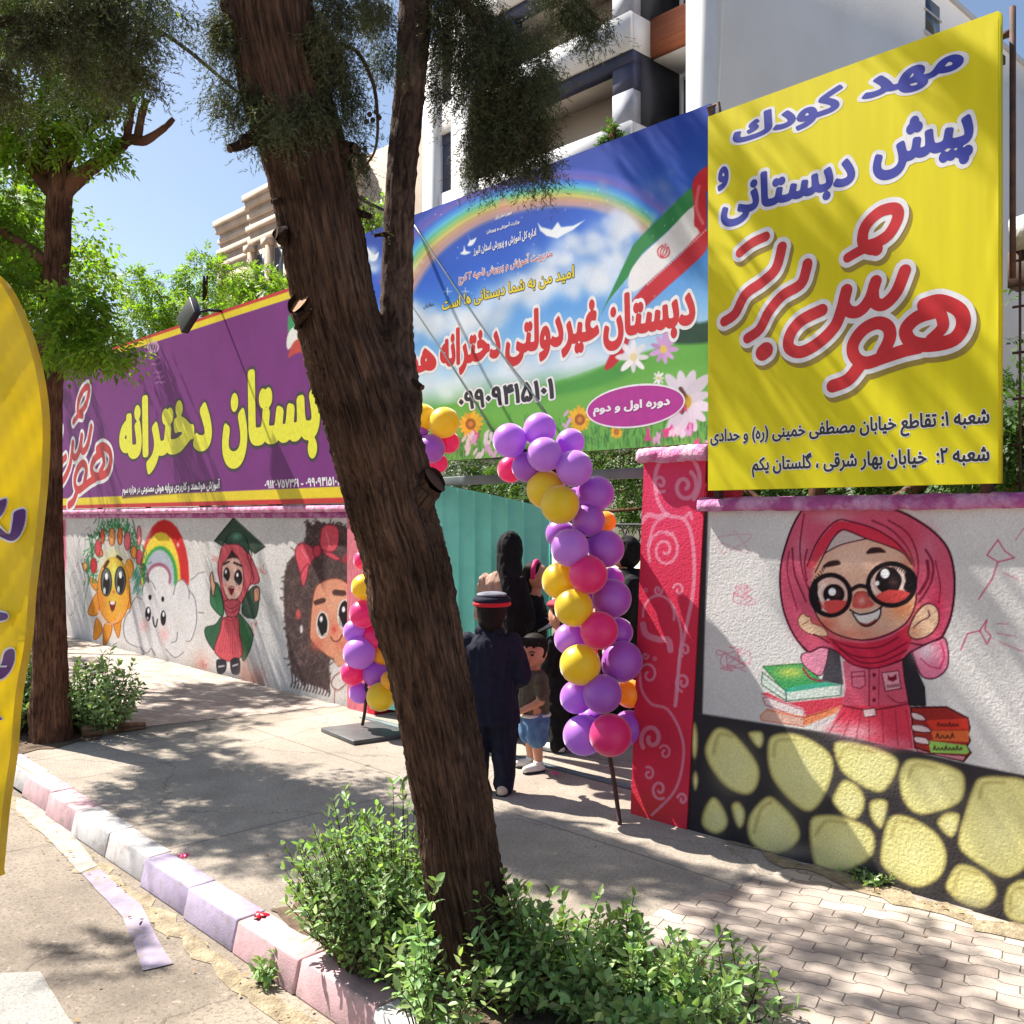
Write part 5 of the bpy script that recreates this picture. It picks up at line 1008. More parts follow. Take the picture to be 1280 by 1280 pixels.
# ---------------------------------------------------------------- foliage builders
def foliage_mat(name, base, transl=.35, rough=.5):
    m = bpy.data.materials.new(name); m.use_nodes = True; N = m.node_tree.nodes; L = m.node_tree.links; b = N['Principled BSDF']
    a = N.new('ShaderNodeVertexColor'); a.layer_name = 'Col'; x = N.new('ShaderNodeMix'); x.data_type = 'RGBA'; x.blend_type = 'MULTIPLY'; x.inputs[0].default_value = 1
    L.new(a.outputs['Color'], x.inputs[6]); x.inputs[7].default_value = (*base, 1); L.new(x.outputs[2], b.inputs['Base Color']); b.inputs['Roughness'].default_value = rough; b.inputs['Specular IOR Level'].default_value = .35
    tr = N.new('ShaderNodeBsdfTranslucent'); y = N.new('ShaderNodeMix'); y.data_type = 'RGBA'; y.blend_type = 'MULTIPLY'; y.inputs[0].default_value = 1; L.new(x.outputs[2], y.inputs[6]); y.inputs[7].default_value = (1.5, 1.6, .6, 1); L.new(y.outputs[2], tr.inputs[0])
    ms = N.new('ShaderNodeMixShader'); ms.inputs[0].default_value = transl; L.new(b.outputs[0], ms.inputs[1]); L.new(tr.outputs[0], ms.inputs[2]); L.new(ms.outputs[0], N['Material Output'].inputs[0])
    return m
def unit(v): return v/(np.linalg.norm(v, axis=-1, keepdims=True)+1e-9)
def perp(d):
    r = rng.normal(0, 1, d.shape); return unit(r-d*(r*d).sum(-1, keepdims=True))
OVAL = dict(V=[(0, 0, 0), (.33, 0, -.05), (.68, 0, -.03), (1, 0, -.10), (.30, .24, .02), (.66, .20, .03), (.30, -.24, .02), (.66, -.20, .03)],
            T=[(0, 1, 4), (2, 3, 5), (0, 6, 1), (2, 7, 3)], Q=[(1, 2, 5, 4), (1, 6, 7, 2)])
DIAM = dict(V=[(0, 0, 0), (.42, .34, .03), (1, 0, -.05), (.42, -.34, .03)], T=[], Q=[(0, 3, 2, 1)])
BLADE = dict(V=[(0, .5, 0), (0, -.5, 0), (1, 0, 0)], T=[(0, 1, 2)], Q=[])
def scatter(name, P, D, N_, Ln, Wd, m, parent, shp, var=.25, tint=None):
    """one leaf-sized face group at each point P pointing along D with face normal N_"""
    n = len(P); B = np.cross(N_, D); sv = np.array(shp['V']); k = len(sv)
    Ln = np.broadcast_to(Ln, (n,)); Wd = np.broadcast_to(Wd, (n,))
    V = P[:, None]+sv[None, :, 0, None]*(D*Ln[:, None])[:, None]+sv[None, :, 1, None]*(B*Wd[:, None])[:, None]+sv[None, :, 2, None]*(N_*Ln[:, None])[:, None]
    F = [(np.array(shp[q])[None]+(np.arange(n)*k)[:, None, None]).reshape(-1, len(shp[q][0])) for q in ('T', 'Q') if shp[q]]
    c = 1+rng.normal(0, var, (n, 1)); c = np.clip(c, .35, 1.8)*(np.ones((1, 3)) if tint is None else tint); c = c*(1+rng.normal(0, .08, (n, 3)))
    return mobj(name, V.reshape(-1, 3), F, m, parent, cols=np.clip(np.repeat(c, k, 0), 0, 2))
def pinnate(clusters, L=.17, leaf=.062, wd=.62, nl=11, droop=.5):
    """compound leaves (paired leaflets along a stalk) filling ellipsoids (centre, radii, count)"""
    PP, DD, NN = [], [], []
    for c, r, n in clusters:
        c = np.array(c); r = np.array(r)*np.ones(3); d = unit(rng.normal(0, 1, (n, 3))); rad = rng.uniform(.35, 1.0, (n, 1))**.6
        lump = .75+.35*np.sin(d[:, :1]*5+c[0]*3)*np.sin(d[:, 1:2]*6+c[1])*np.sin(d[:, 2:]*5)
        P0 = c+d*r*rad*lump; ax = unit(d*.8+rng.normal(0, .6, (n, 3))+(0, 0, -droop)); up = unit(np.array((0, 0, 1.))+rng.normal(0, .5, (n, 3))); up = unit(up-ax*(up*ax).sum(-1, keepdims=True)); sd = np.cross(up, ax)
        for k in range(nl):
            s = (k//2+1)/(nl//2+1); sg = 1 if k % 2 else -1
            if k == nl-1: dirn = ax
            else: dirn = unit(ax*.55+sd*sg+rng.normal(0, .12, (n, 3)))
            PP.append(P0+ax*L*s+np.array((0, 0, -.25*L))*s*s); DD.append(unit(dirn+(0, 0, -.25))); NN.append(up)
    P = np.concatenate(PP); D = np.concatenate(DD); N_ = np.concatenate(NN); N_ = unit(N_-D*(N_*D).sum(-1, keepdims=True))
    return P, D, N_, leaf*rng.uniform(.7, 1.25, len(P)), leaf*wd*rng.uniform(.8, 1.2, len(P))
def bark(name, c1, c2, us=9, vs=1.1, bump=1., dist=.03):
    m = bpy.data.materials.new(name); m.use_nodes = True; N = m.node_tree.nodes; L = m.node_tree.links; b = N['Principled BSDF']; b.inputs['Roughness'].default_value = .95; b.inputs['Specular IOR Level'].default_value = .15
    tc = N.new('ShaderNodeTexCoord'); mp = N.new('ShaderNodeMapping'); mp.inputs['Scale'].default_value = (us, vs, 1); L.new(tc.outputs['UV'], mp.inputs[0])
    wv = N.new('ShaderNodeTexNoise'); wv.inputs['Scale'].default_value = 3.; wv.inputs['Detail'].default_value = 9; wv.inputs['Roughness'].default_value = .68; wv.inputs['Distortion'].default_value = .6; L.new(mp.outputs[0], wv.inputs['Vector'])
    g = N.new('ShaderNodeTexNoise'); g.inputs['Scale'].default_value = 4.; g.inputs['Detail'].default_value = 5; L.new(tc.outputs['Object'], g.inputs['Vector']); gr = N.new('ShaderNodeValToRGB'); gr.color_ramp.elements[0].position = .35; gr.color_ramp.elements[1].position = .65; gr.color_ramp.elements[0].color = (.48, .44, .40, 1); gr.color_ramp.elements[1].color = (1.45, 1.36, 1.28, 1); L.new(g.outputs['Fac'], gr.inputs[0])
    r = N.new('ShaderNodeValToRGB'); r.color_ramp.elements[0].position = .36; r.color_ramp.elements[1].position = .66; r.color_ramp.elements[0].color = (*c2, 1); r.color_ramp.elements[1].color = (*c1, 1); L.new(wv.outputs['Fac'], r.inputs[0])
    x = N.new('ShaderNodeMix'); x.data_type = 'RGBA'; x.blend_type = 'MULTIPLY'; x.inputs[0].default_value = .85; L.new(r.outputs[0], x.inputs[6]); L.new(gr.outputs[0], x.inputs[7]); L.new(x.outputs[2], b.inputs['Base Color'])
    bn = N.new('ShaderNodeBump'); bn.inputs['Strength'].default_value = bump; bn.inputs['Distance'].default_value = dist; L.new(wv.outputs['Fac'], bn.inputs['Height']); L.new(bn.outputs[0], b.inputs['Normal'])
    return m
def trunk(name, P, r, m, parent, n=56, k=6, ridge=.03, amp=.03, rs=1.):
    Q = spline(np.column_stack((P, r)), k); pts, rr = Q[:, :3], Q[:, 3]; M_ = len(pts); ang = np.arange(n)*2*math.pi/n; d = np.zeros((M_, n)); l = np.concatenate(([0], np.cumsum(np.linalg.norm(np.diff(pts, axis=0), axis=1))))
    for fq in (2, 3, 5):
        ph = rng.uniform(0, 6.28); tw = rng.normal(0, .5); d += np.cos(fq*ang[None]+ph+tw*l[:, None])*.035
    from mathutils import noise as mn
    o = rng.uniform(0, 50)
    for i_ in range(M_):                            # long fibrous strips that split and rejoin
        for j_ in range(n):
            a = ang[j_]+.35*l[i_]; q = mn.noise(Vector((math.cos(a)*3.2*rs, math.sin(a)*3.2*rs, l[i_]*1.5+o))); q2 = mn.noise(Vector((math.cos(a)*8*rs, math.sin(a)*8*rs, l[i_]*3.4-o)))
            d[i_, j_] += ridge*2.0*(.5-2*abs(q))+ridge*1.1*(.4-2*abs(q2))
    d += rng.normal(0, amp, d.shape)*.25
    for _ in range(int(l[-1]*4)):                   # burls and hollows
        l0, a0 = rng.uniform(0, l[-1]), rng.uniform(0, 6.28); da = (ang[None]-a0+math.pi) % (2*math.pi)-math.pi; d += rng.uniform(-.10, .20)*np.exp(-((l[:, None]-l0)/.11)**2-(da/.5)**2)
    V, F, UV = sweep(pts, rr, n, True, d); return mobj(name, V, F, m, parent, smooth=True, uv=UV)
def limb(P, r, n=10): return spline(np.column_stack((P, r)), 5)
M['bark'] = bark('cypress_bark', rgb(116, 92, 80), rgb(42, 32, 30), 24, 2.2, 1., .03)
M['bark2'] = bark('street_tree_bark', rgb(134, 98, 76), rgb(58, 40, 34), 16, 2.6, 1., .022)
M['bark_grey'] = bark('scaly_bark', rgb(128, 106, 94), rgb(54, 42, 38), 5, 5., 1., .03)
M['cutwood'] = mat('cut_wood', rgb(176, 128, 84), rgb(136, 92, 60), 14, .85, .5, 40, stretch=(1, 1, .3))
M['cyp'] = foliage_mat('cypress_needles', rgb(70, 78, 54), .2, .7)
M['ash'] = foliage_mat('ash_leaves', rgb(112, 140, 50), .5, .45)
M['privet'] = foliage_mat('privet_leaves', rgb(132, 160, 104), .3, .42)
M['ivy'] = foliage_mat('yard_tree_leaves', rgb(70, 98, 42), .35, .5)
M['twig'] = mat('twig', rgb(90, 74, 56), rgb(66, 54, 42), 12, .9)

# ---------------------------------------------------------------- the leaning cypress in front
tb = T(603, 1236, 3.50)
cy = thing('cypress_tree', (tb[0], tb[1], 0), 'big leaning cypress with forked brown trunk in front of the gate', 'tree')
path = [(612, 1262, 54, 3.52), (603, 1215, 50, 3.50), (592, 1150, 47, 3.49), (577, 1080, 46, 3.47), (566, 1000, 47, 3.44), (549, 910, 47, 3.41), (533, 830, 47, 3.37), (518, 745, 49, 3.33), (503, 680, 50, 3.30), (490, 640, 50, 3.28), (477, 585, 51, 3.26), (461, 520, 53, 3.22), (441, 455, 53, 3.19), (424, 400, 49, 3.16), (405, 300, 49, 3.10), (385, 200, 51, 3.05), (357, 100, 50, 3.0), (336, 0, 52, 2.95), (322, -130, 48, 2.92), (318, -330, 42, 2.92), (330, -600, 32, 2.95), (345, -900, 20, 3.0)]
P = [T(a, b, t) for a, b, w, t in path]; r = [w*t/FOC for a, b, w, t in path]; P[0][2] = -.05
trunk('trunk', P, r, M['bark'], cy, 170, 16, .042, .07, 1.15)
st_ = [(500, 560, 20, 3.24), (505, 505, 22, 3.22), (500, 455, 19, 3.24), (496, 400, 20, 3.26), (498, 310, 18.5, 3.29), (503, 210, 18, 3.32), (512, 110, 18, 3.35), (520, 0, 20, 3.38), (528, -150, 19, 3.4), (540, -400, 15, 3.45), (560, -700, 8, 3.5)]
trunk('stem', [T(a, b, t) for a, b, w, t in st_], [w*t/FOC for a, b, w, t in st_], M['bark_grey'], cy, 48, 14, .05, .12, .8)
def stub(px, py, t, dx, dy, dt, r0, r1, m, capm=None):
    a = T(px, py, t); b = T(px+dx, py+dy, t+dt); Q = np.linspace(a, b, 7); Q += rng.normal(0, r0*.06, Q.shape)
    V, F, UV = sweep(Q, np.linspace(r0, r1, 7)*(1+.08*rng.normal(0, 1, 7)), 18, False, rng.normal(0, .05, (7, 18))); o = mobj('branch_stub', V, F, m, cy, smooth=True, uv=UV)
    d = unit(b-a); e = perp(d[None])[0]; f_ = np.cross(d, e); V = [b+d*.004+e*r1*math.cos(x)+f_*r1*math.sin(x) for x in np.linspace(0, 6.2832, 17)[:-1]]
    mobj('cut_face', V, [list(range(16))], capm or M['bark'], o)
stub(515, 622, 3.24, 28, -22, -.03, .066, .050, M['bark'], M['bark']); stub(392, 392, 3.10, -16, -14, -.03, .07, .045, M['bark'], M['cutwood'])
stub(358, 296, 3.04, -12, -4, -.02, .034, .02, M['bark']); stub(420, 190, 3.02, 24, -4, -.05, .045, .016, M['bark']); stub(445, 265, 3.1, 18, 6, 0, .012, .009, M['bark'])
stub(470, 425, 3.16, 18, -6, .0, .02, .02, M['bark']); stub(505, 470, 3.22, 22, 14, -.05, .016, .01, M['bark']); stub(492, 292, 3.26, -24, 2, -.02, .012, .006, M['bark']); stub(355, 252, 3.02, -14, 0, 0, .012, .008, M['bark'])
stub(318, 172, 2.97, -30, 14, -.08, .026, .012, M['bark']); stub(408, 300, 3.03, 4, 3, -.03, .055, .012, M['bark'])
b_ = MB()
for q, r0, r1 in (([(395, 60, 3.0), (440, 60, 3.0), (465, 100, 3.0), (472, 150, 3.0), (468, 190, 3.0), (450, 215, 3.0), (445, 225, 3)], .008, .002), ([(340, -60, 3.0), (420, -60, 3.2), (520, -40, 3.3), (600, 30, 3.35), (640, 120, 3.35), (655, 180, 3.35)], .03, .006), ([(330, -90, 2.9), (240, -80, 2.8), (130, 10, 2.7), (20, 25, 2.6), (-80, 40, 2.5)], .03, .012), ([(520, -60, 3.38), (600, -50, 3.4), (690, -20, 3.4), (750, 25, 3.4)], .02, .005),
                  ([(310, 40, 2.97), (285, 25, 2.95), (262, 40, 2.95)], .008, .003), ([(345, 130, 3.0), (310, 110, 2.95), (290, 160, 2.95)], .006, .002), ([(400, 40, 3.0), (420, 60, 3.0), (430, 150, 3.0)], .01, .003)):
    Q = spline([T(*v) for v in q], 6); b_.tube(Q, np.linspace(r0, r1, len(Q)), 8)
for a, b in ((462, 143), (458, 152), (466, 150), (470, 140), (452, 195), (448, 188), (456, 186), (474, 147)): b_.ball(T(a, b, 3.0), .0085, 8, 6)
b_.obj('branch', M['bark'], cy, smooth=True)
def cypress(clusters, bl=.0105, bw=.0031, tw=7, per=7, spl=.12, dens=.66):
    """drooping sprays: an axis with side twigs, each set with small scale-leaf blades"""
    PP, DD, CC = [], [], []
    for c, r, n in clusters:
        n = max(6, int(n*dens)); c = np.array(c); r = np.array(r)*np.ones(3); ns = max(3, n//20); sd = unit(rng.normal(0, 1, (ns, 3)))*rng.uniform(0, 1, (ns, 1))**.5; s0 = c+sd*r*np.array((1, 1, .8))+np.array((0, 0, .25))*r; sl = r[2]*rng.uniform(.35, 1.25, ns)
        w = rng.integers(0, ns, n); q = rng.uniform(0, 1, n)**.8; d = unit(sd[w]*np.array((1, 1, .3))+rng.normal(0, .6, (n, 3)))
        P0 = s0[w]+np.stack((sd[w, 0]*.25*sl[w]*q, sd[w, 1]*.25*sl[w]*q, -sl[w]*q), -1)+rng.normal(0, .018, (n, 3))*(1.2-q[:, None])+(0, 0, spl*.3)
        ax = unit(d*.45*np.array((1, 1, .3))+rng.normal(0, .3, (n, 3))+(0, 0, -1.0)); L = spl*rng.uniform(.5, 1.4, (n, 1)); tone = rng.uniform(.75, 1.25); warm = np.array((1.+.25*rng.uniform(-.3, 1), 1., 1.))
        for k in range(tw):
            s = (k+.5)/tw; f = perp(ax); td = unit(ax*.8+f*.75); tl_ = L*(.42-.22*s)
            for q in range(per):
                u = q/per; e = perp(td); PP.append(P0+ax*L*s+td*tl_*u); DD.append(unit(td+e*.75)); CC.append(np.tile(tone*warm*(1+.25*(u-.5)), (n, 1)))
    P = np.concatenate(PP); D = np.concatenate(DD); return P, D, perp(D), bl*rng.uniform(.7, 1.5, len(P)), bw*rng.uniform(.7, 1.3, len(P)), np.concatenate(CC)
def sprays(name, cl, m, parent, **k):
    P, D, N_, a, b, c = cypress(cl, **k); n = len(P); B = np.cross(N_, D)*b[:, None]*.5
    V = np.stack((P+B, P-B, P+D*a[:, None]), 1).reshape(-1, 3); c = np.repeat(np.clip(c*(1+rng.normal(0, .22, (n, 1))), .3, 1.9), 3, 0)
    return mobj(name, V, [np.arange(3*n).reshape(-1, 3)], m, parent, cols=c)
def pc(px, py, t, rx, ry, n, rd=None): return (T(px, py, t), np.array((rx, (rd or rx), ry))*t/FOC, n)
near = [pc(585, 30, 3.4, 44, 60, 800), pc(640, 70, 3.4, 55, 75, 1000), pc(610, 130, 3.4, 50, 60, 800), pc(665, 150, 3.4, 26, 50, 420), pc(625, 190, 3.4, 34, 36, 350), pc(675, 105, 3.4, 22, 30, 200), pc(660, 205, 3.4, 22, 20, 130), pc(565, 90, 3.4, 16, 50, 160),
        pc(722, 6, 3.4, 32, 16, 170), pc(755, 35, 3.4, 14, 16, 90), pc(690, -40, 3.4, 50, 26, 200), pc(560, -30, 3.4, 60, 50, 500), pc(640, -60, 3.4, 90, 50, 700),
        pc(150, 8, 2.7, 85, 36, 620), pc(100, 62, 2.7, 50, 20, 170), pc(165, 75, 2.7, 34, 30, 260), pc(40, 45, 2.6, 60, 34, 330), pc(-10, 90, 2.6, 34, 26, 120), pc(60, -36, 2.6, 130, 44, 600), pc(85, 120, 2.7, 24, 24, 40), pc(20, 110, 2.65, 30, 24, 50),
        pc(275, 22, 2.95, 22, 26, 140), pc(300, 50, 2.95, 16, 30, 100), pc(287, 95, 2.95, 12, 40, 110), pc(305, 130, 2.95, 20, 34, 180), pc(335, 150, 2.92, 34, 36, 210), pc(370, 125, 2.92, 24, 30, 110), pc(400, 40, 2.92, 30, 40, 330), pc(425, 80, 2.98, 16, 70, 300), pc(432, 150, 2.98, 10, 40, 90), pc(405, 130, 2.98, 14, 34, 80),
        pc(475, 15, 3.3, 22, 36, 190), pc(482, 75, 3.3, 14, 30, 90), pc(440, 195, 3.0, 14, 20, 60), pc(440, 250, 3.1, 14, 22, 40), pc(430, 10, 3., 30, 30, 180), pc(350, -60, 2.9, 110, 40, 700)]
sprays('crown', near, M['cyp'], cy)
# unseen crown clumps added above the picture, placed for the dappled shade they throw
tosun = np.array(-SUND)
def overhead(S, r, n, zmin=4.7):
    """a leaf clump standing where its shadow reaches S, high enough to be above the picture"""
    z = zmin
    while True:
        c = S+tosun*((z-S[2])/tosun[2]); X, Y = proj(c); t = c[0]*FX+c[1]*FY
        if t < .5 or Y+FOC*r/t*1.6 < -10 or X < -150: return c
        z += .1
shade = [overhead(S, r, n) for S, r, n in ()]
up_, upl = [], []
for S, r, n in [(G(a, b), r, n) for a, b, r, n in ((905, 1085, .32, 60), (770, 1078, .34, 60), (840, 1125, .26, 40), (985, 1165, .30, 50), (1080, 1225, .30, 50), (1180, 1180, .24, 36), (690, 1105, .26, 40), (930, 1240, .30, 50), (1230, 1268, .28, 40), (650, 1050, .2, 26), (560, 1150, .3, 50), (800, 1210, .3, 50), (330, 1030, .3, 50), (250, 1050, .3, 50), (400, 990, .26, 40), (300, 960, .2, 24), (430, 1060, .3, 44), (120, 1150, .2, 30), (700, 1250, .3, 60), (600, 1240, .3, 60), (750, 1205, .34, 110), (860, 1235, .34, 110), (690, 1180, .25, 60))]+[(W(a, b, DY), r, n) for a, b, r, n in ()]+[(W(1040, 660, DR), .2, 30), (W(1200, 700, DR), .18, 24), (W(1130, 640, DR), .16, 24), (W(1250, 1000, DR), .2, 26)]:
    c = overhead(S, r, n); (upl if c[0] < -5.6 else up_).append((c, np.array((r, r, r*.8)), n))
for a, b, r, n in ((1215, 110, .15, 46), (985, 270, .15, 46), (1180, 430, .12, 34), (905, 470, .12, 30)): up_.append((overhead(W(a, b, DY), r, n, 7.6), np.array((r, r, r)), n))
up_.append((overhead(W(850, 190, DB), .2, 40, 7.2), np.array((.22, .22, .2)), 60))
sprays('crown', up_, M['cyp'], cy, bl=.05, bw=.014, tw=6, per=4, spl=.26, dens=1.)
b_ = MB()
for c, r, n in up_: b_.tube(spline([P[-4]+(0, 0, rng.uniform(-.3, .8)), (np.array(P[-4])+c)/2+(0, 0, -.15), c], 5), np.linspace(.035, .01, 11), 6)
b_.obj('branch', M['bark'], cy)

# ---------------------------------------------------------------- street trees along the kerb
def keepsun(a):
    """thins the crown to let the sun through: drops leaves that would shade the gateway and its signs"""
    P = a[0]; ok = np.ones(len(P), bool); u = rng.uniform(0, 1, len(P))
    def hit(ax, v, lo, hi, keep):
        k = (v-P[:, ax])/SUND[ax]; Q = P+np.array(SUND)*k[:, None]; o = [i for i in range(3) if i != ax]
        return (k > 0) & (Q[:, o[0]] > lo[0]) & (Q[:, o[0]] < hi[0]) & (Q[:, o[1]] > lo[1]) & (Q[:, o[1]] < hi[1]) & (u > keep)
    for y in (3.75, 3.95, 4.15): ok &= ~hit(1, y, (-6.6, .75), (-3.4, 2.4), .04)
    ok &= ~hit(1, 4.4, (-6.6, 2.0), (-1.2, 4.1), .15); ok &= ~hit(2, .5, (-3.75, 2.0), (-2.5, 3.0), .12); ok &= ~hit(2, 0, (-6.2, 3.25), (-4.1, 4.7), .25); ok &= ~hit(1, 4.8, (-14, .3), (-7, 4), .35)
    return tuple(v[ok] for v in a)
def street_tree(base, label, stem, limbs, clusters, group, tw=None):
    t = thing('street_tree', (base[0], base[1], 0), label, 'tree', group)
    trunk('trunk', [q[:3] for q in stem], [q[3] for q in stem], M['bark2'], t, 90, 12, .035, .05)
    for Q, r0, r1 in limbs: b_ = MB(); Q = spline(Q, 6); b_.tube(Q, np.linspace(r0, r1, len(Q))*(1+.07*rng.normal(0, 1, len(Q))), 9); b_.obj('branch', M['bark2'], t, smooth=True)
    scatter('crown', *keepsun(pinnate(clusters)), M['ash'], t, DIAM, .22)  # crown leaves culled where they would block sun from gate and wall
    return t
tl = 7.36; g0 = T(65, 925, tl)
TT = lambda a, b, t=tl: T(a, b, t)
stem = [(*TT(64, 935), .155), (*TT(64, 905), .14), (*TT(63, 850), .122), (*TT(62, 760), .11), (*TT(60, 640), .10), (*TT(61, 500), .095), (*TT(66, 400), .094), (*TT(71, 300), .092), (*TT(74, 235), .09), (*TT(79, 190), .06), (*TT(90, 130), .045), (*TT(95, 60), .04), (*TT(100, -60), .03)]
limbs = [([TT(78, 245), TT(100, 220), TT(135, 195), TT(160, 175), TT(180, 176), TT(205, 160), TT(217, 148)], .07, .018), ([TT(158, 178), TT(162, 150), TT(167, 128)], .034, .026), ([TT(172, 174), TT(177, 145), TT(183, 124)], .036, .026), ([TT(82, 205), TT(98, 175), TT(108, 146)], .045, .03), ([TT(90, 180), TT(115, 160), TT(135, 142), TT(140, 100)], .035, .012),
         ([TT(66, 240), TT(45, 215), TT(25, 185), TT(15, 165), TT(5, 90)], .065, .02), ([TT(60, 220), TT(52, 170), TT(60, 120), TT(66, 60)], .05, .02), ([TT(75, 215), TT(62, 180), TT(50, 140)], .03, .02), ([TT(62, 330), TT(20, 300), TT(-60, 250)], .05, .02), ([TT(66, 395), TT(95, 392, 7.2), TT(120, 410, 7.1)], .018, .005)]
def tc(px, py, t, rx, ry, n): return (T(px, py, t), np.array((rx, rx, ry))*t/FOC, n)
cl = [tc(40, 160, 7.3, 62, 44, 216), tc(90, 150, 7.3, 50, 34, 108), tc(120, 95, 7.2, 70, 34, 175), tc(150, 70, 7.2, 36, 24, 67), tc(20, 260, 7.6, 60, 60, 229), tc(110, 185, 7.2, 36, 22, 60), tc(30, 380, 7.5, 60, 70, 270), tc(105, 300, 7.6, 36, 40, 108), tc(105, 385, 7.0, 50, 24, 190), tc(140, 432, 6.9, 40, 14, 110), tc(85, 425, 7.0, 36, 20, 90), tc(110, 345, 7.7, 50, 30, 108), tc(-60, 120, 7.3, 120, 80, 472), tc(-70, 330, 7.4, 90, 90, 351), tc(10, 470, 7.6, 40, 40, 108), tc(-30, -60, 7.3, 160, 60, 472), tc(140, -70, 7.4, 80, 50, 229), tc(128, 180, 7.3, 16, 12, 18), tc(60, 30, 7.4, 80, 50, 270), tc(190, 15, 7.4, 40, 30, 94)]
street_tree(g0, 'lopped street tree with bare stubs, standing left of the purple billboard', stem, limbs, cl+[(c, r*1.05, int(n*1.)) for c, r, n in upl], 'street trees along the kerb')
# cable
cb_ = thing('overhead_cable', T(250, 80, 6), 'thin black cable slung from the tree crowns to the blue billboard', 'cable')
Q = spline([T(-40, -40, 5.2), T(90, -10, 5.6), T(205, 42, 6.2), T(300, 118, 6.7), T(430, 232, 7.2), T(470, 258, 7.3), W(515, 277, DB-.02)], 8); b_ = MB(); b_.tube(Q, .013, 6); b_.obj('cable_run', M['black'], cb_)
Q = [W(515, 277, DB-.02), W(600, 405, DB-.05), W(668, 495, DB-.05), W(690, 528, DB-.03)]; b_ = MB(); b_.tube(spline(Q, 5), .006, 5); Q = [W(500, 360, DB-.03), W(560, 450, DB-.05), W(616, 540, DB-.04)]; b_.tube(spline(Q, 5), .006, 5); b_.obj('wire', M['grey_metal'], cb_)

def simple_tree(label, c, th, clusters, group, m='ash', tr=.10, L=.2, leaf=.07):
    t = thing('broadleaf_tree', (c[0], c[1], 0), label, 'tree', group); top = max(q[0][2] for q in clusters)
    trunk('trunk', [(c[0], c[1], -.05), (c[0]+.05, c[1], th*.5), (c[0]-.05, c[1]+.05, th), (c[0], c[1], top)], [tr*1.2, tr, tr*.9, tr*.2], M['bark2'], t, 24, 8)
    b_ = MB()
    for q, r, n in clusters: b_.tube(spline([(c[0], c[1], min(th, q[2]*.8)), (c[0]*.4+q[0]*.6, c[1]*.4+q[1]*.6, q[2]-.3), q], 5), np.linspace(tr*.4, .012, 11), 6)
    b_.obj('branch', M['bark2'], t)
    scatter('crown', *pinnate(clusters, L, leaf), M[m], t, DIAM, .25)
G3 = 'leafy trees beyond the school wall'
c = T(255, 700, 16); simple_tree('light green tree spreading above the left half of the purple billboard', (c[0], c[1]), 3., [tc(200, 370, 16, 60, 36, 256), tc(260, 345, 16, 50, 34, 229), tc(180, 405, 15.5, 50, 30, 202), tc(240, 395, 15.6, 60, 30, 189), tc(165, 350, 16, 30, 24, 67)], G3)
c = T(340, 700, 18); simple_tree('light green tree in front of the beige classical building', (c[0], c[1]), 3.4, [tc(320, 352, 18, 40, 24, 256), tc(350, 372, 17.6, 46, 28, 270), tc(296, 378, 18, 36, 22, 162), tc(420, 330, 18, 50, 40, 202)], G3)
c = T(445, 700, 20); simple_tree('tree seen between the two trunks of the leaning cypress', (c[0], c[1]), 3.4, [tc(450, 290, 20, 40, 34, 283), tc(480, 280, 20, 34, 34, 189), tc(500, 350, 20, 50, 40, 162)], G3)
c = T(30, 700, 17); simple_tree('dense tree filling the gap left of the lopped street tree', (c[0], c[1]), 3., [tc(20, 330, 17, 60, 60, 405), tc(60, 450, 16, 70, 50, 351), tc(-30, 450, 17, 60, 60, 270), tc(120, 440, 17, 50, 36, 229), tc(20, 230, 17, 60, 50, 243), tc(10, 560, 17, 60, 60, 324)], G3)
c = (-12.6, 11); simple_tree('shady tree behind the turquoise gate leaf', c, 1.7, [(np.array((-12.2+i*.75, 10.4+rng.normal(0, .5), 2.2+rng.normal(0, .3))), np.array((.8, .7, .6)), 330) for i in range(9)], G3, 'ivy', .11)
c = (-4.6, 8.3); simple_tree('dark-trunked yard tree behind the balloon garland', c, 1.5, [(np.array((-6.6+i*.55, 8.8+rng.normal(0, .3), 2.25+rng.normal(0, .25))), np.array((.6, .5, .5)), 330) for i in range(9)], G3, 'ivy', .12)
c = (-2.2, 9.5); simple_tree('leafy tree showing right of the yellow sign', c, 1.5, [(np.array((-3.0+i*.8, 9.0+rng.normal(0, .5), 2.3+1.1*(i % 3)+rng.normal(0, .2))), np.array((.8, .7, .7)), 260) for i in range(7)], G3, 'ivy', .12)
c = (-12.5, 21); t = thing('conifer', (fx(765), YF-1.0, 0), 'small conifer rising in front of the white balcony', 'tree', None)
k_ = W(765, 172, YF-1); b_ = MB(); b_.tube([(k_[0], k_[1], 0), (k_[0], k_[1], k_[2]+.3)], .12, 8); b_.obj('trunk', M['bark2'], t)
scatter('crown', *pinnate([(k_-(0, 0, .3*i), np.array((.18+.12*i, .18+.12*i, .5)), 60+30*i) for i in range(6)], .25, .12), M['ivy'], t, DIAM, .25)
# further street trees: outside the left edge, they shade the wall and the path
for i, (x, y) in enumerate(((-12.4, 2.3), (-16.6, 2.4))):
    c3 = [(np.array((x+rng.normal(0, 1.0), y+rng.normal(.3, .8), max(4.75, 5.0+rng.normal(0, .6)))), np.array((.8, .7, .45))*rng.uniform(.6, 1.), 110) for _ in range(15)]
    simple_tree(('tall street tree at the far left edge, nearest beyond the lopped one', 'farthest street tree along the kerb at the left edge')[i], (x, y), 2.6, c3, 'street trees along the kerb', 'ash', .13, .2, .075)

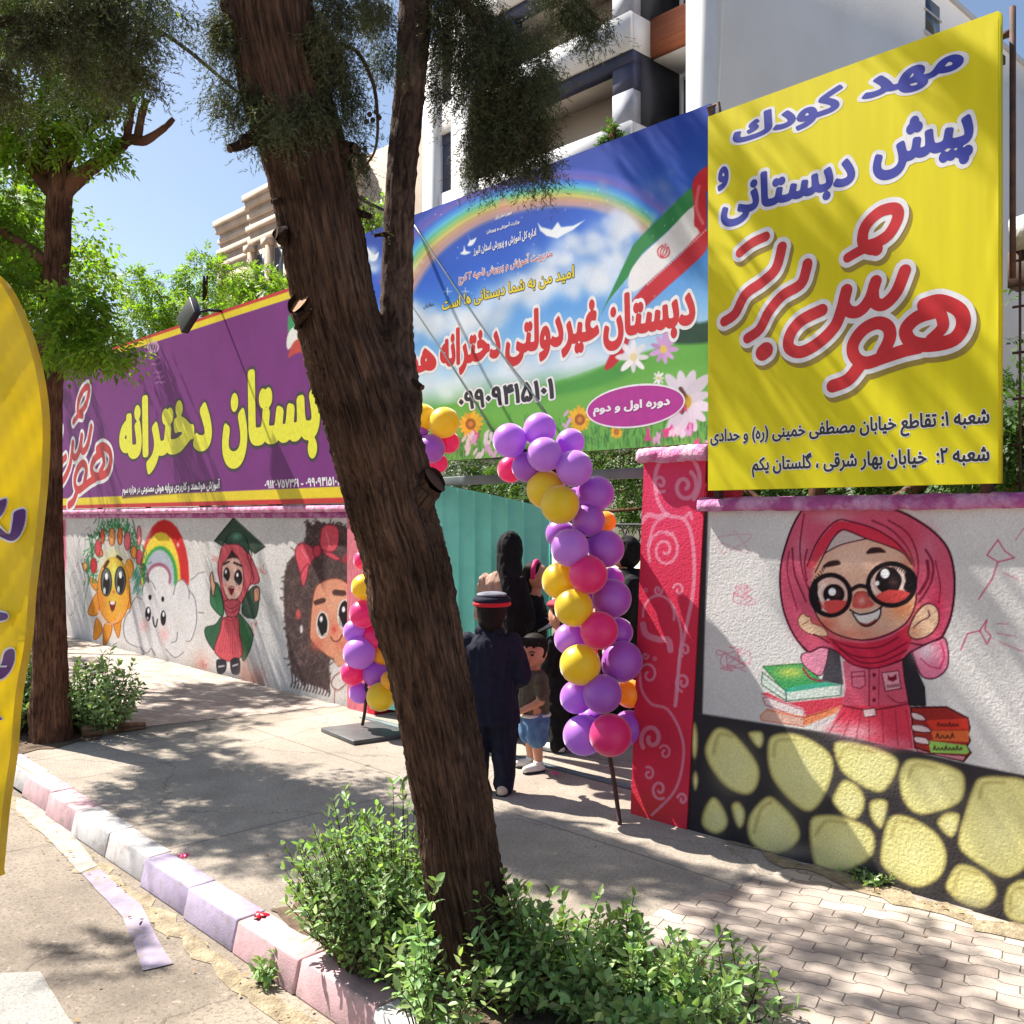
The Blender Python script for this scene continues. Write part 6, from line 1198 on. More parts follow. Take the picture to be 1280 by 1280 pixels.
# ---------------------------------------------------------------- bushes
def bush(label, cx, cy, rx, ry, h, ns, leaf, cat='shrub', lean=(0, 0), name='privet_bush', per=9, top=None, seedless=False):
    t = thing(name, (cx, cy, 0), label, cat); b_ = MB(); PP, DD, NN = [], [], []
    for s in range(ns):
        a = rng.uniform(0, 6.283); q = math.sqrt(rng.uniform(0, 1)); x, y = cx+rx*q*math.cos(a), cy+ry*q*math.sin(a); hh = h*(1-.45*q*q)*(rng.uniform(.45, 1.08) if rng.uniform() > .06 else rng.uniform(1.1, 1.45))*(1 if top is None else top(x, y))
        x0_, y0_ = cx+(x-cx)*.55, cy+(y-cy)*.55; tip = np.array((x+lean[0]*hh+rng.normal(0, .03), y+lean[1]*hh+rng.normal(0, .03), hh)); Q = spline([(x0_, y0_, 0), ((x0_+x)/2+rng.normal(0, .02), (y0_+y)/2, hh*.5), tip], 4); b_.tube(Q, np.linspace(.004, .0015, len(Q)), 4, False)
        m = max(3, int(per*hh/h+2))
        for k in range(m):
            f = .3+.7*k/(m-1); i = f*(len(Q)-1); p = Q[int(i)]+(Q[min(int(i)+1, len(Q)-1)]-Q[int(i)])*(i-int(i)); tg = unit(Q[-1]-Q[0]); a0 = rng.uniform(0, 3.14)+k*1.57
            e = np.array((math.cos(a0), math.sin(a0), 0)); e = unit(e-tg*(e@tg))
            for sg in (-1, 1): PP.append(p); DD.append(unit(e*sg+tg*(.35+.8*(f > .9))+rng.normal(0, .2, 3))); NN.append(tg)
    P, D, N_ = np.array(PP), np.array(DD), np.array(NN); N_ = unit(N_+rng.normal(0, .3, N_.shape)); N_ = unit(N_-D*(N_*D).sum(-1, keepdims=True))
    b_.obj('stems', M['twig'], t); scatter('leaves', P, D, N_, leaf*rng.uniform(.45, 1.3, len(P)), leaf*.95*rng.uniform(.7, 1.2, len(P)), M['privet'], t, OVAL, .32, np.array((1., 1., .95)))
    return t
gA = G(440, 1225); gA2 = G(770, 1290)
cA = T(455, 1190, 3.62); bush('bright sunlit privet bush on the left side of the leaning trunk', cA[0]-.04, cA[1]+.12, .42, .34, .49, 460, .040, lean=(-.12, .0))
cB = T(790, 1260, 3.25); bush('darker low privet bush right of the leaning trunk', cB[0]-.08, cB[1]-.02, .56, .24, .30, 300, .048, lean=(.04, 0))
cB2 = T(640, 1240, 3.35); bush('privet shoots crowding the foot of the leaning trunk', cB2[0], cB2[1], .22, .16, .42, 120, .046)
cC = T(545, 1290, 3.12); bush('thin privet shoots in front of the leaning trunk by the kerb', cC[0], cC[1], .18, .12, .40, 30, .05)
cD = T(925, 1300, 3.3); bush('few loose privet sprigs at the right end of the planting strip', cD[0], cD[1], .25, .16, .26, 26, .045)
cE = T(75, 900, 7.7); bush('leafy bush around the foot of the lopped street tree', cE[0]+.12, cE[1]+.22, .52, .36, .56, 190, .055)
cF = T(35, 915, 7.6); bush('leafy bush half hidden behind the yellow feather flag', cF[0]-.2, cF[1], .42, .36, .60, 160, .06)
cW = G(1080, 1108); bush('small green weed growing at the foot of the stone-painted wall', cW[0], cW[1]+.04, .07, .03, .06, 26, .03, 'weed', name='weed')
cK = G(338, 1225, RZ); k_ = bush('small weed sprouting between kerb and road', cK[0], cK[1]-.02, .06, .05, .10, 9, .04, 'weed', name='weed'); k_.location.z = RZ
# fallen log beside the left tree
lg = thing('log', G(140, 915), 'bare fallen branch edging the planting strip by the lopped tree', 'log'); a, b = G(102, 922), G(181, 911)
Q = np.linspace(a+(0, 0, .045), b+(0, 0, .025), 12); V, F, UV = sweep(Q, np.linspace(.055, .028, 12)*(1+.1*rng.normal(0, 1, 12)), 12); mobj('wood', V, F, bark('pale_dead_wood', rgb(168, 140, 116), rgb(110, 88, 70), 3, 6), lg, smooth=True, uv=UV)

# dead leaves and grit on the ground
def litter(name, label, pts, ln, m):
    P = np.array(pts); n = len(P); D = unit(np.column_stack((rng.normal(0, 1, (n, 2)), rng.normal(0, .12, n)))); N_ = unit(np.array((0, 0, 1.))+rng.normal(0, .25, (n, 3))); N_ = unit(N_-D*(N_*D).sum(-1, keepdims=True))
    o = scatter(name, P, D, N_, ln*rng.uniform(.5, 1.3, n), ln*rng.uniform(.7, 1.3, n), m, None, OVAL, .3); tag(o, label, 'litter', kind='stuff')
DL_ = foliage_mat('dead_leaves', rgb(150, 118, 80), .1, .8); pts = []
for _ in range(170): pts.append((rng.uniform(-3.9, .5), rng.uniform(2.1, 2.9), .012))
for _ in range(90): pts.append((rng.uniform(-8, .5), rng.uniform(1.72, 1.9), RZ+.012))
for _ in range(60): pts.append((rng.uniform(-7, 0), rng.uniform(2.2, 4.2), .010))
for _ in range(70): pts.append((rng.uniform(-2.9, 0), rng.uniform(4.15, 4.27), .016))
for _ in range(40): pts.append((rng.uniform(-6, -1), rng.uniform(.6, 1.8), RZ+.010))
litter('leaf_litter', 'scattered dry leaves and litter on pavement, soil and gutter', pts, .022, DL_)
# ---------------------------------------------------------------- balloon garlands
def latex(name, c, t):
    m = mat(name, rgb(*c), None, rough=.38, transl=.30, tcol=rgb(*t), spec=.8); b = m.node_tree.nodes['Principled BSDF']; b.inputs['Sheen Weight'].default_value = 1.; b.inputs['Sheen Roughness'].default_value = .35; return m
BM = {'purple': latex('purple_latex', (196, 104, 224), (170, 60, 215)), 'yellow': latex('yellow_latex', (250, 222, 20), (255, 215, 0)), 'pink': latex('hot_pink_latex', (250, 40, 140), (255, 0, 120)), 'amber': latex('amber_latex', (250, 186, 26), (255, 175, 0)), 'lilac': latex('lilac_latex', (214, 138, 240), (200, 90, 245))}
bl_me = {}
def balloon_mesh(col):
    if col in bl_me: return bl_me[col]
    n, k = 28, 22; V = []; prof = []
    for i in range(n+1):
        th = math.pi*i/n; z = -math.cos(th); r = math.sin(th)
        if z < -.2: r *= 1-.16*((-z-.2)/.8)**2
        zz_ = z*(1.10 if z < 0 else 1.0)
        prof.append((max(r, .035) if 0 < i < n else (.03 if i == 0 else 0.001), zz_))
    prof = [(.07, -1.24), (.045, -1.17), (.035, -1.12)]+prof[1:]
    for r, z in prof:
        for j in range(k): a = 2*math.pi*j/k; V.append((r*math.cos(a), r*math.sin(a), z))
    m = len(prof); F = np.array([(i*k+j, i*k+(j+1) % k, (i+1)*k+(j+1) % k, (i+1)*k+j) for i in range(m-1) for j in range(k)])
    bl_me[col] = mesh_data('balloon_'+col, V, [F], BM[col], smooth=True); return bl_me[col]
def garland(label, items, axis, base, tdepth, plate):
    root = thing('balloon_stand', (base[0], base[1], 0), label, 'balloon stand', 'balloon garlands at the gate'); org = np.array(origin(root))
    ax = np.array([T(*a) for a in axis])
    b_ = MB(); Q = spline([base+(0, 0, .0 if not plate else .05)]+[T(*a) for a in axis], 6); b_.tube(Q, .013, 8); b_.obj('pole', M['rust'], root)
    if plate:
        b_ = MB(); b_.hexa(plate); b_.obj('base_plate', mat('painted_steel_plate', rgb(92, 92, 92), rgb(70, 70, 72), 6, .5, .1, 60), root, bevel=.006)
    for px, py, rr, t, col in items:
        c = T(px, py, t); o = bpy.data.objects.new('balloon', balloon_mesh(col)); COL.objects.link(o); o.parent = root; o['label'] = {'purple': 'purple balloon', 'yellow': 'yellow balloon', 'pink': 'hot pink balloon', 'amber': 'amber balloon', 'lilac': 'lilac balloon'}[col]
        r = rr*t/FOC*1.02; near_ = ax[np.argmin(((ax-c)**2).sum(1))]; d = c-near_+rng.normal(0, .02, 3)
        if np.linalg.norm(d) < .03: d = np.array((0, -.1, .05))
        o.rotation_mode = 'QUATERNION'; o.rotation_quaternion = Vector(d).to_track_quat('Z', 'Y'); o.location = Vector(c-org); f = rng.uniform(.97, 1.03); o.scale = (r*f, r*f, r)
    return root
t = 5.45; f_, b2 = t-.10, t+.12
RB_ = [(637, 550, 20.6, t, 'lilac'), (675, 536, 20, t, 'lilac'), (713, 553, 17.5, t+.08, 'lilac'), (680.5, 568, 21.5, f_, 'lilac'), (718, 585, 22, f_, 'lilac'), (638, 587, 16, b2, 'pink'), (658, 584, 18, t+.03, 'purple'), (682, 612, 23.5, t, 'yellow'), (700, 631, 23.5, f_, 'yellow'), (745, 617, 22.5, t, 'purple'), (735.6, 650, 20, t-.02, 'purple'), (757, 652, 13, b2, 'amber'), (700, 667, 18, b2, 'purple'), (712, 685, 23, f_, 'lilac'), (757, 686, 23, t, 'purple'), (735, 718, 24, f_-.02, 'pink'), (700, 726, 22.5, t, 'yellow'), (717, 759, 23.5, f_, 'yellow'), (765, 724, 15, b2, 'purple'), (765, 748, 24, t, 'purple'), (749, 788, 23.5, f_-.02, 'pink'), (712, 799, 19, t, 'lilac'), (773, 790, 18, t+.08, 'purple'), (725, 830.6, 25, f_, 'yellow'), (777.5, 826.6, 25.5, t, 'purple'), (721, 871, 21, t, 'lilac'), (753, 867.5, 24, f_-.03, 'purple'), (787, 867, 18, b2, 'amber'), (729, 919, 25, t-.03, 'lilac'), (763, 919, 26.5, f_-.05, 'pink'), (787, 909, 21, b2, 'purple'), (740, 900, 18, b2, 'purple'), (738, 840, 16, b2, 'purple'), (686, 590, 14, b2, 'pink'), (722, 625, 16, b2, 'purple'), (735, 690, 16, b2, 'amber'), (738, 745, 16, b2, 'purple'), (740, 800, 18, b2, 'pink')]
g_ = G(775, 1031)
garland('right balloon garland on a thin pole beside the swirl-painted pillar', RB_, [(768, 980, 5.42), (758, 920, 5.46), (752, 850, 5.48), (748, 780, 5.48), (742, 720, 5.48), (730, 660, 5.48), (710, 615, 5.48), (680, 575, 5.48), (645, 560, 5.48)], g_, t, None)
t = 7.62
LBn = [(454, 700, 12, 'pink'), (455, 734, 16, 'yellow'), (466, 727, 10, 'pink'), (454, 767, 17, 'pink'), (470, 762, 12, 'lilac'), (444, 789, 15, 'lilac'), (467, 797, 15, 'pink'), (449, 816, 19.5, 'lilac'), (441, 841, 15.5, 'pink'), (470, 842, 17, 'purple'), (449, 866, 13, 'lilac'), (476, 871, 17.5, 'yellow'), (478, 820, 12, 'amber'), (487, 850, 11, 'amber'), (462, 672, 14, 'purple'), (474, 690, 14, 'yellow'), (474, 640, 14, 'lilac'), (490, 660, 14, 'pink'), (488, 610, 14, 'purple'), (503, 630, 14, 'yellow'), (503, 580, 14, 'lilac'), (515, 600, 14, 'pink'),
       (555, 528, 19, 'yellow'), (528, 521, 16, 'yellow'), (519, 541, 14.5, 'purple'), (539, 561, 17.5, 'purple'), (561, 553, 13.5, 'pink'), (520, 566, 12, 'yellow'), (548, 579, 12, 'pink'), (505, 550, 13, 'yellow')]
LBn = [(a, b, c, (t if a < 470 else t-.9*min(1, (a-470)/45.))+{'amber': .12}.get(d, 0)+(-.06 if (a, b) in ((449, 816), (454, 767), (455, 734), (539, 561), (555, 528)) else .04 if c < 14 else 0), d) for a, b, c, d in LBn]
g_ = G(453, 914); a, b, c, d = (G(*v)[:2] for v in ((401, 915), (442, 932), (520, 921), (470, 906)))
pl_ = [(*v, .0) for v in (a, b, c, d)]+[(*v, .035) for v in (a, b, c, d)]
garland('left balloon garland on a black steel plate, half hidden by the leaning trunk', LBn, [(457, 880, t), (458, 830, t), (458, 780, t), (460, 730, t), (466, 690, t), (478, 650, t-.2), (494, 610, t-.5), (512, 570, t-.85), (540, 545, t-.9)], g_, t, pl_)

# ---------------------------------------------------------------- yellow feather flag
M['flag'] = mat('yellow_flag_cloth', rgb(240, 206, 14), rgb(228, 192, 10), 2, .6, .5, 6, bdist=.03, transl=.3, stretch=(1, 1, .4))
M['purple_ink'] = flat('purple_ink', (84, 28, 110))
tf = 4.3; oz = [(-60, 300), (0, 345), (20, 370), (40, 415), (55, 470), (62, 530), (60, 600), (52, 680), (45, 740), (40, 800), (28, 870), (22, 940), (12, 1010), (5, 1080), (0, 1095), (-60, 1105)]
ff = thing('feather_flag', (*T(-203, 700, 2.585)[:2], RZ), 'tall yellow feather flag with purple letters at the left edge', 'flag')
E_ = spline(oz, 6); V = []; n = 26
flagz = lambda a, b: 2.3/(1-.5*(60-a)/FOC)+.010*math.sin(b*.021+a*.03)+.008*math.sin(b*.047-a*.09)+.004*math.sin(b*.11+a*.16)
for a, b in E_:
    for k in range(n):
        x = -200+(a+200)*(k/(n-1)); V.append(T(x, b, flagz(x, b)))
F = np.array([(i*n+k, i*n+k+1, (i+1)*n+k+1, (i+1)*n+k) for i in range(len(E_)-1) for k in range(n-1)])
mobj('flag_cloth', V, [F], M['flag'], ff, smooth=True)
V = []
for a, b in E_:
    for k, x in enumerate((a-9, a-4, a+.8)): V.append(T(x, b, flagz(x, b)-.003-.003*(k == 1)))
mobj('hem', V, [np.array([(i*3+k, i*3+k+1, (i+1)*3+k+1, (i+1)*3+k) for i in range(len(E_)-1) for k in range(2)])], mat('flag_hem', rgb(206, 170, 12), rgb(188, 152, 10), 9, .6, .3, 30, transl=.15), ff, smooth=True)
fb = np.array(T(-203, 700, 2.585)); fb[2] = RZ; b_ = MB(); b_.tube(spline([fb, T(-203, 1100, 2.585), T(-203, 700, 2.585), T(-192, 330, 2.58), T(-135, 275, 2.52), T(-60, 299, 2.43)], 6), .011, 8); b_.box(*(fb-(.2, .2, .0)), *(fb+(.2, .2, .03))); b_.obj('pole', M['grey_metal'], ff)
def flagletters(polys, grow=0, dz=.012):
    f = Field((-60, -900), (60, -580), .8); f.polys([spline([(a, -b) for a, b in q], 4, True) for q in polys], 10)
    for iso, d, m, nm in ((0, dz, M['purple_ink'], 'lettering'), (2.4, dz-.003, M['white_ink'], 'letter_outline')):
        V2, F = f.mesh(iso); mobj(nm, [T(a, -b, flagz(a, -b)-d) for a, b in V2], F, m, ff)
flagletters([[(-30, 640), (-5, 628), (8, 624), (4, 640), (-4, 652), (4, 664), (12, 668), (16, 650), (18, 640), (31, 637), (30, 656), (22, 672), (12, 676), (-6, 668), (-30, 660)], [(-30, 766), (5, 766), (5, 775), (-30, 777)], [(-30, 826), (-2, 834), (6, 815), (16, 812), (17, 826), (10, 842), (-4, 850), (-30, 846)]])

# ---------------------------------------------------------------- balloon scraps and litter on the ground
def scrap(label, px, py, h, r, m):
    c = G(px, py, h); n = 40; A = np.linspace(0, 6.283, n, endpoint=False); rr = r*(1+.35*np.sin(3*A+px)+.2*np.sin(7*A)); V = [(c[0]+rr[i]*math.cos(A[i]), c[1]+rr[i]*math.sin(A[i]), h+.006+.006*math.sin(5*A[i])) for i in range(n)]+[(c[0], c[1], h+.018)]
    tag(mobj('balloon_scrap', V, [np.array([(i, (i+1) % n, n) for i in range(n)])], m, smooth=True), label, 'litter')
scrap('hot pink burst balloon scrap lying on the shaded pavement', 229, 1071, .0, .022, BM['pink']); scrap('dark red balloon scrap lying on a kerb stone', 325, 1146, .004, .028, mat('dark_red_latex', rgb(170, 14, 40), None, rough=.35)); scrap('tiny red scrap on the ground by the boy', 694, 968, .012, .02, BM['pink'])

# ---------------------------------------------------------------- people
SKIN = mat('skin', rgb(206, 152, 124), rgb(196, 140, 112), 30, .5, spec=.3); HAIR = mat('dark_hair', rgb(26, 20, 18), rgb(36, 28, 24), 60, .7, .5, 120, bdist=.004, stretch=(1, 1, .2), spec=.15)
NAVY = mat('navy_cloth', rgb(32, 34, 50), rgb(25, 27, 41), 18, .85, .5, 22, bdist=.012, spec=.2); BLK = mat('black_cloth', rgb(28, 26, 28), rgb(20, 19, 21), 12, .85, .5, 18, bdist=.012, spec=.2); BEIGE = mat('beige_cloth', rgb(176, 144, 126), rgb(158, 128, 112), 18, .9, .6, 20, bdist=.012, stretch=(4, 4, .6))
OLIVE = mat('olive_cloth', rgb(92, 84, 66), rgb(72, 66, 54), 16, .9, .5, 24, bdist=.01); DENIM = mat('denim', rgb(92, 128, 168), rgb(66, 100, 142), 24, .9, .4, 40, bdist=.008); WHT_ = mat('white_leather', rgb(216, 212, 206), None, rough=.5); REDC = mat('red_felt', rgb(196, 26, 44), None, rough=.8); PINKC = mat('pink_cloth', rgb(214, 36, 110), None, rough=.7); DKRED = mat('maroon_felt', rgb(150, 30, 56), None, rough=.8); CREAM = mat('cream_cloth', rgb(196, 178, 156), None, rough=.8); SOLE = mat('shoe_dark', rgb(30, 28, 30), None, rough=.6); LIP = mat('lips', rgb(170, 84, 76), None, rough=.5); EYE = mat('eye_dark', rgb(24, 18, 16), None, rough=.2); TAN = mat('tan_shoe', rgb(196, 180, 160), None, rough=.6)
from mathutils import noise as mnoise
CLOTH = {}
def solid(name, parts, m, parent, vox=.008, smooth=3, xf=None):
    """closed primitives fused to ONE continuous surface; parts in the figure's own frame (x right, y forward, z up)"""
    b = MB()
    for p in parts:
        if p[0] == 'c':
            _, a, c, r0, r1 = p; a, c = np.array(a, float), np.array(c, float)
            n = max(3, int(np.linalg.norm(c-a)/(.5*min(r0, r1)))+1); n = min(n, 14)
            b.tube(np.linspace(a, c, n), np.linspace(r0, r1, n), 12); b.ball(a, r0, 12, 8); b.ball(c, r1, 12, 8)
        elif p[0] == 'e': b.ball(p[1], p[2], 18, 12)
        elif p[0] == 't':            # tapered oval body: list of (centre, rx, ry)
            R = p[1]; V = []; k = 24
            for c, rx, ry in R:
                for j in range(k): a = 2*math.pi*j/k; V.append((c[0]+rx*math.cos(a), c[1]+ry*math.sin(a), c[2]))
            m_ = len(R); b.add(V, [np.array([(i*k+j, i*k+(j+1) % k, (i+1)*k+(j+1) % k, (i+1)*k+j) for i in range(m_-1) for j in range(k)]), list(range(k))[::-1], list(range((m_-1)*k, m_*k))])
    me = mesh_data(name, np.concatenate(b.V), b.F, m); o = bpy.data.objects.new(name, me); COL.objects.link(o)
    md = o.modifiers.new('r', 'REMESH'); md.mode = 'VOXEL'; md.voxel_size = vox; md.use_smooth_shade = True
    sm = o.modifiers.new('s', 'SMOOTH'); sm.iterations = smooth; sm.factor = .5
    bpy.context.view_layer.update(); me2 = bpy.data.meshes.new_from_object(o.evaluated_get(bpy.context.evaluated_depsgraph_get())); bpy.data.objects.remove(o)
    me2.name = name; me2.materials.clear(); me2.materials.append(m)
    if name in ('jacket', 'trousers', 'coat', 'shawl', 'tunic', 't_shirt', 'shorts', 'chador', 'collar'):
        n = len(me2.vertices); co = np.empty(n*3, np.float32); no = np.empty(n*3, np.float32); me2.vertices.foreach_get('co', co); me2.vertices.foreach_get('normal', no); co = co.reshape(-1, 3); no = no.reshape(-1, 3)
        f = np.array([mnoise.noise(Vector((v[0]*13+v[2]*4, v[1]*13, v[2]*5.5-v[0]*6)))+.5*mnoise.noise(Vector((v[0]*26, v[1]*26+9, v[2]*12))) for v in co]); f = 1-2*np.abs(f)
        co += no*(.010*(f-.6))[:, None]*(1 if name != 'shorts' else .6); me2.vertices.foreach_set('co', co.ravel()); me2.update()
    o = link(name, me2, parent); return o
def hand(w, d, s, k=1.):
    """palm, four unequal curled fingers and a side thumb; w wrist, d pointing direction, s towards the thumb"""
    w, d, s = np.array(w, float), unit(np.array(d, float)), np.array(s, float); s = unit(s-d*(s@d)); n = np.cross(d, s); P = [('c', w, w+d*.045*k, .020*k, .024*k), ('c', w+d*.03*k+s*.015*k, w+d*.06*k-s*.012*k, .018*k, .018*k)]
    for i, (off, L) in enumerate(((.021, .05), (.008, .056), (-.006, .052), (-.019, .042))):
        a = w+(d*.062+s*off)*k; b = a+(d*.55*L+n*.012)*k; c = b+(d*.25*L+n*.45*L)*k; P += [('c', a, b, .0085*k, .008*k), ('c', b, c, .008*k, .007*k)]
    a = w+(d*.02+s*.022)*k; P += [('c', a, a+(d*.022+s*.02)*k, .011*k, .009*k), ('c', a+(d*.022+s*.02)*k, a+(d*.045+s*.018+n*.012)*k, .009*k, .008*k)]
    return P
def person(loc, face, label, group='people at the school gate'):
    o = thing('person', loc, label, 'person', group); o.rotation_euler = (0, 0, math.atan2(-face[0], face[1])); return o
def toward(p, px, py, t):        # horizontal direction from p to a point
    q = T(px, py, t); d = q[:2]-np.array(p[:2]); return d/np.linalg.norm(d)
BACK = np.array((FX, FY)); RIGHT = np.array((RX, RY))
def rotz(P, c, a):
    P = np.array(P, float)-c; return np.stack((P[..., 0]*math.cos(a)-P[..., 1]*math.sin(a), P[..., 0]*math.sin(a)+P[..., 1]*math.cos(a), P[..., 2]), -1)+c
def head_parts(c, r, turn=0.):
    c = np.array(c); L_ = [('e', c, (r*.80, r*.92, r*1.0)), ('e', c+(0, r*.22, -r*.42), (r*.60, r*.62, r*.55)), ('c', c+(0, r*.86, -r*.10), c+(0, r*1.0, -r*.28), r*.07, r*.12), ('e', c+(r*.80, -.05*r, -r*.12), (r*.10, r*.17, r*.24)), ('e', c+(-r*.80, -.05*r, -r*.12), (r*.10, r*.17, r*.24)), ('c', c+(0, -r*.1, -r*.6), c+(0, -r*.12, -r*1.35), r*.42, r*.46), ('e', c+(0, r*.80, -r*.55), (r*.22, r*.1, r*.10))]
    if turn: L_ = [(q[0], rotz(q[1], c, turn), q[2]) if q[0] == 'e' else (q[0], rotz(q[1], c, turn), rotz(q[2], c, turn), *q[3:]) for q in L_]
    return L_
def face_bits(o, c, r, turn=0.):
    c = np.array(c)
    for s in (-1, 1):
        b = MB(); b.ball(c+(s*r*.33, r*.80, -r*.10), (r*.13, r*.07, r*.085), 10, 6); link('eye', mesh_data('eye', rotz(np.concatenate(b.V), c, turn), b.F, EYE, smooth=True), o)
        b = MB(); b.tube(spline([c+(s*r*.16, r*.90, r*.06), c+(s*r*.34, r*.90, r*.12), c+(s*r*.52, r*.80, r*.06)], 3), r*.035, 5); link('eyebrow', mesh_data('eyebrow', rotz(np.concatenate(b.V), c, turn), b.F, HAIR), o)
    b = MB(); b.tube(spline([c+(-r*.2, r*.86, -r*.58), c+(0, r*.92, -r*.60), c+(r*.2, r*.86, -r*.58)], 3), r*.045, 6); link('mouth', mesh_data('mouth', rotz(np.concatenate(b.V), c, turn), b.F, LIP), o)
def shoes(o, feet, L, m, r=.032, sole=True):
    for (x, y, a) in feet:
        d = np.array((math.sin(a), math.cos(a), 0)); b = np.array((x, y, r*.9)); solid('shoe', [('c', b-d*L*.28, b+d*L*.05, r*1.12, r*1.1), ('c', b+d*L*.05, b+d*L*.42, r*1.1, r*.78), ('e', b-d*L*.2+(0, 0, r*.9), (r*.95, r*.95, r))], m, o, .006, 2)
        if sole:
            s_ = MB(); s_.prism([tuple((b+d*f*L+np.array((-d[1], d[0], 0))*w*r)[:2]) for f, w in ((-.4, 1.), (-.44, 0), (-.4, -1.), (.1, -1.2), (.45, -.9), (.53, 0), (.45, .9), (.1, 1.2))][::-1], .003, .014); link('sole', mesh_data('sole', np.concatenate(s_.V), s_.F, SOLE), o)

# 1 schoolgirl in navy uniform and cap, seen from behind
p1 = G(613, 990); o = person(p1, BACK*1+RIGHT*.18, 'schoolgirl seen from behind in navy uniform and red-banded cap')
H = 1.28
hc = np.array((.005, .03, 1.125)); r = .108
solid('body', head_parts(hc, r)+[('t', [((0, 0, .60), .12, .09), ((0, 0, .75), .13, .09), ((0, 0, .93), .135, .085), ((0, 0, 1.0), .07, .06)]), ('c', (-.07, 0, .62), (-.075, 0, .32), .075, .055), ('c', (-.075, 0, .32), (-.08, -.01, .07), .05, .035), ('c', (.07, 0, .62), (.085, 0, .32), .075, .055), ('c', (.085, 0, .32), (.09, -.02, .07), .05, .035), ('c', (-.15, 0, .95), (-.20, -.02, .74), .045, .036), ('c', (-.20, -.02, .74), (-.16, .13, .66), .034, .026), ('c', (.15, 0, .95), (.20, -.02, .74), .045, .036), ('c', (.20, -.02, .74), (.13, .14, .68), .034, .026)]+hand((-.16, .13, .66), (.5, .8, 0), (0, 0, 1))+hand((.13, .14, .68), (-.5, .8, 0), (0, 0, 1)), SKIN, o, .007)
solid('jacket', [('t', [((0, 0, .44), .20, .145), ((0, 0, .52), .195, .14), ((0, -.005, .68), .17, .125), ((0, -.005, .82), .175, .12), ((0, -.01, .92), .18, .11), ((0, -.005, .985), .12, .085), ((0, -.002, 1.02), .07, .07)]), ('c', (-.15, 0, .945), (-.225, -.03, .74), .066, .060), ('c', (-.225, -.03, .74), (-.175, .10, .665), .058, .045), ('c', (.15, 0, .945), (.225, -.03, .74), .066, .060), ('c', (.225, -.03, .74), (.155, .10, .68), .058, .045)], NAVY, o, .009)
solid('trousers', [('c', (-.075, 0, .56), (-.085, 0, .32), .105, .085), ('c', (-.085, 0, .32), (-.088, -.01, .06), .085, .072), ('c', (.075, 0, .56), (.09, 0, .32), .105, .088), ('c', (.09, 0, .32), (.095, -.02, .06), .086, .072)], NAVY, o, .009)
solid('collar', [('c', (-.06, -.02, 1.015), (.06, -.02, 1.015), .045, .045), ('c', (-.05, .04, 1.0), (-.06, -.02, 1.015), .04, .04), ('c', (.05, .04, 1.0), (.06, -.02, 1.015), .04, .04)], NAVY, o, .008)
solid('hair', [('e', hc+(0, -.015, .01), (.100, .112, .112)), ('e', hc+(0, -.05, -.045), (.085, .07, .075))], HAIR, o, .007)
solid('cap', [('e', hc+(0, -.005, .085), (.128, .135, .045)), ('t', [(hc+(0, 0, .03), .104, .114), (hc+(0, 0, .085), .112, .12)])], NAVY, o, .006); b_ = MB(); q = np.linspace(0, 6.2832, 33); b_.tube([hc+(.112*math.cos(a), .121*math.sin(a), .062) for a in q], .0165, 8); link('cap_band', mesh_data('cap_band', np.concatenate(b_.V), b_.F, REDC, smooth=True), o)
solid('cap_top', [('e', hc+(0, -.01, .118), (.105, .11, .022))], mat('grey_cap_cloth', rgb(120, 122, 134), rgb(60, 62, 76), 9, .8), o, .006)
shoes(o, [(-.09, .02, -.1), (.10, -.02, .12)], .2, TAN, .034)

o.scale = (.94, .94, .985)
# 2 woman in black headscarf and beige coat
p2 = T(627, 922, 7.42)*np.array((1, 1, 0)); o = person(p2, BACK*.9+RIGHT*.45, 'woman with black headscarf and shawl over a beige coat, seen from behind')
hc = np.array((0.07, .05, 1.45)); r = .115
solid('body', head_parts(hc, r)+[('t', [((0, 0, .8), .15, .11), ((0, 0, 1.0), .14, .10), ((0, 0, 1.2), .165, .10), ((0, 0, 1.28), .08, .07)]), ('c', (-.085, 0, .85), (-.09, .02, .45), .09, .06), ('c', (-.09, .02, .45), (-.09, 0, .08), .058, .04), ('c', (.085, 0, .85), (.09, .02, .45), .09, .06), ('c', (.09, .02, .45), (.09, 0, .08), .058, .04), ('c', (-.18, 0, 1.2), (-.24, .02, .95), .05, .04), ('c', (-.24, .02, .95), (-.12, .22, .90), .038, .028), ('c', (.18, 0, 1.2), (.24, .04, .95), .05, .04), ('c', (.24, .04, .95), (.18, .24, .86), .038, .028)]+hand((-.12, .22, .9), (.6, .7, 0), (0, 0, 1))+hand((.18, .24, .86), (.2, 1, 0), (0, 0, 1)), SKIN, o, .009)
solid('coat', [('t', [((0, 0, .48), .21, .165), ((0, 0, .7), .195, .15), ((0, 0, .95), .18, .135), ((0, 0, 1.12), .205, .135), ((0, 0, 1.22), .19, .115), ((0, 0, 1.29), .09, .08)]), ('c', (-.18, 0, 1.2), (-.25, .02, .95), .075, .066), ('c', (-.25, .02, .95), (-.14, .19, .9), .062, .05), ('c', (.18, 0, 1.2), (.25, .04, .95), .075, .066), ('c', (.25, .04, .95), (.185, .21, .865), .062, .05)], BEIGE, o, .01)
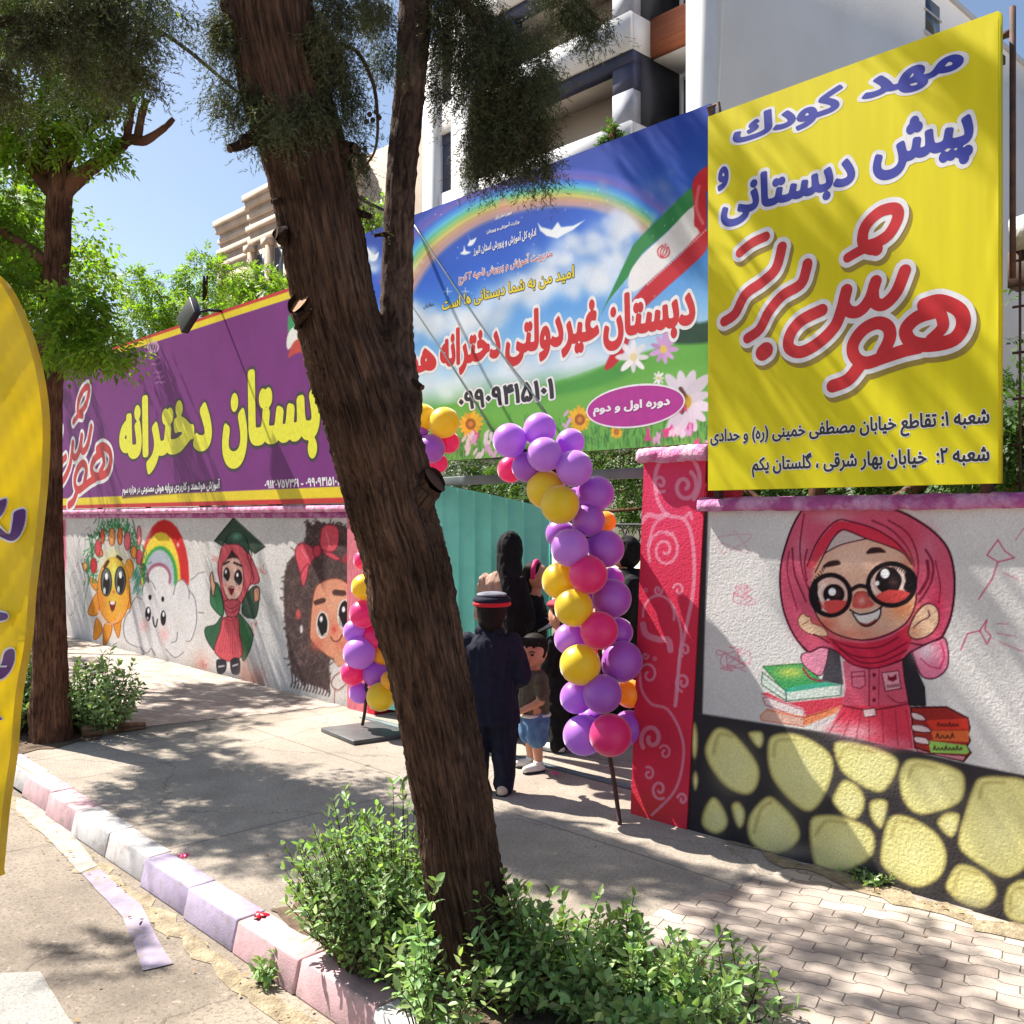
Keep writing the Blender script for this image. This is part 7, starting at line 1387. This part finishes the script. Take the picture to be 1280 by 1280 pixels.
solid('shawl', [('e', hc+(0, -.01, .01), (.125, .140, .145)), ('e', hc+(.0, -.02, -.14), (.115, .12, .10)), ('t', [((.17, -.02, .62), .08, .10), ((.18, -.01, .75), .10, .18), ((.175, -.01, .95), .105, .185), ((.165, -.01, 1.1), .095, .175), ((.12, -.01, 1.22), .10, .14), ((.08, .01, 1.32), .125, .13), ((.07, .03, 1.42), .118, .13)]), ('c', (.19, 0, 1.18), (.26, .04, .95), .085, .078), ('c', (.26, .04, .95), (.195, .20, .87), .072, .06)], BLK, o, .01)
solid('trousers', [('c', (-.09, 0, .8), (-.09, .01, .08), .11, .085), ('c', (.09, 0, .8), (.09, .01, .08), .11, .085)], BLK, o, .01)
shoes(o, [(-.09, .03, -.1), (.10, .03, .15)], .24, SOLE, .04, False)

o.scale = (.78, .88, 1.)
# 3 girl with a pink headband reading a sheet of paper
p3 = T(664, 925, 7.72)*np.array((1, 1, 0)); fc = -BACK*.3+RIGHT*.9; o = person(p3, fc, 'girl in dark clothes with pink headband, looking down at paper')
hc = np.array((0, .05, 1.235)); r = .105
solid('body', head_parts(hc, r)+[('t', [((0, 0, .68), .13, .10), ((0, 0, .9), .13, .09), ((0, 0, 1.02), .14, .085), ((0, 0, 1.09), .07, .06)]), ('c', (-.075, 0, .72), (-.08, .01, .38), .08, .055), ('c', (-.08, .01, .38), (-.08, 0, .08), .05, .035), ('c', (.075, 0, .72), (.08, .01, .38), .08, .055), ('c', (.08, .01, .38), (.08, 0, .08), .05, .035), ('c', (-.15, 0, 1.03), (-.18, .05, .84), .045, .036), ('c', (-.18, .05, .84), (-.06, .24, .90), .034, .026), ('c', (.15, 0, 1.03), (.18, .05, .84), .045, .036), ('c', (.18, .05, .84), (.07, .26, .90), .034, .026)]+hand((-.06, .24, .9), (.3, .9, .1), (0, 0, 1))+hand((.07, .26, .9), (-.2, .9, .1), (0, 0, 1)), SKIN, o, .008)
face_bits(o, hc, r)
solid('tunic', [('t', [((0, 0, .42), .19, .145), ((0, 0, .7), .165, .125), ((0, 0, .9), .155, .115), ((0, 0, 1.02), .16, .10), ((0, 0, 1.09), .08, .07)]), ('c', (-.15, 0, 1.03), (-.185, .05, .84), .062, .054), ('c', (-.185, .05, .84), (-.08, .21, .89), .05, .042), ('c', (.15, 0, 1.03), (.185, .05, .84), .062, .054), ('c', (.185, .05, .84), (.085, .23, .89), .05, .042)], BLK, o, .009)
solid('trousers', [('c', (-.08, 0, .6), (-.08, .0, .07), .1, .07), ('c', (.08, 0, .6), (.08, 0, .07), .1, .07)], BLK, o, .009)
solid('hair', [('e', hc+(0, -.03, .034), (.094, .092, .088)), ('e', hc+(0, -.07, -.06), (.08, .05, .10))], HAIR, o, .007); b_ = MB(); q = np.linspace(-.25, math.pi+.25, 20); b_.tube([hc+(.100*math.cos(a), -.005, .012+.108*math.sin(a)) for a in q], .020, 8); link('headband', mesh_data('headband', np.concatenate(b_.V), b_.F, PINKC, smooth=True), o)
shoes(o, [(-.08, .03, -.1), (.08, .03, .1)], .21, WHT_, .034)
c = T(688, 776, 7.55); pp = thing('paper_sheet', c, 'white sheet of paper held by the girl with the pink headband', 'paper'); e1 = np.array((*RIGHT, 0))*.10+np.array((0, 0, .06)); e2 = np.array((*BACK, 0))*.08+np.array((0, 0, .03)); n3 = unit(np.cross(e1, e2))*.003
V = [c+a*e1+b*e2+k*n3+np.array((0, 0, .012*a*a)) for k in (-1, 1) for b in (-1, 1) for a in (-1, 0, 1)]
mobj('sheet', V, [np.array([(0, 1, 4, 3), (1, 2, 5, 4), (6, 9, 10, 7), (7, 10, 11, 8), (0, 6, 7, 1), (1, 7, 8, 2), (3, 4, 10, 9), (4, 5, 11, 10), (0, 3, 9, 6), (2, 8, 11, 5)])], M['white_ink'], pp)

# 4 small boy
p4 = G(668, 962); fc = -BACK*.35-RIGHT*.9; o = person(p4, fc, 'little boy in olive T-shirt and denim shorts standing before the balloons'); H = .93; TB = .75
hc = np.array((0, .012, .80)); r = .108
solid('body', head_parts(hc, r, TB)+[('t', [((0, 0, .40), .105, .085), ((0, .01, .50), .11, .09), ((0, 0, .60), .115, .08), ((0, 0, .665), .06, .055)]), ('c', (-.055, 0, .42), (-.06, .01, .25), .065, .048), ('c', (-.06, .01, .25), (-.062, -.005, .05), .044, .028), ('c', (.055, 0, .42), (.06, .01, .25), .065, .048), ('c', (.06, .01, .25), (.065, -.005, .05), .044, .028), ('c', (-.115, 0, .62), (-.132, .01, .485), .034, .029), ('c', (-.132, .01, .485), (-.05, .125, .41), .028, .021), ('c', (.115, 0, .62), (.135, .01, .485), .034, .029), ('c', (.135, .01, .485), (.055, .13, .41), .028, .021)]+hand((-.05, .125, .41), (.75, .5, -.3), (0, 0, 1), .75)+hand((.055, .13, .41), (-.75, .4, -.3), (0, 0, 1), .75), SKIN, o, .006)
face_bits(o, hc, r, TB)
solid('t_shirt', [('t', [((0, 0, .385), .118, .102), ((0, .012, .47), .12, .105), ((0, 0, .56), .12, .096), ((0, 0, .63), .125, .083), ((0, 0, .675), .065, .06)]), ('c', (-.112, 0, .624), (-.13, .0, .53), .050, .047), ('c', (.112, 0, .624), (.133, .0, .53), .050, .047)], OLIVE, o, .007, 2)
b_ = MB(); q = np.linspace(0, 6.2832, 30); b_.tube([(.117*math.cos(a), .098*math.sin(a), .378) for a in q], .013, 6); link('belt', mesh_data('belt', np.concatenate(b_.V), b_.F, WHT_), o)
solid('shorts', [('t', [((0, 0, .30), .12, .10), ((0, 0, .37), .118, .1), ((0, 0, .385), .115, .097)]), ('c', (-.06, 0, .34), (-.066, .01, .235), .084, .076), ('c', (.06, 0, .34), (.068, .01, .235), .084, .076)], DENIM, o, .007, 2)
solid('hair', [('e', rotz(hc+(0, -.026, .036), hc, TB), (.096, .096, .088)), ('e', rotz(hc+(0, -.055, -.02), hc, TB), (.078, .072, .08)), ('c', rotz(hc+(-.055, .062, .068), hc, TB), rotz(hc+(.055, .062, .070), hc, TB), .026, .026), *[('c', rotz(hc+(x_, .060, .085), hc, TB), rotz(hc+(x_*1.08+.006, .088-abs(x_)*.28, .050-.012*(k_ % 2)), hc, TB), .017, .009) for k_, x_ in enumerate((-.066, -.044, -.022, 0, .022, .044, .066))], ('c', rotz(hc+(-.084, -.02, .04), hc, TB), rotz(hc+(-.086, .012, -.03), hc, TB), .022, .010), ('c', rotz(hc+(.084, -.02, .04), hc, TB), rotz(hc+(.086, .012, -.03), hc, TB), .022, .010)], HAIR, o, .006, 2)
shoes(o, [(-.07, .03, -.25), (.075, .02, .1)], .17, WHT_, .032)
for s in (-1, 1): 
    b_ = MB(); b_.tube([(s*.0655, .0, .052), (s*.0655, .0, .075)], .032, 10); link('sock', mesh_data('sock', np.concatenate(b_.V), b_.F, WHT_), o)

# 5 child in dark clothes behind the balloons, with a maroon beret
p5 = G(704, 938); o = person(p5, -RIGHT*.7+BACK*.5, 'child in black with maroon beret, mostly hidden behind the right balloons')
hc = np.array((0, .02, .985)); r = .105
solid('body', head_parts(hc, r)+[('t', [((0, 0, .48), .12, .09), ((0, 0, .65), .12, .09), ((0, 0, .79), .13, .08), ((0, 0, .85), .065, .06)]), ('c', (-.065, 0, .5), (-.07, 0, .28), .07, .05), ('c', (-.07, 0, .28), (-.07, 0, .06), .046, .032), ('c', (.065, 0, .5), (.07, 0, .28), .07, .05), ('c', (.07, 0, .28), (.07, 0, .06), .046, .032), ('c', (-.13, 0, .8), (-.16, .03, .62), .04, .034), ('c', (-.16, .03, .62), (-.08, .2, .62), .032, .024), ('c', (.13, 0, .8), (.16, .03, .62), .04, .034), ('c', (.16, .03, .62), (.08, .2, .62), .032, .024)]+hand((-.08, .2, .62), (.3, 1, 0), (0, 0, 1), .85)+hand((.08, .2, .62), (-.3, 1, 0), (0, 0, 1), .85), SKIN, o, .008)
solid('tunic', [('t', [((0, 0, .40), .16, .125), ((0, 0, .6), .145, .115), ((0, 0, .78), .15, .1), ((0, 0, .86), .075, .07)]), ('c', (-.13, 0, .8), (-.165, .03, .62), .056, .05), ('c', (-.165, .03, .62), (-.09, .17, .62), .046, .04), ('c', (.13, 0, .8), (.165, .03, .62), .056, .05), ('c', (.165, .03, .62), (.09, .17, .62), .046, .04)], BLK, o, .009)
solid('trousers', [('c', (-.075, 0, .45), (-.075, 0, .06), .09, .066), ('c', (.075, 0, .45), (.075, 0, .06), .09, .066)], BLK, o, .009)
face_bits(o, hc, r); solid('hair', [('e', hc+(0, -.03, .034), (.094, .092, .088)), ('e', hc+(0, -.06, -.05), (.08, .055, .09))], HAIR, o, .007); solid('beret', [('e', hc+(0, -.02, .085), (.12, .125, .045))], DKRED, o, .007)
shoes(o, [(-.075, .03, 0), (.075, .03, .1)], .19, WHT_, .034)

# 6 adult in a long black chador behind the balloons
p6 = T(786, 905, 7.6)*np.array((1, 1, 0)); o = person(p6, -RIGHT*1., 'adult in long black chador standing behind the right balloons')
hc = np.array((0, .04, 1.42)); r = .112
solid('body', head_parts(hc, r)+[('t', [((0, 0, .75), .15, .11), ((0, 0, 1.0), .14, .10), ((0, 0, 1.18), .16, .10), ((0, 0, 1.27), .08, .07)]), ('c', (-.085, 0, .8), (-.09, 0, .08), .085, .04), ('c', (.085, 0, .8), (.09, 0, .08), .085, .04), ('c', (-.17, 0, 1.18), (-.2, .06, .95), .05, .04), ('c', (-.2, .06, .95), (-.06, .22, .95), .036, .028), ('c', (.17, 0, 1.18), (.2, .06, .95), .05, .04), ('c', (.2, .06, .95), (.06, .22, .95), .036, .028)]+hand((-.06, .22, .95), (.5, .8, 0), (0, 0, 1))+hand((.06, .22, .95), (-.5, .8, 0), (0, 0, 1)), SKIN, o, .009)
face_bits(o, hc, r)
solid('chador', [('t', [((0, 0, .04), .27, .25), ((0, 0, .4), .24, .21), ((0, 0, .8), .22, .18), ((0, .01, 1.05), .23, .19), ((0, 0, 1.2), .2, .13), ((0, 0, 1.3), .11, .1)]), ('e', hc+(0, -.03, .015), (.118, .115, .135)), ('c', (-.17, 0, 1.18), (-.2, .06, .95), .085, .08), ('c', (.17, 0, 1.18), (.2, .06, .95), .085, .08), ('c', (-.2, .06, .95), (-.09, .19, .95), .075, .055), ('c', (.2, .06, .95), (.09, .19, .95), .075, .055)], BLK, o, .01)
shoes(o, [(-.09, .06, 0), (.09, .06, 0)], .23, SOLE, .036, False)

flagletters([[(-30, 890), (-6, 893), (6, 905), (8, 920), (2, 934), (-10, 940), (-30, 940)]], dz=.012)
